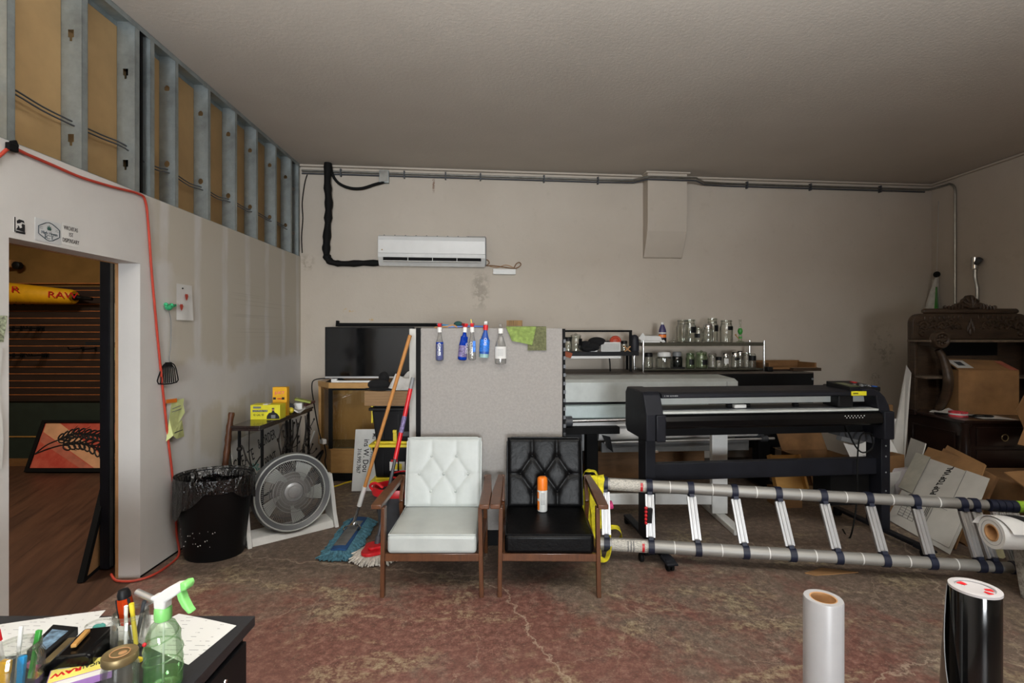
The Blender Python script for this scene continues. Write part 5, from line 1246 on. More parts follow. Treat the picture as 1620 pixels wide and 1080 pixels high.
MB().prism([(x, z) for x, z in rp], -.19, .22, Matrix(((1,0,0,0),(0,0,1,0),(0,1,0,0),(0,0,0,1)))).build('right_end_housing', M['char'], pl, bevel=.008)
MB().bx(1.655, 1.738, -.235, -.12, .78, .985).build('right_front_cover', M['char'], pl, bevel=.01)
M['railw'] = mat('pale anodised rail', (200,204,200), .35, .2, var=.03)
MB().bx(.015, 1.64, -.07, .0, 1.036, 1.082).build('carriage_rail', M['railw'], pl, bevel=.003)
MB().bx(.015, 1.64, -.065, -.02, 1.082, 1.098).build('rail_top', M['gd'], pl)
MB().bx(.015, 1.65, -.19, .16, .985, 1.0).build('platen', M['railw'], pl, bevel=.003)
MB().bx(.015, 1.65, -.12, .10, 1.0, 1.003).build('cutting_strip', M['gd'], pl)
for x in (.56, .70, 1.08): MB().tube([(x, -.05, 1.018), (x+.035, -.05, 1.018)], .017, 12).build('pinch_roller', M['black'], pl)
MB().bx(.60, .69, -.09, -.05, 1.005, 1.03).build('white_roller_block', M['white'], pl, bevel=.003)
cg = MB().bx(1.365, 1.485, -.15, .02, 1.008, 1.100).build('carriage', M['black'], pl, bevel=.010); MB().bx(1.38, 1.47, -.145, -.02, 1.09, 1.103).build('carriage_cap', M['gd'], cg, bevel=.003)
fc_ = [(-.10, .985), (-.19, .985), (-.215, .97), (-.228, .94), (-.228, .90), (-.21, .885), (-.10, .885)]
MB().prism(fc_, .022, 1.655, PX).build('front_cover', M['blackg'], pl, bevel=.004)
mb = MB()
for k in range(7):
    mb.box((1.355+k*.0245, -.2285, .957), (.006, .002, .006))
    if k < 6: mb.box((1.367+k*.0245, -.2285, .944), (.006, .002, .006))
mb.build('white_dots', M['white'], pl)
q0, q1, zf_, zb_ = 1.455, 1.70, 1.152, 1.176
pn = MB().hexa([V((q0, -.15, 1.12)), V((q1, -.15, 1.12)), V((q1-.02, .12, 1.13)), V((q0+.02, .12, 1.13)), V((q0, -.15, zf_)), V((q1, -.15, zf_)), V((q1-.02, .12, zb_)), V((q0+.02, .12, zb_))]).build('control_panel', M['black'], pl, bevel=.004)
zp = lambda y: zf_+(y+.15)/.27*(zb_-zf_)
def pb(mb, x0, x1, y0, y1, h): return mb.hexa([V((x0, y0, zp(y0))), V((x1, y0, zp(y0))), V((x1, y1, zp(y1))), V((x0, y1, zp(y1))), V((x0, y0, zp(y0)+h)), V((x1, y0, zp(y0)+h)), V((x1, y1, zp(y1)+h)), V((x0, y1, zp(y1)+h))])
pb(MB(), q0+.03, q0+.105, -.12, .04, .002).build('display', mat('olive display', (74,86,44), .2), pn)
mb = MB()
for x, y in ((.125, -.11), (.125, -.04), (.15, -.08), (.18, -.04), (.18, -.12), (.205, -.08), (.175, -.08)): pb(mb, q0+x-.008, q0+x+.008, y-.012, y+.012, .004)
mb.build('button', M['gm'], pn); pb(MB(), q0+.205, q0+.228, -.14, -.11, .004).build('blue_button', M['blue'], pn); pb(MB(), q0+.18, q0+.21, .03, .07, .004).build('red_button', M['red'], pn)
yl = MB().bx(1.435, 1.55, -.1935, -.185, 1.098, 1.128).build('warning_label', M['yellowb'], pl); MB().bx(1.445, 1.485, -.1945, -.1935, 1.107, 1.119).build('label_print', mat('olive label ink', (120,110,20), .6), yl)
mb = MB()
for k, w in enumerate((.006, .012, .006, .010, .010, .012, .012)): mb.bx(.03+k*.0145, .03+k*.0145+w, -.182, -.176, 1.106, 1.114)
mb.build('maker_mark', M['gm'], pl)
# stand
for x, nm in ((-.028, 'leg'), (LEN-.005, 'leg')):
    MB().bx(x-.037, x+.037, -.075, .075, .07, .83).build('leg', M['char'], pl, bevel=.005)
    y0, y1 = -.43, .44
    lg_ = MB().bx(x-.03, x+.03, y0, y1, .050, .075); lg_.hexa([V((x-.04, y0-.03, .05)), V((x+.04, y0-.03, .05)), V((x+.04, y0+.09, .05)), V((x-.04, y0+.09, .05)), V((x-.036, y0-.03, .066)), V((x+.036, y0-.03, .066)), V((x+.036, y0+.09, .076)), V((x-.036, y0+.09, .076))])
    lg_.build('foot_beam', M['char'], pl, bevel=.006)
    for y in (y0+.01, y1-.03):
        w = MB(); 
        for s in (-1, 1): w.lathe([(.0, -.008), (.028, -.008), (.031, -.004), (.031, .004), (.028, .008), (0, .008)], 18, M=Matrix.Translation((x+s*.014, y+.012, .031)) @ Matrix.Rotation(pi/2, 4, 'Y'))
        w.bx(x-.012, x+.012, y-.016, y+.03, .035, .062); w.build('caster', M['rubber'], pl)
mb = MB().bar((-.03, -.24, .058), (-.15, -.26, .055), .05, .018).lathe([(0, -.012), (.026, -.012), (.030, -.006), (.030, .006), (.026, .012), (0, .012)], 18, M=Matrix.Translation((-.165, -.26, .031)) @ Matrix.Rotation(pi/2, 4, 'Y')); mb.build('side_caster', M['rubber'], pl)
MB().bx(.008, LEN-.04, -.03, .03, .475, .60).build('crossbar', M['char'], pl, bevel=.005)
MB().bx(.008, LEN-.04, -.03, .03, .80, .86).build('upper_crossbar', M['blackm'], pl)
mb = MB()
for z in (.70, .62, .50, .36): mb.lathe([(.007, 0), (.005, .004), (0, .005)], 8, M=Matrix.Translation((LEN-.005, -.0755, z)) @ Matrix.Rotation(pi/2, 4, 'X'))
mb.build('bolt', M['gm'], pl)
kn = MB().ball((.025, -.03, .69), .012, 8, 6).bx(.01, .04, -.05, -.02, .685, .70).build('latch_bolt', M['chrome'], pl)
MB().box((1.64, .05, .77), (.30, .12, .07), (0, .22, 0)).build('cable_tray', M['gd'], pl)
tag(MB().tube(smooth_path([pl.matrix_basis @ V(p) for p in ((1.50, -.05, .86), (1.54, -.09, .72), (1.60, -.10, .66), (1.68, -.10, .70), (1.66, -.10, .80), (1.58, -.10, .78), (1.565, -.09, .60), (1.56, -.09, .30), (1.54, -.05, .012), (1.60, .10, .012))], 5), .006, 6).build('plotter_cable', M['rubber']), 'black cable looping down from the black plotter by its right leg', 'cable')
MB().bx(1.42, 1.74, .0, .20, .235, .474).build('electronics_box', M['blackm'], pl, bevel=.006)

# ================================================================ GREY PRINTER
pr_ = thing('large_format_printer', 'wide grey large format printer with paper roll behind grey panel and plotter', 'printer', (1.0, 5.0, 0), radians(4.0))
IM = pr_.matrix_basis.inverted()
def LX_(px, Y=5.0): return (px-810)/F*Y-1.0
x0, x1 = -1.25, LX_(1169, 5.05)
MB().prism([(-.02, .885), (-.02, 1.075), (.05, 1.10), (.40, 1.115), (.42, .885)], x0, x1, PX).build('upper_cover', M['grey'], pr_, bevel=.003)
MB().bx(x1-.115, x1-.112, -.0225, -.018, .887, 1.075).build('cover_seam', M['gd'], pr_)
MB().bx(x0, x1+.30, .04, .40, .70, .88).build('print_bed', M['black'], pr_)
MB().prism([(-.06, .735), (-.05, .85), (-.02, .858), (.10, .858), (.10, .735)], x0, x1-.3, PX).build('lower_cover', M['greyteal'], pr_, bevel=.008)
MB().tube([(LX_(899, 4.9), -.10, .715), (x1-.3, -.10, .735)], .016, 14).build('steel_rod', M['chrome'], pr_)
MB().tube([(LX_(893, 4.9), -.10, .714), (LX_(903, 4.9), -.10, .716)], .048, 18).build('rod_knob', M['gd'], pr_)
MB().bx(x0, x1-.15, -.06, .05, .655, .715).build('paper_apron', M['white'], pr_, bevel=.006)
MB().bx(LX_(890, 4.9), LX_(977, 4.9), -.16, -.04, .60, .665).build('black_tray', M['blackm'], pr_, bevel=.005)
MB().tube([(LX_(945, 5.05), .05, .570), (LX_(1203, 5.05), .05, .590)], .072, 24).build('media_roll', M['white2'], pr_)
MB().tube([(LX_(955, 5.0), -.01, .488), (LX_(1234, 5.0), -.01, .505)], .013, 10).build('take_up_bar', M['alu'], pr_)
MB().tube([(LX_(1196, 5.0), .03, .525), (LX_(1220, 5.0), .03, .528)], .012, 8).tube([(LX_(1212, 5.0), -.01, .505), (LX_(1222, 5.0), -.01, .505)], .03, 12).build('roll_holder', M['gd'], pr_)
MB().bx(LX_(954, 5.0), LX_(1198, 5.0), .06, .10, .375, .475).build('grey_beam', M['gm'], pr_, bevel=.004)
for xa, w in ((LX_(937, 5.05), .115), (LX_(1218, 5.05), .12)):
    MB().bx(xa-w/2, xa+w/2, .04, .16, .06, .70).build('leg', M['blackm'], pr_, bevel=.006)
    MB().bx(xa-.05, xa+.05, -.30, .45, .03, .075).build('foot_beam', M['blackm'], pr_, bevel=.006)
for xa in (LX_(960, 5.0), LX_(1018, 5.0)): MB().hexa([V((xa, -.05, .44)), V((xa+.05, -.05, .40)), V((xa+.05, -.03, .40)), V((xa, -.03, .44)), V((xa-.06, -.05, .57)), V((xa+.02, -.05, .55)), V((xa+.02, -.03, .55)), V((xa-.06, -.03, .57))]).build('roll_bracket', M['black'], pr_)
MB().bx(LX_(893, 4.9)-.03, LX_(925, 4.9), -.02, .14, .28, .62).build('waste_bottle_box', M['black'], pr_, bevel=.01)
MB().bx(LX_(921, 4.9), LX_(924.5, 4.9), -.04, -.02, .42, .64).build('pale_tube', M['gm'], pr_)
# white stand in front of the printer
ws = thing('white_table_frame', 'white metal T shaped table leg with low crossbar behind the plotter', 'table frame', (1.74, 4.3, 0))
MB().bx(1.67, 1.80, 4.27, 4.33, .045, .88).build('column', M['white'], ws, world=True, bevel=.005)
MB().bx(1.70, 1.78, 3.92, 4.72, .0, .045).build('foot', M['white'], ws, world=True, bevel=.008)
MB().bx(.50, 1.68, 4.29, 4.32, .115, .205).build('crossbar', M['white'], ws, world=True, bevel=.005)
MB().bx(.50, 1.82, 4.2, 4.24, .83, .88).build('top_rail', M['white'], ws, world=True) if False else None
# planks below the printer
wp = tag(MB().box((1.22, 5.50, .145), (1.05, .03, .29), (-.05, 0, .05)).build('pine_plank', M['pine'], bevel=.004), 'wide knotty pine plank standing on edge under the printer', 'plank')
tag(MB().box((1.80, 5.58, .15), (.60, .03, .30), (-.05, 0, .05)).build('pine_plank', M['pine'], bevel=.004), 'darker pine plank behind the white T shaped leg under the printer', 'plank')
wc = thing('pine_tray', 'light pine tray lying tilted on floor behind plotter crossbar', 'tray', (2.47, 4.62, 0))
MB().box((2.47, 4.62, .30), (.26, .30, .03), (1.15, 0, .05)).build('tray_base', M['pinel'], wc, world=True)
for d in (-.13, .13): MB().box((2.47+d, 4.59, .31), (.02, .30, .06), (1.15, 0, .05)).build('tray_side', M['pinel'], wc, world=True)
MB().bx(2.36, 2.58, 4.55, 4.74, .0, .155).build('tray_support', M['pine'], wc, world=True)

# ================================================================ BENCH AND SHELVES ON IT
off0 = .80
bx0, bx1 = BW(880, 0, off0).x-.25, BW(1287, 0, off0).x
bz = BW(1100, 590, off0).z
bn = thing('workbench', 'long dark workbench with black front along back wall behind printer', 'bench', FB @ V(((bx0+bx1)/2, -.45, 0)), PHI)
I = bn.matrix_basis.inverted() @ FB
MB().bx(bx0, bx1, -off0, -.06, bz-.012, bz).xf(I).build('bench_top', mat('dark scuffed bench top', (74,66,58), .5, var=.15), bn)
MB().bx(bx0, bx1, -off0-.002, -off0+.02, bz-.14, bz-.012).xf(I).build('front_edge', M['blackm'], bn)
MB().bx(bx1-.9, bx1, -off0+.004, -off0+.03, .30, bz-.14).xf(I).build('front_panel', M['blackm'], bn)
for x in (bx0+.05, bx1-.05):
    for y in (-off0+.06, -.1): MB().bx(x-.03, x+.03, y-.03, y+.03, 0, bz-.012).xf(I).build('leg', M['blackm'], bn)
MB().lathe([(.012, 0), (.012, .006)], 10, M=I @ Matrix.Translation((bx1-.015, -off0-.002, bz-.075)) @ Matrix.Rotation(pi/2, 4, 'X')).build('bolt', M['gm'], bn)
def onb(px, py, off): return FB @ BW(px, py, off)
# black desktop shelf (left)
so = .50
ls_ = thing('desktop_shelf', 'black metal two tier shelf on left end of the workbench', 'shelf', FB @ V((BW(945, 0, so).x, -so, bz)), PHI); I = ls_.matrix_basis.inverted() @ FB
xa, xb, xc = BW(880, 0, so).x, BW(997.5, 0, so).x, BW(1008, 0, so).x
zf, zs0, zs1 = BW(950, 522, so).z, BW(950, 561, so).z, BW(950, 555, so).z
MB().bx(xa, xb+.015, -so-.012, -so+.012, zf-.022, zf).xf(I).build('top_bar', M['blackm'], ls_)
for x, y in ((xb, -so), (xa, -so), (xb+.06, -so+.30)): MB().bx(x-.013, x+.013, y-.013, y+.013, bz, zf if y == -so else zs0).xf(I).build('post', M['blackm'], ls_)
MB().bx(xa, xc, -so-.06, -so+.32, zs0-.01, zs1-.006).xf(I).build('shelf_board', M['black'], ls_, bevel=.003)
lt = tag(MB().bx(BW(902,0,so+.02).x, BW(981,0,so+.02).x, -so-.05, -so-.02, zs0-.038, zs0-.0115).xf(FB).build('light_bar', M['white']), 'slim white bar fixed under the black desktop shelf', 'light bar')
tag(MB().box(onb(898, 560.5, so+.09)+V((0,0,.0)), (.09, .03, .055), (.2, .3, PHI)).build('orange_carton', mat('rust orange print', (150,74,40), .6)), 'small rust orange carton poking out under left end of the black shelf', 'carton')
tag(MB().tube([onb(964, 565, so-.05), onb(965, 575, so-.05), onb(965.5, 588.5, so-.05)], .008, 6).build('hanging_cable', M['rubber']), 'black cord hanging from the black desktop shelf to bench', 'cord')
# jars
def jar(px, pbase, ptop, wpx, off, label, m='glass', lid=None, tall=.0, band=None, grp='glass jars on the bench shelves', knob=False, zb=None, cat='jar', neckr=.80):
    b = BW(px, pbase, off); Y = (FB @ b).y; s = Y/F; h = (pbase-ptop)*s; r = wpx*s/2
    base = FB @ V((b.x, -off, zb if zb is not None else b.z))
    o = thing('glass_jar', label, cat, base, 0, grp); t = .004; hn = h*.86 if lid is None else h*.80
    out_ = [(0, 0), (r*.9, 0), (r, .008), (r, hn*.78), (r*neckr*1.02, hn*.94), (r*neckr, hn*.96), (r*neckr, h if lid is None else hn+.01), (r*neckr-t, h if lid is None else hn+.01), (r*neckr-t, hn*.95), (r-t, hn*.76), (r-t, .012), (0, .012)]
    MB().lathe(out_, 20).build('jar_body', M[m], o)
    if lid is None: MB().tube(ring((0,0,h-.012), r*neckr+.003, 20, (1,0,0), (0,1,0)), .005, 6, closed=True).tube(ring((0,0,hn*.96), r*neckr+.001, 20, (1,0,0), (0,1,0)), .004, 6, closed=True).build('rim_ring', M[m], o)
    else:
        MB().lathe([(r*neckr+.004, hn-.012), (r*neckr+.006, hn+.02), (r*neckr*.9, h*(.93 if knob else 1)), (0, h*(.95 if knob else 1))], 20).build('lid', M[lid] if lid in M else lid, o)
        if knob: MB().ball((0, 0, h-.012), .016, 10, 7).lathe([(.007, h*.93), (.007, h-.01)], 8).build('lid_knob', M[lid] if lid in M else lid, o)
    if band:
        z0, z1, a0, a1, mm = band; mb = MB(); n = 10; vs = []
        for k in range(n+1):
            a = radians(a0+(a1-a0)*k/n); vs += [V(((r+.002)*cos(a), (r+.002)*sin(a), z0*h)), V(((r+.002)*cos(a), (r+.002)*sin(a), z1*h))]
        mb.add(vs, [(2*k, 2*k+2, 2*k+3, 2*k+1) for k in range(n)], True); mb.build('jar_label', M[mm], o)
    return o
# things on the black shelf
zt_ = zs1-.006
jar(899, 553, 530, 13, so+.0, 'glass jar with black clamp lid at left end of black shelf', lid='black', zb=zt_)
jar(911, 553, 524, 19, so+.03, 'apothecary glass jar with knobbed lid at left of black shelf', lid='glass', knob=True, zb=zt_, band=(.35, .72, 290, 360, 'black'))
cl_ = FB @ V((BW(932, 0, so).x, -so, zt_))
tag(MB().ball(cl_+V((-.04, 0, .06)), .075, 14, 9, (1.2, .8, .8)).ball(cl_+V((.09, .02, .11)), .085, 14, 9, (1.2, .8, .62)).ball(cl_+V((.03, -.03, .05)), .06, 12, 8, (1.4, .9, .8)).ball(cl_+V((-.02, -.07, .03)), .05, 10, 7, (1.3, .8, .6)).build('black_cap_heap', M['cloth']), 'heap of black caps between apothecary jar and white basket', 'caps')
c = FB @ V((BW(939.5, 0, so+.08).x, -so-.03, zt_)); sm_ = thing('desk_gadget', 'small black gadget on white base in front of the black caps', 'gadget', c, PHI)
MB().bx(-.05, .05, -.02, .04, 0, .022).build('base', M['white'], sm_, bevel=.004); MB().bx(-.025, .025, -.01, .025, .022, .075).build('body', M['black'], sm_, bevel=.006); MB().lathe([(.014, 0), (.010, .008), (0, .008)], 12, M=Matrix.Translation((0, -.010, .05)) @ Matrix.Rotation(pi/2, 4, 'X')).build('lens', M['chrome'], sm_)
a, b = BW(951, 554, so+.03), BW(981.5, 540, so+.03); bk_ = thing('mesh_basket', 'white lattice basket on the black desktop shelf', 'basket', FB @ V(((a.x+b.x)/2, -so-.03, zt_)), PHI)
w_, h_, d_ = (b.x-a.x), .105, .15
mb = MB()
for k in range(13):
    x = -w_/2+w_*k/12
    for s in (-1, 1):
        xe = x+s*h_; t = 1.0
        if xe > w_/2: t = (w_/2-x)/h_
        if xe < -w_/2: t = (x+w_/2)/h_
        if t > .05: mb.bar((x, 0, .003), (x+s*h_*t, 0, .003+h_*t-.006*t), .007, .003, up=(0,1,0))
for k in range(1, 5):
    z = h_*k/5
    for s, xs in ((1, -w_/2), (-1, w_/2)): mb.bar((xs, 0, z), (xs+s*(h_-z), 0, h_), .007, .003, up=(0,1,0))
mb.bx(-w_/2, w_/2, -.004, .004, h_-.012, h_).bx(-w_/2, w_/2, -.004, .004, 0, .008).bx(-w_/2, -w_/2+.008, -.004, .004, 0, h_).bx(w_/2-.008, w_/2, -.004, .004, 0, h_)
mb.build('lattice_front', M['white'], bk_)
MB().bx(-w_/2, -w_/2+.005, 0, d_, 0, h_).bx(w_/2-.005, w_/2, 0, d_, 0, h_).bx(-w_/2, w_/2, d_-.005, d_, 0, h_).bx(-w_/2, w_/2, 0, d_, 0, .005).build('basket_sides', M['white'], bk_)
oc = FB @ V((BW(974.5, 0, so).x, -so+.02, zt_+.11)); tag(MB().tube(ring(oc, .055, 24, (cos(PHI), sin(PHI), 0), (0, 0, 1)), .014, 8, closed=True).ball(oc, .05, 14, 8, (1, .4, 1)).build('orange_disc', mat('bright orange red plastic', (176,62,36), .5)), 'round orange red disc standing in the white basket', 'disc')
tag(MB().bx(-w_/2+.012, w_/2-.012, .012, d_-.012, .008, h_-.01).ball((-.03, .05, h_), .03, 10, 6, (1.6, 1, .5)).xf(Matrix.Translation(bk_.location) @ Matrix.Rotation(PHI, 4, 'Z')).build('dark_bundle', M['cloth'], bevel=.008), 'dark bundle filling the white lattice basket', 'bundle')
jar(987, 554, 537, 11, so+.0, 'small glass jar with black flat lid right of white basket', lid='black', zb=zt_)
tag(MB().box(FB @ V((BW(990.5, 0, so).x, -so-.035, zt_+.03)), (.10, .02, .012), (0, .7, PHI)).box(FB @ V((BW(990.5, 0, so).x, -so-.04, zt_+.028)), (.09, .02, .012), (0, -.7, PHI)).build('crossed_tan_strips', M['kraft']), 'two crossed tan strips leaning by small jar on black shelf', 'strips')
cc = FB @ V((BW(1003.5, 0, so-.02).x, -so+.02, zt_)); tag(MB().lathe([(.0, 0), (.048, 0), (.052, .01), (.052, .10), (.050, .12), (.044, .165), (.025, .185), (0, .19)], 20, c=cc).build('dark_canister', mat('dark navy canister', (26,27,36), .6, var=.15)), 'dark rounded canister at right end of black shelf', 'canister')
# chrome shelf (right)
co = .55
cs_ = thing('chrome_shelf', 'low chrome and dark glass shelf carrying jars on the workbench', 'shelf', FB @ V((BW(1112, 0, co).x, -co, bz)), PHI); I = cs_.matrix_basis.inverted() @ FB
xa, xb = BW(1017.5, 0, co).x, BW(1209, 0, co).x; zc = BW(1110, 541.5, co).z; dp = .30
M['shelfg'] = mat('smoky shelf surface', (70,68,58), .25, var=.1)
MB().bx(xa, xb, -co, -co+dp, zc-.040, zc).xf(I).build('upper_shelf', M['shelfg'], cs_, bevel=.003)
MB().bx(xa, xb, -co, -co+dp, bz+.012, bz+.03).xf(I).build('lower_shelf', M['shelfg'], cs_, bevel=.003)
for x, y in ((xa, -co), (xb, -co), (xa, -co+dp), (xb, -co+dp)): MB().tube([I @ V((x, y, bz)), I @ V((x, y, zc+.018))], .0135, 12).build('post', M['chrome'], cs_)
z1, z0 = zc, bz+.03
j = lambda *a, **k: jar(*a, zb=k.pop('zb', z1), **k)
jar(1081, 541, 506, 22, co-.20, 'wide clear jar at back left of the chrome shelf top row', zb=z1)
jar(1091, 541, 505, 20, co-.08, 'tall clear jar with black label on chrome shelf, leftmost of front row', zb=z1, band=(.42, .68, 260, 330, 'black'))
jar(1105, 541, 516, 14, co-.06, 'small stoppered jar with dark clip between two tall jars', lid='glass', knob=True, zb=z1, band=(.3, .55, 200, 270, 'black'))
jar(1127, 541, 503, 17, co-.18, 'tallest clear jar standing behind the silver lidded jar', zb=z1, band=(.45, .70, 270, 350, 'black'))
jar(1120, 541, 512, 16, co-.05, 'clear jar with silver lid on chrome shelf top row', lid='chrome', zb=z1)
jar(1149, 541, 506, 20, co-.08, 'clear jar with dark label right in the top row', zb=z1, band=(.55, .72, 260, 320, 'black'))
ld_ = thing('jar_cover', 'clear glass lid with knob lying on chrome shelf top', 'lid', FB @ V((BW(1066, 0, co-.06).x, -co+.06, z1)))
MB().lathe([(.062, 0), (.062, .006), (.03, .022), (.012, .026), (0, .027)], 22).build('dome', M['glass'], ld_); MB().ball((0, 0, .036), .013, 10, 6).build('lid_knob', M['glass'], ld_)
bo = thing('cleaner_bottle', 'violet bottle with white cap and orange label on chrome shelf', 'bottle', FB @ V((BW(1048, 0, co-.12).x, -co+.12, z1)))
MB().lathe([(0, 0), (.042, 0), (.044, .01), (.044, .06), (.044, .12), (.040, .145), (.026, .185), (.016, .205), (.016, .21), (0, .21)], 20, ey=.7).build('bottle_body', M['purple'], bo)
MB().lathe([(.017, .205), (.017, .225), (.010, .232), (0, .232)], 14).build('cap', M['white'], bo); MB().lathe([(.0445, .055), (.0448, .07), (.0445, .09)], 20, ey=.7).build('label', M['orangec'], bo); MB().lathe([(.0447, .0), (.0447, .05)], 20, ey=.7).build('base_label', M['black'], bo); MB().lathe([(.0445, .10), (.0445, .115)], 20, ey=.7).build('pale_band', M['white2'], bo)
wx = thing('paper_carton', 'flattened white paper carton lying on left end of chrome shelf', 'carton', FB @ V((BW(1032, 0, co).x, -co+.05, z1)), PHI)
MB().bx(-.13, .09, -.05, .10, 0, .022).hexa([V((-.09, -.05, .024)), V((.11, -.06, .024)), V((.11, .08, .03)), V((-.09, .08, .03)), V((-.09, -.05, .075)), V((.09, -.06, .07)), V((.09, .08, .08)), V((-.09, .08, .085))]).build('carton_body', M['white2'], wx); MB().prism([(-.16, .05), (-.10, .0), (-.08, .07), (-.11, .11)], -.052, -.049, Matrix(((1,0,0,0),(0,0,1,0),(0,1,0,0),(0,0,0,1)))).prism([(.07, .02), (.13, .03), (.15, .005), (.12, .0)], -.062, -.059, Matrix(((1,0,0,0),(0,0,1,0),(0,1,0,0),(0,0,0,1)))).build('carton_flap', M['white'], wx)
bgp = thing('glass_water_pipe', 'slim clear and green glass water pipe at right of chrome shelf', 'water pipe', FB @ V((BW(1171, 0, co-.08).x, -co+.08, z1)))
MB().lathe([(0, 0), (.045, 0), (.046, .006), (.022, .016), (.02, .03), (.02, .075), (.012, .09)], 18).build('base_chamber', M['glassg'], bgp)
MB().lathe([(.012, .09), (.020, .10), (.028, .125), (.024, .15), (.014, .165)], 18).build('green_bulb', M['greenp'], bgp); MB().lathe([(.0125, .165), (.0125, .255), (.018, .262), (.015, .262), (.010, .25), (.010, .165)], 16).build('neck_tube', M['glass'], bgp); MB().tube([(-.015, 0, .04), (-.05, 0, .08)], .006, 8).ball((-.052, 0, .086), .011, 8, 6).build('side_stem', M['kraft'], bgp)
MB().lathe([(.0205, .045), (.0205, .065)], 16).build('green_band', M['greenp'], bgp)
# lower row
jar(1026, 585, 560, 14, co-.10, 'clear jar at left end of the lower chrome shelf behind post', zb=z0, lid='black')
jar(1050.5, 586, 560, 27, co-.07, 'wide squat jar with white lid band on lower chrome shelf', zb=z0, lid='white', neckr=.72)
jar(1071, 584, 558, 16, co-.10, 'dark tinted jar right of wide squat jar', m='glassd', zb=z0, lid='gm')
tag(MB().bx(BW(1066,0,co).x, BW(1085,0,co).x, -co+.02, -co+.09, z0, z0+.018).xf(FB).build('black_box', M['black']), 'flat black box in front of the dark tinted jar', 'box')
jar(1092, 585, 561, 14, co-.07, 'green tinted jar with dark label, left of the green pair', m='glassg', zb=z0, band=(.25, .6, 240, 300, 'black'))
jar(1109.5, 585, 557, 19, co-.09, 'larger green tinted jar with knobbed lid, right of the green pair', m='glassg', zb=z0, lid='glassg', knob=True, band=(.2, .5, 260, 330, 'black'))
jar(1127, 584, 561, 14, co-.12, 'clear jar with rounded shoulders behind small dark lidded jar', zb=z0, lid='glass')
jar(1137, 584, 566, 10, co-.06, 'small jar with dark lid near middle of lower chrome shelf', zb=z0, lid='black')
jar(1148, 584, 560, 9, co-.05, 'narrow bottle with pale label and silver cap on lower chrome shelf', zb=z0, lid='chrome', band=(.3, .65, 220, 320, 'white2'))
jar(1163, 584, 559, 13, co-.09, 'clear jar with silver clamp, left of the clamp jar pair', zb=z0, lid='chrome', band=(.5, .66, 240, 330, 'black'))
jar(1170.5, 584, 558, 11, co-.18, 'clear jar with silver lid behind the clamp jars', zb=z0, lid='chrome')
jar(1181, 584, 560, 12, co-.10, 'clear jar with plain glass rim second from right on lower shelf', zb=z0)
jar(1190, 584, 561, 11, co-.06, 'clear jar with wide black label at right end of lower shelf', zb=z0, lid='glass', band=(.52, .85, 180, 360, 'black'))
# dark trays right on the bench
x2 = BW(1214, 0, .5).x; x3 = BW(1282, 0, .42).x
dt = thing('dark_wood_tray', 'dark brown wooden tray on right end of the workbench', 'tray', FB @ V(((x2+x3)/2, -.4, bz)), PHI); w2 = (x3-x2)/2
MB().bx(-w2, w2, -.14, .20, 0, .016).build('tray_base', M['darkg'], dt); MB().bx(-w2, w2, .18, .20, .016, .105).bx(-w2, w2, -.14, -.125, .016, .04).bx(w2-.02, w2, -.125, .18, .016, .09).bx(-w2, -w2+.02, -.125, .18, .016, .09).build('tray_rim', M['pine'], dt)
tag(MB().bx(x3-.35, x3-.01, -.62, -.56, bz, bz+.035).xf(FB).build('dark_plank', M['dark']), 'short dark plank on front right end of the workbench', 'plank')
tag(MB().box(FB @ V((BW(1216, 0, .62).x, -.62, bz+.025)), (.06, .08, .05), (0, 0, PHI)).build('small_black_box', M['black'], bevel=.006), 'small black box on bench beside right post of chrome shelf', 'box')
# ================================================================ RIGHT SIDE
hx0, hx1, hy, hf, ht = 4.21, 5.43, 5.40, 4.76, .747
hu = thing('antique_hutch', 'dark carved antique hutch with crest and shelves in the right corner', 'hutch', (4.82, 5.1, 0))
D = M['dark']; M['dusty'] = wood('dusty worn shelf wood', (70,58,48), (122,106,90), .55, 3, (8,2,2))
PZ = Matrix(((1,0,0,0),(0,0,1,0),(0,1,0,0),(0,0,0,1)))   # polygon (x,z) extruded along y
def arcp(cx, cz, r, a0, a1, n=6): return [(cx+r*cos(radians(a0+(a1-a0)*k/n)), cz+r*sin(radians(a0+(a1-a0)*k/n))) for k in range(n+1)]
pan = [(hx0, ht)]+[(hx0, 1.66)]+arcp(hx0+.10, 1.66, .10, 180, 90)[1:]+arcp(hx1-.10, 1.66, .10, 90, 0)+[(hx1, ht)]
MB().prism(pan, hy+.02, hy+.05, PZ).build('back_panel', D, hu, world=True)
hd = [(hx0, 1.49)]+[(hx0, 1.66)]+arcp(hx0+.10, 1.66, .10, 180, 90)[1:]+arcp(hx1-.10, 1.66, .10, 90, 0)+[(hx1, 1.49)]
MB().prism(hd, hy-.02, hy+.02, PZ).build('carved_header', D, hu, world=True, bevel=.006)
random.seed(4); mb = MB()
def scroll(cx, cz, r, s, turns=1.4, w=.017, y=hy-.024):
    pts = []
    for k in range(22):
        t = k/21; a = t*turns*2*pi; rr = r*(1-.8*t); pts.append(V((cx+s*rr*cos(a), y, cz+rr*sin(a))))
    mb.tube(pts, [w*(1-.5*k/21) for k in range(22)], 6)
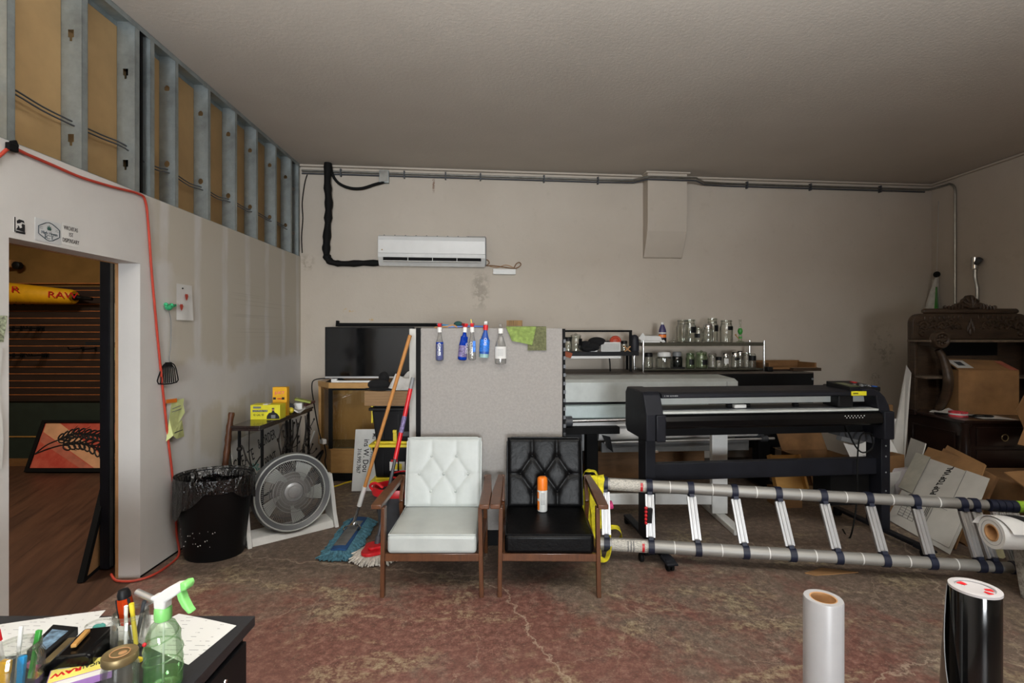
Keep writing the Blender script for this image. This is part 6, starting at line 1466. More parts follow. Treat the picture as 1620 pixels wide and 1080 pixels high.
for sx in (-1, 1):
    mb = MB(); cx = (hx0+hx1)/2
    for k, (dx, dz, r) in enumerate(((.50, .10, .05), (.40, .13, .045), (.31, .10, .045), (.22, .135, .038), (.14, .10, .04), (.52, .02, .03))):
        scroll(cx+sx*dx, 1.53+dz, r, sx); 
    for k in range(9): 
        p = V((cx+sx*(.08+.05*k), hy-.022, 1.725-.002*k)); mb.ball(p, .016, 7, 5, (.8, .6, 1.5))
    for k in range(5): 
        p0 = V((cx+sx*(.10+.09*k), hy-.02, 1.60)); mb.tube(smooth_path([p0, p0+V((sx*.04, -.01, .03)), p0+V((sx*.08, 0, .01))], 4), [.011]*8+[.004], 6)
    mb.build('carved_scrollwork', D, hu, world=True, weld=False)
mb = MB()
for k in range(5): mb.ball(((hx0+hx1)/2+(k-2)*.016, hy-.024, 1.70-.035*abs(k-2)-.03), .018, 7, 5, (.6, .5, 2.4))
mb.ball(((hx0+hx1)/2, hy-.022, 1.57), .02, 8, 6, (.9, .5, 2.2)); mb.build('carved_leaf', D, hu, world=True, weld=False)
MB().tube([V((hx0+.11, hy-.01, 1.785)), V((hx0+.13, hy-.01, 1.785)), V((hx1-.13, hy-.01, 1.785)), V((hx1-.11, hy-.01, 1.785))], [.018, .03, .03, .018], 12).build('top_rail', D, hu, world=True)
# crest
mb = MB(); cx = (hx0+hx1)/2
prof = [(-.27, 1.808), (-.26, 1.835), (-.22, 1.84), (-.18, 1.835), (-.14, 1.865), (-.09, 1.88), (-.075, 1.91), (-.05, 1.925), (-.03, 1.95), (0, 1.955), (.03, 1.95), (.05, 1.925), (.075, 1.91), (.09, 1.88), (.14, 1.865), (.18, 1.835), (.22, 1.84), (.26, 1.835), (.27, 1.808)]
mb.prism([(cx+x, z) for x, z in prof], hy-.02, hy+.015, PZ)
for k in range(7):
    a = radians(90+(k-3)*24); p0 = V((cx, hy-.025, 1.82)); L = .125 if k == 3 else .11
    mb.tube([p0, p0+V((cos(a)*L*.5, -.012, sin(a)*L*.5)), p0+V((cos(a)*L, 0, sin(a)*L))], [.012, .02, .008], 7)
for sx in (-1, 1):
    for k in range(5): p = V((cx+sx*(.09+.035*k), hy-.024, 1.845-.006*k)); mb.tube([p+V((0,0,.022)), p+V((sx*.008, -.006, -.008)), p+V((sx*.004, 0, -.034))], [.006, .012, .008], 6)
    mb.ball((cx+sx*.262, hy-.01, 1.828), .02, 8, 6)
mb.build('carved_crest', D, hu, world=True, weld=False)
MB().bx(hx0-.03, hx1+.03, hy-.28, hy+.02, 1.462, 1.487).build('upper_shelf', M['dusty'], hu, world=True, bevel=.006)
MB().bx(hx0, hx0+.03, hy-.05, hy+.02, ht, 1.46).bx(hx1-.03, hx1, hy-.05, hy+.02, ht, 1.46).build('side_post', D, hu, world=True, bevel=.004)
for s, xx in ((1, hx0), (-1, hx1)): MB().bx(xx, xx+s*.30, hy-.20, hy+.02, 1.09, 1.115).build('bracket_shelf', M['dusty'], hu, world=True, bevel=.004)
MB().bx(hx0+.34, hx1-.34, hy-.03, hy+.02, 1.27, 1.32).build('mid_rail', D, hu, world=True, bevel=.004)
MB().bx(hx0+.30, hx1-.30, hy+.012, hy+.021, 1.32, 1.46).build('dark_recess', M['blackm'], hu, world=True)
for s in (0, 1):
    def mx(p): return p if s == 0 else V((hx0+hx1-p.x, p.y, p.z))
    pts = [mx(P(a, b, c)) for a, b, c in ((1484, 553, 5.19), (1492, 566, 5.18), (1498, 585, 5.14), (1500, 600, 5.12), (1498, 618, 5.16), (1492, 634, 5.22), (1486, 645, 5.26), (1484, 650.5, 5.28))]
    q = smooth_path(pts, 5); n = len(q); MB().tube(q, [.030+.014*sin(pi*i/n) for i in range(n)], 10).build('curved_bracket', D, hu, world=True)
    c = mx(P(1487, 537.5, 5.12)); mb = MB().lathe([(0, .03), (.02, .034), (.028, .02), (.05, .018), (.065, .034), (.078, .034), (.086, .02), (.086, -.03), (0, -.03)], 26, M=Matrix.Translation(c) @ Matrix.Rotation(pi/2, 4, 'X'))
    for k in range(8): a = 2*pi*k/8; mb.ball(c+V((.040*cos(a), -.022, .040*sin(a))), .014, 7, 5)
    mb.build('rosette', D, hu, world=True)
    MB().bx(c.x-.04, c.x+.04, c.y+.02, hy, c.z-.06, c.z-.025).build('shelf_arm', D, hu, world=True)
# base
DG = M['darkg']
MB().bx(hx0, hx1, hf, hy+.05, .06, ht-.03).build('base_body', DG, hu, world=True, bevel=.006)
MB().bx(hx0-.045, hx1+.045, hf-.045, hy+.06, ht-.03, ht).build('counter_top', DG, hu, world=True, bevel=.008)
MB().bx(hx0-.06, hx0-.03, hf+.52, hf+.68, ht-.035, ht+.015).build('counter_corner', DG, hu, world=True, bevel=.006)
mb = MB()
for y0, y1 in ((hf+.09, hy-.02),): 
    mb.bx(hx0-.012, hx0, y0, y1, .20, .215).bx(hx0-.012, hx0, y0, y1, .60, .615).bx(hx0-.012, hx0, y0, y0+.015, .215, .60).bx(hx0-.012, hx0, y1-.015, y1, .215, .60)
mb.build('side_moulding', DG, hu, world=True, bevel=.003)
MB().lathe([(.03, .06), (.05, .10), (.035, .30), (.045, .50), (.03, .66), (.05, .70), (.05, .717)], 14, c=(hx0+.01, hf+.01, 0)).build('corner_column', DG, hu, world=True)
for k in range(2):
    x0_ = hx0+.10+k*.53; dr_ = MB().bx(x0_, x0_+.50, hf-.018, hf, .50, .68).build('drawer', DG, hu, world=True, bevel=.006)
    MB().tube(ring((x0_+.25, hf-.026, .585), .03, 16, (1,0,0), (0,0,1)), .005, 6, closed=True).build('drawer_pull', M['brass'], dr_, world=True)
    MB().bx(x0_, x0_+.50, hf-.018, hf, .10, .47).build('cupboard_door', DG, hu, world=True, bevel=.006)
for x in (hx0+.05, hx1-.05):
    for y in (hf+.05, hy-.0): MB().lathe([(.03, 0), (.045, .03), (.03, .06)], 12, c=(x, y, 0)).build('bun_foot', DG, hu, world=True)
# things on the hutch counter
def carton(name, label, c, s, rz, m, flaps=(), tape=True, cat='box', tilt=(0,0), group=None):
    o = thing(name, label, cat, c, rz, group); o.rotation_euler = (tilt[0], tilt[1], rz)
    w, d, h = s; t = .006
    mb = MB().bx(-w/2, w/2, -d/2, d/2, 0, t).bx(-w/2, w/2, -d/2, -d/2+t, t, h).bx(-w/2, w/2, d/2-t, d/2, t, h).bx(-w/2, -w/2+t, -d/2+t, d/2-t, t, h).bx(w/2-t, w/2, -d/2+t, d/2-t, t, h)
    if not flaps: mb.bx(-w/2, w/2, -d/2, -.002, h, h+t).bx(-w/2, w/2, .002, d/2, h, h+t)
    mb.build('carton_body', m, o)
    for f, a, L in flaps:
        ca, sa = cos(radians(a)), sin(radians(a))
        if f == 'L': p = [V((-w/2, -d/2+.004, h)), V((-w/2, d/2-.004, h))]; e = V((-ca*L, 0, sa*L))
        if f == 'R': p = [V((w/2, -d/2+.004, h)), V((w/2, d/2-.004, h))]; e = V((ca*L, 0, sa*L))
        if f == 'F': p = [V((-w/2+.004, -d/2, h)), V((w/2-.004, -d/2, h))]; e = V((0, -ca*L, sa*L))
        if f == 'B': p = [V((-w/2+.004, d/2, h)), V((w/2-.004, d/2, h))]; e = V((0, ca*L, sa*L))
        mb = MB(); fquad(mb, p[0], p[1], p[1]+e, p[0]+e, .006); mb.build('flap', m, o)
    if tape and not flaps: MB().bx(-w/2-.001, w/2+.001, -.03, .03, h+t, h+t+.001).bx(w/2, w/2+.001, -.03, .03, h-.08, h+t).build('packing_tape', mat('clear tan tape', (176,140,98), .25, var=.05), o)
    return o
hb = carton('cardboard_box', 'large brown cardboard box with shipping label inside the dark hutch', (4.75, 5.20, ht), (.54, .23, .43), -.13, M['card'])
fl_ = [V((-.27, -.113, .437)), V((.27, -.113, .437)), V((.27, .115, .52)), V((-.27, .115, .54))]
mb = MB(); fquad(mb, *fl_, .005); mb.build('flap', M['card'], hb)
def onf(u0, u1, w0, w1, m, nm, h=.0062):
    g = lambda u, w: fl_[0].lerp(fl_[1], u).lerp(fl_[3].lerp(fl_[2], u), w)+V((0, -.35*h, .94*h)); MB().sheet(2, 2, lambda u, w: g(u0+(u1-u0)*u, w0+(w1-w0)*w), .001).build(nm, m, hb)
onf(.02, .30, .15, .85, M['white2'], 'shipping_label'); onf(.10, .22, .35, .70, M['gd'], 'label_print', .0075); onf(.86, .99, .0, .9, mat('red printed tape', (190,110,90), .4), 'red_tape')
tp_ = thing('tape_roll', 'red and white printed tape roll lying on hutch counter', 'tape', P(1510, 648, 5.02))
c = V((4.34, 4.98, ht)); MB().lathe([(.04, 0), (.075, 0), (.075, .045), (.04, .045), (.04, 0)], 28, c=c).build('roll_body', mat('red white tape', (196,60,70), .4, var=.3, scale=40), tp_, world=True); MB().lathe([(.0755, .016), (.0758, .02), (.0755, .03)], 28, c=c).build('white_stripe', M['white2'], tp_, world=True)
tag(MB().sheet(6, 4, lambda u, w: V((4.42+.30*u+.02*w, 4.80+.26*w-.05*u, ht+.003+.004*sin(5*u))), .0015).build('paper_sheet', M['white2']), 'white paper sheet on hutch counter in front of the cardboard box', 'paper')
tag(MB().sheet(6, 4, lambda u, w: V((4.25+.20*u, 5.10+.12*w, ht+.006+.03*u*w+.01*sin(8*u))), .0015).build('curled_paper', M['white2']), 'curled white paper on left end of the hutch counter', 'paper')
tag(MB().tube(smooth_path([V((4.24, 5.14, ht+.01)), V((4.28, 5.04, ht+.012)), V((4.40, 4.92, ht+.010)), V((4.52, 4.86, ht+.012)), V((4.60, 4.90, ht+.012)), V((4.52, 4.97, ht+.012)), V((4.44, 4.93, ht+.014))], 5), .007, 6).build('black_cable', M['rubber']), 'black cable curled on the hutch counter beside tape roll', 'cable')
# leaning boards
def slab(name, label, m, q, th=.008, cat='cardboard', notes=None):
    a, b, c, d = [V(p) for p in q]; n = (b-a).cross(d-a).normalized()*th; o = thing(name, label, cat, V((min(a.x,b.x), min(a.y,b.y), 0)))
    MB().hexa([a, b, c, d, a+n, b+n, c+n, d+n]).build('board', m, o, world=True)
    return o
tag(MB().hexa([V((3.60, 4.97, 0)), V((3.76, 4.93, 0)), V((3.765, 4.945, 0)), V((3.605, 4.985, 0)), V((4.10, 5.32, 1.22)), V((4.165, 5.34, 1.14)), V((4.17, 5.355, 1.14)), V((4.105, 5.335, 1.22))]).build('foam_board', M['cardw']), 'tall white foam board leaning against left side of dark hutch', 'board')
Bf, Br, TL, TR = V((3.06, 3.58, .004)), V((3.12, 4.26, .004)), V((3.70, 4.64, .446)), V((3.60, 3.90, .450))
def bil(u, w): return (Bf.lerp(Br, u)).lerp(TR.lerp(TL, u), w)
NB = (bil(1,.5)-bil(0,.5)).cross(bil(.5,1)-bil(.5,0)).normalized()
if NB.z < 0: NB = -NB
pv = thing('flat_white_carton', 'flattened white carton with black lettering leaning behind right end of ladder', 'carton', (3.1, 3.9, 0))
MB().sheet(10, 10, lambda u, w: bil(u, w), .007).build('carton_sheet', M['cardw'], pv, world=True)
M['cardw2'] = mat('greyed white card', (174,172,160), .8, var=.06)
def patch(u0, u1, w0, w1, lift, m, name, sk=0): return MB().sheet(4, 4, lambda u, w: bil(u0+(u1-u0)*u+sk*w, w0+(w1-w0)*w)+NB*lift, .003).build(name, m, pv, world=True)
patch(.80, 1.06, .44, 1.01, .014, M['cardw2'], 'upper_flap'); patch(-.10, .22, .60, 1.0, .012, M['cardw'], 'side_flap', .02); patch(.02, .42, .05, .40, .010, M['cardw'], 'lower_flap')
mb = MB()
for u0, u1, w0, w1 in ((.795, .80, .44, 1.0), (.225, .23, .55, 1.0), (.23, .8, .425, .43), (.42, .425, .05, .40)):
    mb.sheet(2, 2, lambda u, w: bil(u0+(u1-u0)*u, w0+(w1-w0)*w)+NB*.0165, .001)
mb.build('fold_line', M['gm'], pv, world=True)
rt = (bil(.45, .92)-bil(.62, .55)).normalized()
ctr = P(1486, 757, 4.1)
c = bil(.49, .765)+NB*.006; xr = (bil(.50, .96)-bil(.57, .52)); yr = (bil(.70, .70)-bil(.40, .74))
text('POP TOP VIAL', .070, frame(c, xr, yr), M['ink'], pv, sx=.74, bold=.02)
mb = MB()
for k in range(5):
    w = .12+.035*k; mb.sheet(2, 1, lambda u, q, w=w: bil(.62+.26*u, w+.003*q)+NB*.006, .001)
for k in range(4): mb.sheet(1, 2, lambda u, q, k=k: bil(.62+.085*k+.004*u, .12+.14*q)+NB*.006, .001)
for k in range(6): mb.sheet(2, 1, lambda u, q, k=k: bil(.47+.03*(k % 2)+.0*u, .05)+NB*.006 if False else bil(.46+.022*(k % 3)+.008*q, .10+.05*(k//3)*3+.13*u)+NB*.0135, .001)
mb.build('printed_table', M['gd'], pv, world=True)
def flat(name, label, q, m, th=.01, n=8):
    a, b, c, d = [V(p) for p in q]
    return tag(MB().sheet(n, n, lambda u, w: a.lerp(b, u).lerp(d.lerp(c, u), w), th).build(name, m), label, 'cardboard')
f1 = flat('flat_brown_carton', 'flattened brown carton leaning just behind the white lettered carton', [(3.17, 3.66, .006), (3.23, 4.40, .006), (3.84, 4.72, .50), (3.73, 4.03, .51)], M['card'])
f2 = flat('flat_brown_carton', 'darker brown flattened carton behind, its folded edge sticking out right', [(3.30, 3.72, .006), (3.34, 4.35, .006), (3.92, 4.64, .50), (3.86, 4.07, .40)], M['cardd'], .03)
f3 = flat('flat_brown_carton', 'taped brown carton flap standing highest against the hutch base', [(3.45, 4.10, .006), (3.49, 4.50, .006), (3.995, 4.69, .52), (3.907, 4.22, .465)], M['card'], .02)
f4 = flat('flat_white_carton', 'white carton panel peeking out top left behind brown cartons', [(3.58, 4.62, .006), (3.62, 4.84, .006), (3.90, 5.00, .53), (3.80, 4.70, .54)], M['cardw'])
gl = thing('grey_label_carton', 'small pale carton with grey label behind left edge of white carton', 'carton', (3.34, 4.70, 0))
MB().hexa([V((3.42, 4.52, 0)), V((3.54, 4.42, 0)), V((3.60, 4.58, 0)), V((3.48, 4.66, 0)), V((3.50, 4.72, .31)), V((3.64, 4.62, .31)), V((3.68, 4.76, .31)), V((3.54, 4.84, .31))]).build('carton_body', mat('lilac grey card', (180,176,180), .8, var=.06), gl, world=True)
# heap of cardboard at the far right
ob_ = carton('open_cardboard_box', 'open brown cardboard box tilted on the heap at right edge', (4.80, 4.46, .52), (.42, .40, .34), .55, M['card'], flaps=(('L', -10, .20), ('F', 25, .18), ('B', 75, .18)), tilt=(.10, -.50))
MB().bx(-.02, .03, -.204, -.2005, .15, .165).build('handle_slot', M['pinel'], ob_)
tag(MB().hexa([V((4.02, 4.05, 0)), V((4.95, 4.0, 0)), V((4.95, 4.60, 0)), V((4.05, 4.60, 0)), V((4.10, 4.10, .33)), V((4.90, 4.05, .33)), V((4.90, 4.62, .34)), V((4.12, 4.62, .34))]).build('cardboard_box', M['cardd'], bevel=.01), 'dark brown cardboard box under the tilted open box', 'box')
tag(MB().sheet(8, 6, lambda u, w: V((3.92+.75*u, 3.84-.12*u+.24*w, .34+.10*w+.03*sin(6*u)-.05*u)), .01).build('torn_cardboard', M['card']), 'torn cardboard strip lying across front of the dark brown box', 'cardboard')
tag(MB().sheet(8, 6, lambda u, w: V((3.86+.8*u, 3.66+.28*w, .09+.16*w+.02*sin(5*u))), .01).build('torn_cardboard', M['cardd']), 'low dark cardboard sheet on floor behind packed ladder rungs', 'cardboard')
tag(MB().sheet(5, 5, lambda u, w: V((4.02+.16*u, 4.03-.03*u, .36+.06*w+.03*u*sin(9*w))), .004).build('white_scrap', M['white2']), 'torn white paper scrap in the cardboard heap by right edge', 'scrap')
tag(MB().sheet(6, 4, lambda u, w: V((3.20+.13*u, 3.45+.05*w, .05+.16*w+.02*sin(6*u+5*w))), .004).build('plastic_wrap', mat('cream plastic film', (208,206,170), .4, var=.1)), 'cream plastic film behind the ladder rungs at right', 'film')
fc2 = tag(MB().prism([FP(1273, 907).to_2d(), FP(1300, 899).to_2d(), FP(1358, 906).to_2d(), FP(1290, 911).to_2d()], .001, .006).build('floor_cardboard', M['card']), 'flat brown cardboard scrap on floor under the lower ladder rail', 'cardboard')
# boxes seen under the plotter
def cart2(px, py, Y, s, rz, lab, m='card', flaps=(), tilt=(0,0), z=None):
    p = P(px, py, Y); return carton('cardboard_box', lab, (p.x, p.y, p.z if z is None else z), s, rz, M[m], flaps, tilt=tilt)
cart2(1292, 735, 5.05, (.50, .36, .36), .1, 'brown cardboard box with drooping front flap under black plotter', 'cardd', flaps=(('F', -62, .27), ('L', 20, .1), ('B', 60, .2)), z=.0)
cart2(1388, 738, 4.85, (.28, .30, .42), .3, 'brown cardboard box with white papers behind right leg of plotter', 'card', z=0)
p = P(1300, 705, 5.0); tag(MB().sheet(10, 6, lambda u, w: V((3.12+.40*u, 4.72-.05*u+.1*w, .40+.12*w-.03*sin(6*u)+.05*u)), .004).build('crumpled_paper', M['white2']), 'crumpled white paper beside drooping cardboard flap under the plotter', 'paper')
tag(MB().sheet(6, 6, lambda u, w: V((3.30+.30*u, 4.66+.02*sin(7*w), .22*w+.012*sin(5*u)+.10*u*w+.004)), .004).build('printed_sheet', M['white2']), 'printed white sheet standing in front of brown box by plotter leg', 'paper')
tag(MB().sheet(4, 3, lambda u, w: V((3.24+.18*u, 4.70+.2*w, .428+.002*u)), .003).build('paper_label', M['white2']), 'white label sheet lying on brown box behind plotter leg', 'paper')
tag(MB().box((3.30, 4.95, .53), (.30, .07, .09), (0, .25, .1)).box((3.20, 4.93, .60), (.09, .05, .06), (.3, .4, .2)).build('grey_bracket', M['gm'], bevel=.004), 'grey metal bracket lying on boxes behind right side of plotter', 'bracket')
tag(MB().hexa([V((2.86, 4.90, 0)), V((3.16, 4.85, 0)), V((3.20, 5.1, 0)), V((2.90, 5.15, 0)), V((2.86, 4.90, .28)), V((3.16, 4.85, .33)), V((3.20, 5.1, .33)), V((2.90, 5.15, .28))]).build('dark_box', M['blackm']), 'dark box on floor beneath the drooping cardboard flap', 'box') if False else None
cart2(1394, 700, 5.36, (.34, .26, .50), .2, 'tall brown cardboard box between plotter and white foam board', 'cardd', z=0)
q = P(1425, 650, 5.25); tag(MB().box((q.x, 5.22, .70), (.24, .22, .34), (0, 0, .3)).build('cardboard_box', M['card'], bevel=.003), 'smaller brown cardboard box atop the tall one beside plotter', 'box') if False else None
bx_up = carton('cardboard_box', 'smaller brown cardboard box stacked on the tall one beside white foam board', (3.78, 5.36, .508), (.26, .22, .30), .25, M['card'])
tag(MB().sheet(4, 6, lambda u, w: V((3.76+.18*u, 5.16+.02*u, .47+.22*w)), .003).build('printed_sheet', M['white2']), 'printed white sheet hanging between plotter end and foam board', 'paper')
# speckled bin with print roll on it
M['speck'] = NT('speckled stone pattern'); tt_ = M['speck']; vv = tt_.coord(); tt_.bsdf(tt_.ramp(tt_.noise(vv, 22, 6, .8), [(.36, (92,88,80)), (.5, (158,154,146)), (.66, (186,182,174))]), .7, 0, tt_.bump(tt_.noise(vv, 30, 4), .3, .006)); M['speck'] = tt_.m
tag(MB().hexa([V((2.975, 2.68, 0)), V((3.55, 2.68, 0)), V((3.55, 3.0, 0)), V((2.975, 3.0, 0)), V((2.94, 2.66, .322)), V((3.60, 2.66, .322)), V((3.60, 3.02, .322)), V((2.94, 3.02, .322))]).build('speckled_bin', M['speck'], bevel=.01), 'grey stone patterned box at right edge supporting a white paper roll', 'box')
rl_ = thing('print_roll', 'white print roll with brown core lying on stone patterned box', 'paper roll', (3.1, 2.9, .322))
a, b = V((2.735, 2.92, .411)), V((3.535, 2.87, .411)); ax = (b-a).normalized(); Mx = ax.to_track_quat('Z', 'Y').to_matrix().to_4x4(); Mx.translation = a
MB().lathe([(.047, .0), (.088, .0), (.088, .80), (.047, .80), (.047, 0)], 40, M=Mx).build('paper_winding', M['white2'], rl_, world=True)
MB().lathe([(.040, -.002), (.048, -.002), (.048, .80), (.040, .80), (.040, -.002)], 30, M=Mx).build('cardboard_core', M['kraft'], rl_, world=True)
for r in (.058, .068, .078): MB().tube(ring((0,0,-.0005), r, 40, (1,0,0), (0,1,0)), .0012, 4, closed=True, M=Mx).build('winding_line', M['gm'], rl_, world=True) if r == .068 else None
iv = Mx.to_3x3().inverted()
def loose(u, w):
    a_ = -.1+2.6*w; r = .092+.02*w*w; y = iv @ V((0, -1, 0)); z = iv @ V((0, 0, 1))
    return Mx @ (y*(-cos(a_)*-1*r*cos(0) if False else r*sin(a_-1.2))+z*(r*cos(a_-1.2))+V((0, 0, -.03+.80*u+.05*w)))
MB().sheet(10, 16, loose, .002).build('loose_sheet', M['white2'], rl_, world=True)
MB().sheet(3, 6, lambda u, w: loose(.07+.09*u+.07*w, .40+.36*w)+V((0, -.002, .003)), .001).build('black_leaf_print', M['ink'], rl_, world=True); MB().sheet(3, 3, lambda u, w: loose(.13+.02*w+.08*u, .20+.05*w)+V((0, -.002, .003)), .001).build('black_bar_print', M['ink'], rl_, world=True)

# ================================================================ FOREGROUND
wr = thing('white_vinyl_roll', 'white vinyl roll with brown cardboard core standing upright in front', 'vinyl roll', (.760, 1.25, 0))
MB().lathe([(.030, 0), (.0425, 0), (.0435, .004), (.0435, .894), (.042, .898), (.030, .898), (.030, 0)], 48).build('vinyl_winding', mat('white vinyl film', (156,155,156), .36, var=.02), wr); MB().lathe([(.027, .002), (.0305, .002), (.0305, .8975), (.027, .8975), (.027, .002)], 40).build('cardboard_core', M['kraft'], wr)
br_ = thing('black_vinyl_roll', 'glossy black vinyl roll with red printed end cap standing upright in front', 'vinyl roll', (1.094, 1.21, 0))
MB().lathe([(.030, 0), (.0475, 0), (.0485, .004), (.0485, .936), (.047, .94), (.030, .94), (.030, 0)], 56).build('vinyl_winding', mat('glossy black vinyl', (12,12,12), .10, var=.1, spec=.7), br_)
MB().lathe([(.0495, .938), (.0495, .9435), (.047, .9445), (.038, .9445), (.036, .9405), (0, .9405)], 48).build('end_cap', mat('greyish white cap', (172,168,168), .6, var=.04), br_)
mb = MB()
for a0, a1 in ((-80, -55), (-35, -8), (95, 130)):
    n = 8; vs = []
    for k in range(n+1):
        a = radians(a0+(a1-a0)*k/n); vs += [V((.018*cos(a), .018*sin(a), .9412)), V((.034*cos(a), .034*sin(a), .9412))]
    mb.add(vs, [(2*k, 2*k+2, 2*k+3, 2*k+1) for k in range(n)])
mb.build('red_print', M['red'], br_)
MB().tube(ring((0,0,.942), .0365, 40, (1,0,0), (0,1,0)), .0008, 4, closed=True).build('cap_ring', M['gm'], br_)
def film(u, w):    # loosened outer layer: its free edge lifts away towards the bottom
    op = min(1.4, (1-w)/.24); a = radians(50+(98+40*op**1.3)*u); r = .0497+.0012*u+.021*op*u**1.5+.002*sin(9*w+2)*u*op
    return V((r*cos(a), r*sin(a), .03+.907*w))
MB().sheet(24, 18, film, .0010).build('loose_outer_layer', mat('black vinyl with floor reflection tint', (84,74,65), .3, var=.1), br_)  # brown tint paints the floor's reflection into the black film
MB().tube([film(1, k/24) for k in range(25)], .0011, 5).build('film_edge', M['gm'], br_)
# desk
DZ = .75
M['desk'] = mat('black speckled laminate', (38,38,41), .42, var=.25, scale=120)
dk_ = thing('desk', 'black desk with speckled top at lower left of the picture', 'desk', (-1.45, 1.0, 0))
MB().bx(-2.22, -.722, .50, 1.440, DZ-.028, DZ).build('desk_top', M['desk'], dk_, world=True, bevel=.002)
MB().bx(-1.25, -.742, .53, 1.415, .05, DZ-.03).build('drawer_pedestal', M['black'], dk_, world=True, bevel=.003)
MB().bx(-2.18, -2.15, .53, 1.40, 0, DZ-.03).bx(-2.15, -1.25, 1.37, 1.40, .2, DZ-.03).bx(-1.25, -.745, .54, 1.40, 0, .05).build('support_panel', M['black'], dk_, world=True)
for z0, z1 in ((.44, .70), (.08, .42)):
    d_ = MB().bx(-.742, -.728, .55, 1.405, z0, z1).build('drawer_front', M['black'], dk_, world=True, bevel=.003)
    MB().bar((-.716, .98, z1-.065), (-.716, 1.16, z1-.065), .018, .022).bx(-.728, -.716, 1.00, 1.02, z1-.075, z1-.055).bx(-.728, -.716, 1.12, 1.14, z1-.075, z1-.055).build('drawer_handle', M['gm'], d_, world=True, bevel=.003)
MB().lathe([(.0, .004), (.005, .003), (.006, 0)], 8, M=Matrix.Translation((-.728, 1.30, .66)) @ Matrix.Rotation(pi/2, 4, 'Y')).build('screw', M['chrome'], dk_, world=True)
def dp(px, py, dz=0): return FP(px, py, DZ+dz)
t = NT('printed office paper'); vv = t.coord((1,1,1)); sx_ = t.sep(vv); wl = t.math('PINGPONG', sx_[1], .009); ln = t.math('LESS_THAN', wl, .0012); nn = t.math('GREATER_THAN', t.noise(t.coord((14, 3, 1)), 3, 2), .56)
t.bsdf(t.mix(t.math('MULTIPLY', t.math('MULTIPLY', ln, nn), .6), (216,216,214), (90,90,96)), .7); M['print'] = t.m
def paper(q, label, dz=.0012, m='print'):
    a, b, c, d = [dp(*p)+V((0,0,dz)) for p in q]
    return tag(MB().sheet(6, 6, lambda u, w: a.lerp(b, u).lerp(d.lerp(c, u), w)+V((0, 0, .0015*sin(3*u+2*w)+.0015)), .0006).build('paper_sheet', M[m]), label, 'paper')
paper([(283, 972), (374, 991), (298, 1052), (205, 1012)], 'white printed sheet at right end of desk beside green spray bottle')
paper([(-20, 992), (167, 966.5), (112, 1026), (-70, 1050)], 'white printed sheet at back left of desk overhanging the edge')
paper([(128, 982), (268, 974.5), (232, 1010), (60, 1032)], 'white sheet between the dark boxed book and tool jar', .004)
# green spray bottle
gp = thing('spray_bottle', 'green twisted plastic spray bottle with white trigger head on black desk', 'spray bottle', dp(258, 1086), -.15)
MB().lathe([(.0, .001), (.034, .0), (.038, .006), (.0385, .02), (.037, .045), (.0385, .06), (.0365, .078), (.0375, .09), (.034, .108), (.034, .118), (.028, .132), (.024, .142), (.015, .15), (.0145, .165)], 36, fn=lambda a, z: 1+.035*sin(3*a+z*95)*(1 if .03 < z < .14 else 0)).build('bottle', M['petg'], gp)
pts = [V((.0385*cos(q)*(1-.0*q), .0385*sin(q), .045+.0058*q)) for q in [.35*k for k in range(44)]]
mb = MB(); mb.tube([V((.0385*cos(.35*k)*(1 if k < 26 else 1-.02*(k-26)), .0385*sin(.35*k)*(1 if k < 26 else 1-.02*(k-26)), .035+.0024*k)) for k in range(42)], .0018, 5); mb.build('spiral_rib', M['petg'], gp)
MB().lathe([(0, .003), (.032, .003), (.036, .008), (.036, .030), (0, .031)], 28).build('liquid', M['liqg'], gp); MB().tube([(0, 0, .01), (.002, 0, .15)], .0022, 6).build('dip_tube', M['white'], gp)
MB().lathe([(.0165, .152), (.0175, .156), (.0175, .176), (.016, .18), (0, .18)], 24).build('collar', M['greenl'], gp)
MB().prism([(-.014, .178), (.013, .178), (.014, .195), (.030, .205), (.058, .225), (.056, .240), (.035, .236), (.010, .222), (-.008, .208), (-.022, .205), (-.024, .198), (-.015, .196)], -.012, .012, PZ).build('trigger_head', M['white'], gp, bevel=.004)
MB().prism([(.054, .222), (.066, .226), (.070, .236), (.066, .245), (.052, .242)], -.013, .013, PZ).build('nozzle', M['greenl'], gp, bevel=.003)
MB().prism([(.040, .216), (.052, .222), (.058, .205), (.070, .185), (.078, .176), (.070, .172), (.054, .186), (.044, .202)], -.009, .009, PZ).build('trigger', M['greenl'], gp, bevel=.003)
MB().ball((-.012, -.0365, .115), .0045, 8, 6).build('red_dot', M['red'], gp)
# tool jar
def openjar(name, label, base, r, h):
    o = thing(name, label, 'jar', base); t = .003
    MB().lathe([(0, 0), (r*.9, 0), (r, .008), (r, h*.72), (r*.86, h*.86), (r*.86, h), (r*.86-t, h), (r*.86-t, h*.87), (r-t, h*.71), (r-t, .01), (0, .01)], 28).build('jar_body', M['glass'], o)
    MB().tube(ring((0,0,h-.003), r*.86, 28, (1,0,0), (0,1,0)), .0028, 6, closed=True).tube(ring((0,0,h*.90), r*.87, 28, (1,0,0), (0,1,0)), .0022, 6, closed=True).build('thread_ring', M['glass'], o); return o
tb = dp(207, 1024); openjar('tool_jar', 'open glass jar holding orange screwdriver and pens on black desk', tb, .042, .092)
sd = thing('screwdriver', 'orange and black handled screwdriver standing in the glass jar', 'screwdriver', tb+V((-.008, 0, .012)))
a, b = tb+V((-.002, .004, .012)), tb+V((-.016, .0, .125)); dd = (b-a).normalized(); rot = dd.to_track_quat('Z', 'Y').to_matrix().to_4x4(); rot.translation = a
MB().lathe([(.003, 0), (.003, .045), (0, .046)], 8, M=rot).build('shaft', M['chrome'], sd, world=True)
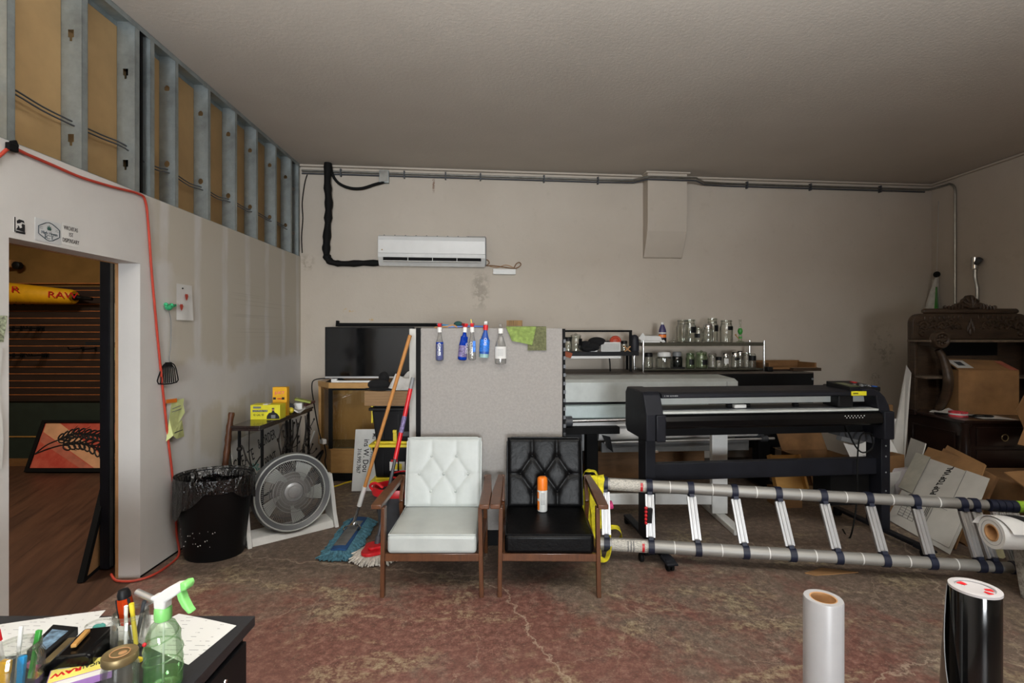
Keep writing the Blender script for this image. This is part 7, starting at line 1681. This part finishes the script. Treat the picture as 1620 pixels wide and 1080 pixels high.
MB().lathe([(.008, .045), (.0145, .05), (.0155, .10), (.0145, .115)], 12, M=rot, fn=lambda a_, z: 1+.06*cos(6*a_)).build('handle', M['amber'], sd, world=True); MB().lathe([(.0145, .115), (.0150, .125), (.011, .136), (0, .139)], 14, M=rot).build('end_cap', M['black'], sd, world=True)
mb = MB()
for k in range(3): q = 2*pi*k/3-1.2; mb.bar((.0158*cos(q), .0158*sin(q), .05), (.0158*cos(q), .0158*sin(q), .115), .006, .002, M=rot)
mb.build('black_inlay', M['black'], sd, world=True)
def pen(a, b, r, m, lab, tipm=None, cat='pen'):
    o = thing('pen', lab, cat, a); d = (b-a); MB().tube([a, b], r, 10).build('barrel', M[m], o, world=True)
    MB().tube([a+d*.80, b+d*.005], r*1.12, 10).build('cap', M[tipm or m], o, world=True); return o
pen(tb+V((.018, -.006, .012)), tb+V((.012, -.014, .118)), .005, 'yellow', 'yellow pen standing in the glass tool jar', cat='pen')
pen(tb+V((-.004, -.012, .012)), tb+V((.003, -.02, .115)), .004, 'white', 'white pen beside screwdriver in the glass tool jar')
pen(tb+V((.006, .010, .012)), tb+V((.026, .012, .112)), .0045, 'gd', 'dark pen leaning right in the glass tool jar')
o = dp(224, 1050); pen(V((-.895, 1.235, DZ+.006)), V((-.905, 1.180, DZ+.05)), .006, 'yellow', 'yellow marker leaning behind the lidded glass jar')
a = P(246, 949, 1.28); b = P(217, 936, 1.30); tag(MB().tube([tb+V((.02, .012, .02)), tb+V((.028, .015, .10))], .004, 8).tube([b, a], .008, 12).tube([a, tb+V((.028, .015, .10))], .004, 8).build('silver_tool', M['alu']), 'silver tool with tubular head standing in the glass tool jar', 'tool')
# lidded jar
lj = thing('lidded_jar', 'small glass jar with aged brass lid at front edge of picture', 'jar', V((-.842, 1.10, DZ)))
MB().lathe([(0, 0), (.031, 0), (.034, .006), (.034, .075), (.030, .088), (.030, .098), (.027, .098), (.027, .088), (.031, .074), (.031, .01), (0, .01)], 32).build('jar_body', M['glass'], lj)
MB().lathe([(.0325, .090), (.0335, .092), (.0335, .104), (.032, .107), (.027, .1065), (.025, .105), (.012, .106), (0, .106)], 36).build('lid', M['brass'], lj); MB().tube(ring((0,0,.1072), .018, 28, (1,0,0), (0,1,0)), .0012, 5, closed=True).ball((.004, .002, .1062), .008, 10, 4, (1,1,.15)).build('lid_stamp', M['kraft'], lj)
# marker jar
mj = V((-1.105, 1.14, DZ)); openjar('marker_jar', 'open glass jar of coloured markers at the left picture edge', mj, .05, .10)
def marker(x, y, lean, m, lab, w=.016, h=.10, cap=None):
    a = mj+V((x, y, .012)); b = a+V((lean[0], lean[1], h)); o = thing('marker', lab, 'marker', a)
    MB().bar(a, b, w, w*.6, up=(0, 1, 0)).build('barrel', M[m], o, world=True, bevel=.002); MB().bar(a.lerp(b, .62), a.lerp(b, 1.03), w*1.08, w*.68, up=(0, 1, 0)).build('cap', M[cap or m], o, world=True, bevel=.002); return o, a, b
marker(.004, -.034, (.008, .0, 0), 'gold', 'flat orange yellow highlighter standing in the marker jar', .018, .072); marker(.030, -.022, (.006, .0, 0), 'cyan', 'flat blue highlighter standing in the marker jar', .014, .075)
o_, a_, b_ = marker(-.02, .0, (-.03, .0, 0), 'white', 'white marker with red band leaning in marker jar', .013, .135, 'white'); MB().bar(a_.lerp(b_, .70), a_.lerp(b_, .88), .0150, .0100, up=(0, 1, 0)).build('red_band', M['red'], o_, world=True); marker(-.012, -.03, (-.012, -.002, 0), 'tealt', 'teal marker standing at left in the marker jar', .012, .09); marker(.014, .02, (.01, .01, 0), 'greenp', 'green marker standing at back of marker jar', .011, .10); marker(.0, .0, (.012, .0, 0), 'white', 'slim white pen standing upright in the marker jar', .008, .125)
c = mj+V((-.036, .0, .115)); tag(MB().box(c, (.0185, .0125, .022), (0, -.15, 0)).build('red_band', M['red']), 'red label band around the white marker', 'label') if False else None
# black device, book, etc.
dv = thing('card_reader', 'black wedge shaped desk device with rounded top beside tool jar', 'device', dp(127, 1042), .22)
MB().prism([(-.055, 0), (.055, 0), (.055, .036), (.045, .044), (-.02, .044), (-.034, .028), (-.055, .022)], -.062, .062, Matrix(((0,0,1,0),(1,0,0,0),(0,1,0,0),(0,0,0,1))) if False else PZ).build('device_body', M['blackg'], dv, bevel=.006)
MB().bx(-.052, -.034, -.05, .05, .0225, .030).build('brass_slot', M['brass'], dv, bevel=.002); MB().bx(-.012, .012, -.0635, -.0615, .010, .018).build('port', M['gm'], dv); MB().ball((.02, -.0625, .014), .0018, 6, 4).build('indicator_light', M['white'], dv)
pos = dp(132, 1007, .044); tag(MB().bar(dp(116, 1022, .052), dp(139, 997, .052), .012, .008).build('wooden_clothespin', M['pinel'], bevel=.002), 'pale wooden clothespin lying on the black desk device', 'clothespin')
bkx = thing('dark_boxed_book', 'dark boxed book with blue picture cover lying on pink notebook', 'book', dp(88, 1018, .012))
q = [dp(42, 1030, .032), dp(68, 1040, .032), dp(124, 992, .032), dp(84, 988, .032)]
q = [V((p.x, p.y, DZ)) for p in q]
def lam(mb, q, z0, z1): return mb.hexa([p+V((0,0,z0)) for p in q]+[p+V((0,0,z1)) for p in q])
lam(MB(), q, .012, .034).build('book_block', M['black'], bkx, world=True, bevel=.002)
cq = sum(q, V((0,0,0)))/4; lam(MB(), [cq+(p-cq)*.62 for p in q], .034, .0348).build('cover_picture', mat('blue picture print', (96,120,140), .5, var=.5, scale=50), bkx, world=True)
tag(lam(MB(), [p+V((.012, -.012, 0)) for p in q], .0, .011).build('pink_notebook', mat('pink cover', (206,110,160), .6)), 'pink notebook under the dark boxed book', 'notebook')
tag(MB().box(dp(68, 1049, .008), (.022, .012, .016), (0,0,.3)).build('green_eraser', mat('bright green block', (40,200,60), .5)), 'bright green block in front of the pink notebook', 'block')
ds = thing('clear_dish', 'small clear dish with teal trinkets at back of desk', 'dish', dp(156, 993))
MB().lathe([(0, 0), (.026, 0), (.030, .012), (.028, .012), (.024, .003), (0, .003)], 26).build('dish_body', M['glass'], ds); tag(MB().ball(dp(155, 992, .012), .011, 10, 6, (1.3, .8, .8)).ball(dp(161, 991, .012), .009, 8, 6).build('teal_trinket', M['tealt']), 'teal trinkets inside the small clear dish', 'trinkets')
rb = thing('rolling_paper_carton', 'long yellow and violet carton with red letters along front of desk', 'carton', dp(120, 1066), 0)
a, b = dp(76, 1083), dp(163, 1058); ux = (b-a).normalized(); uy = V((-ux.y, ux.x, 0)); L = (b-a).length
def rbq(x0, x1, y0, y1): return [a+ux*x0+uy*y0, a+ux*x1+uy*y0, a+ux*x1+uy*y1, a+ux*x0+uy*y1]
lam(MB(), rbq(0, L+.02, -.05, .03), 0, .016).build('carton_body', mat('violet carton', (150,110,170), .5, var=.1), rb, world=True, bevel=.001)
lam(MB(), rbq(.002, L+.018, -.026, .027), .016, .0166).build('yellow_band', mat('pale yellow print', (226,214,110), .5), rb, world=True)
text('RAW', .021, frame(a+ux*.032+uy*.0+V((0,0,.0168)), -ux, -uy), M['red'], rb, sx=1.1, bold=.03); text('LYRICAL', .018, frame(a+ux*.084+uy*.002+V((0,0,.0168)), -ux, -uy), M['ink'], rb, sx=.8, bold=.01)
lam(MB(), rbq(-.0, L+.02, -.05, -.030), .016, .0164).build('white_band', M['white2'], rb, world=True)
# ================================================================ LIGHT AND CAMERA
def area(name, loc, rot, sx, sy, en, col):
    l = bpy.data.lights.new(name, 'AREA'); l.shape = 'RECTANGLE'; l.size = sx; l.size_y = sy; l.energy = en; l.color = col
    o = bpy.data.objects.new(name, l); COL.objects.link(o); o.location = loc; o.rotation_euler = rot; return o
area('ceiling_lamp', (1.0, 1.0, 3.42), (0, 0, 0), 2.8, .5, 28, (.96, .98, 1))
wl = area('window_daylight', (.6, -6.6, 1.4), (radians(89), 0, radians(6)), 2.2, 1.8, 56, (.93, .97, 1)); wl.data.spread = radians(54)
area('ceiling_bounce_fill', (.5, .3, 2.45), (radians(180), 0, 0), 4.6, 1.2, 300, (.92, .965, 1))  # added unseen fill aimed up, imitates flash bounced off the ceiling
area('side_room_lamp', (-4.4, 3.2, 3.3), (0, 0, 0), 1.0, .5, 70, (1, .88, .72))
w = bpy.data.worlds.new('world'); SC.world = w; w.use_nodes = True
w.node_tree.nodes['Background'].inputs[0].default_value = (.9, .95, 1, 1); w.node_tree.nodes['Background'].inputs[1].default_value = .02
cam = bpy.data.cameras.new('camera'); co_ = bpy.data.objects.new('camera', cam); COL.objects.link(co_)
co_.location = (0, 0, CAMZ); co_.rotation_euler = (radians(90), 0, 0); cam.sensor_width = 36; cam.lens = 36*F/1620; cam.shift_y = -(540-HZ)/1620; cam.clip_start = .05
SC.camera = co_
vs = SC.view_settings; vs.view_transform = 'Standard'; vs.look = 'None'; vs.exposure = .3; vs.gamma = 1; vs.use_curve_mapping = False
SC.cycles.use_denoising = True; SC.cycles.max_bounces = 8; SC.cycles.transparent_max_bounces = 24; SC.cycles.caustics_reflective = False; SC.cycles.caustics_refractive = False
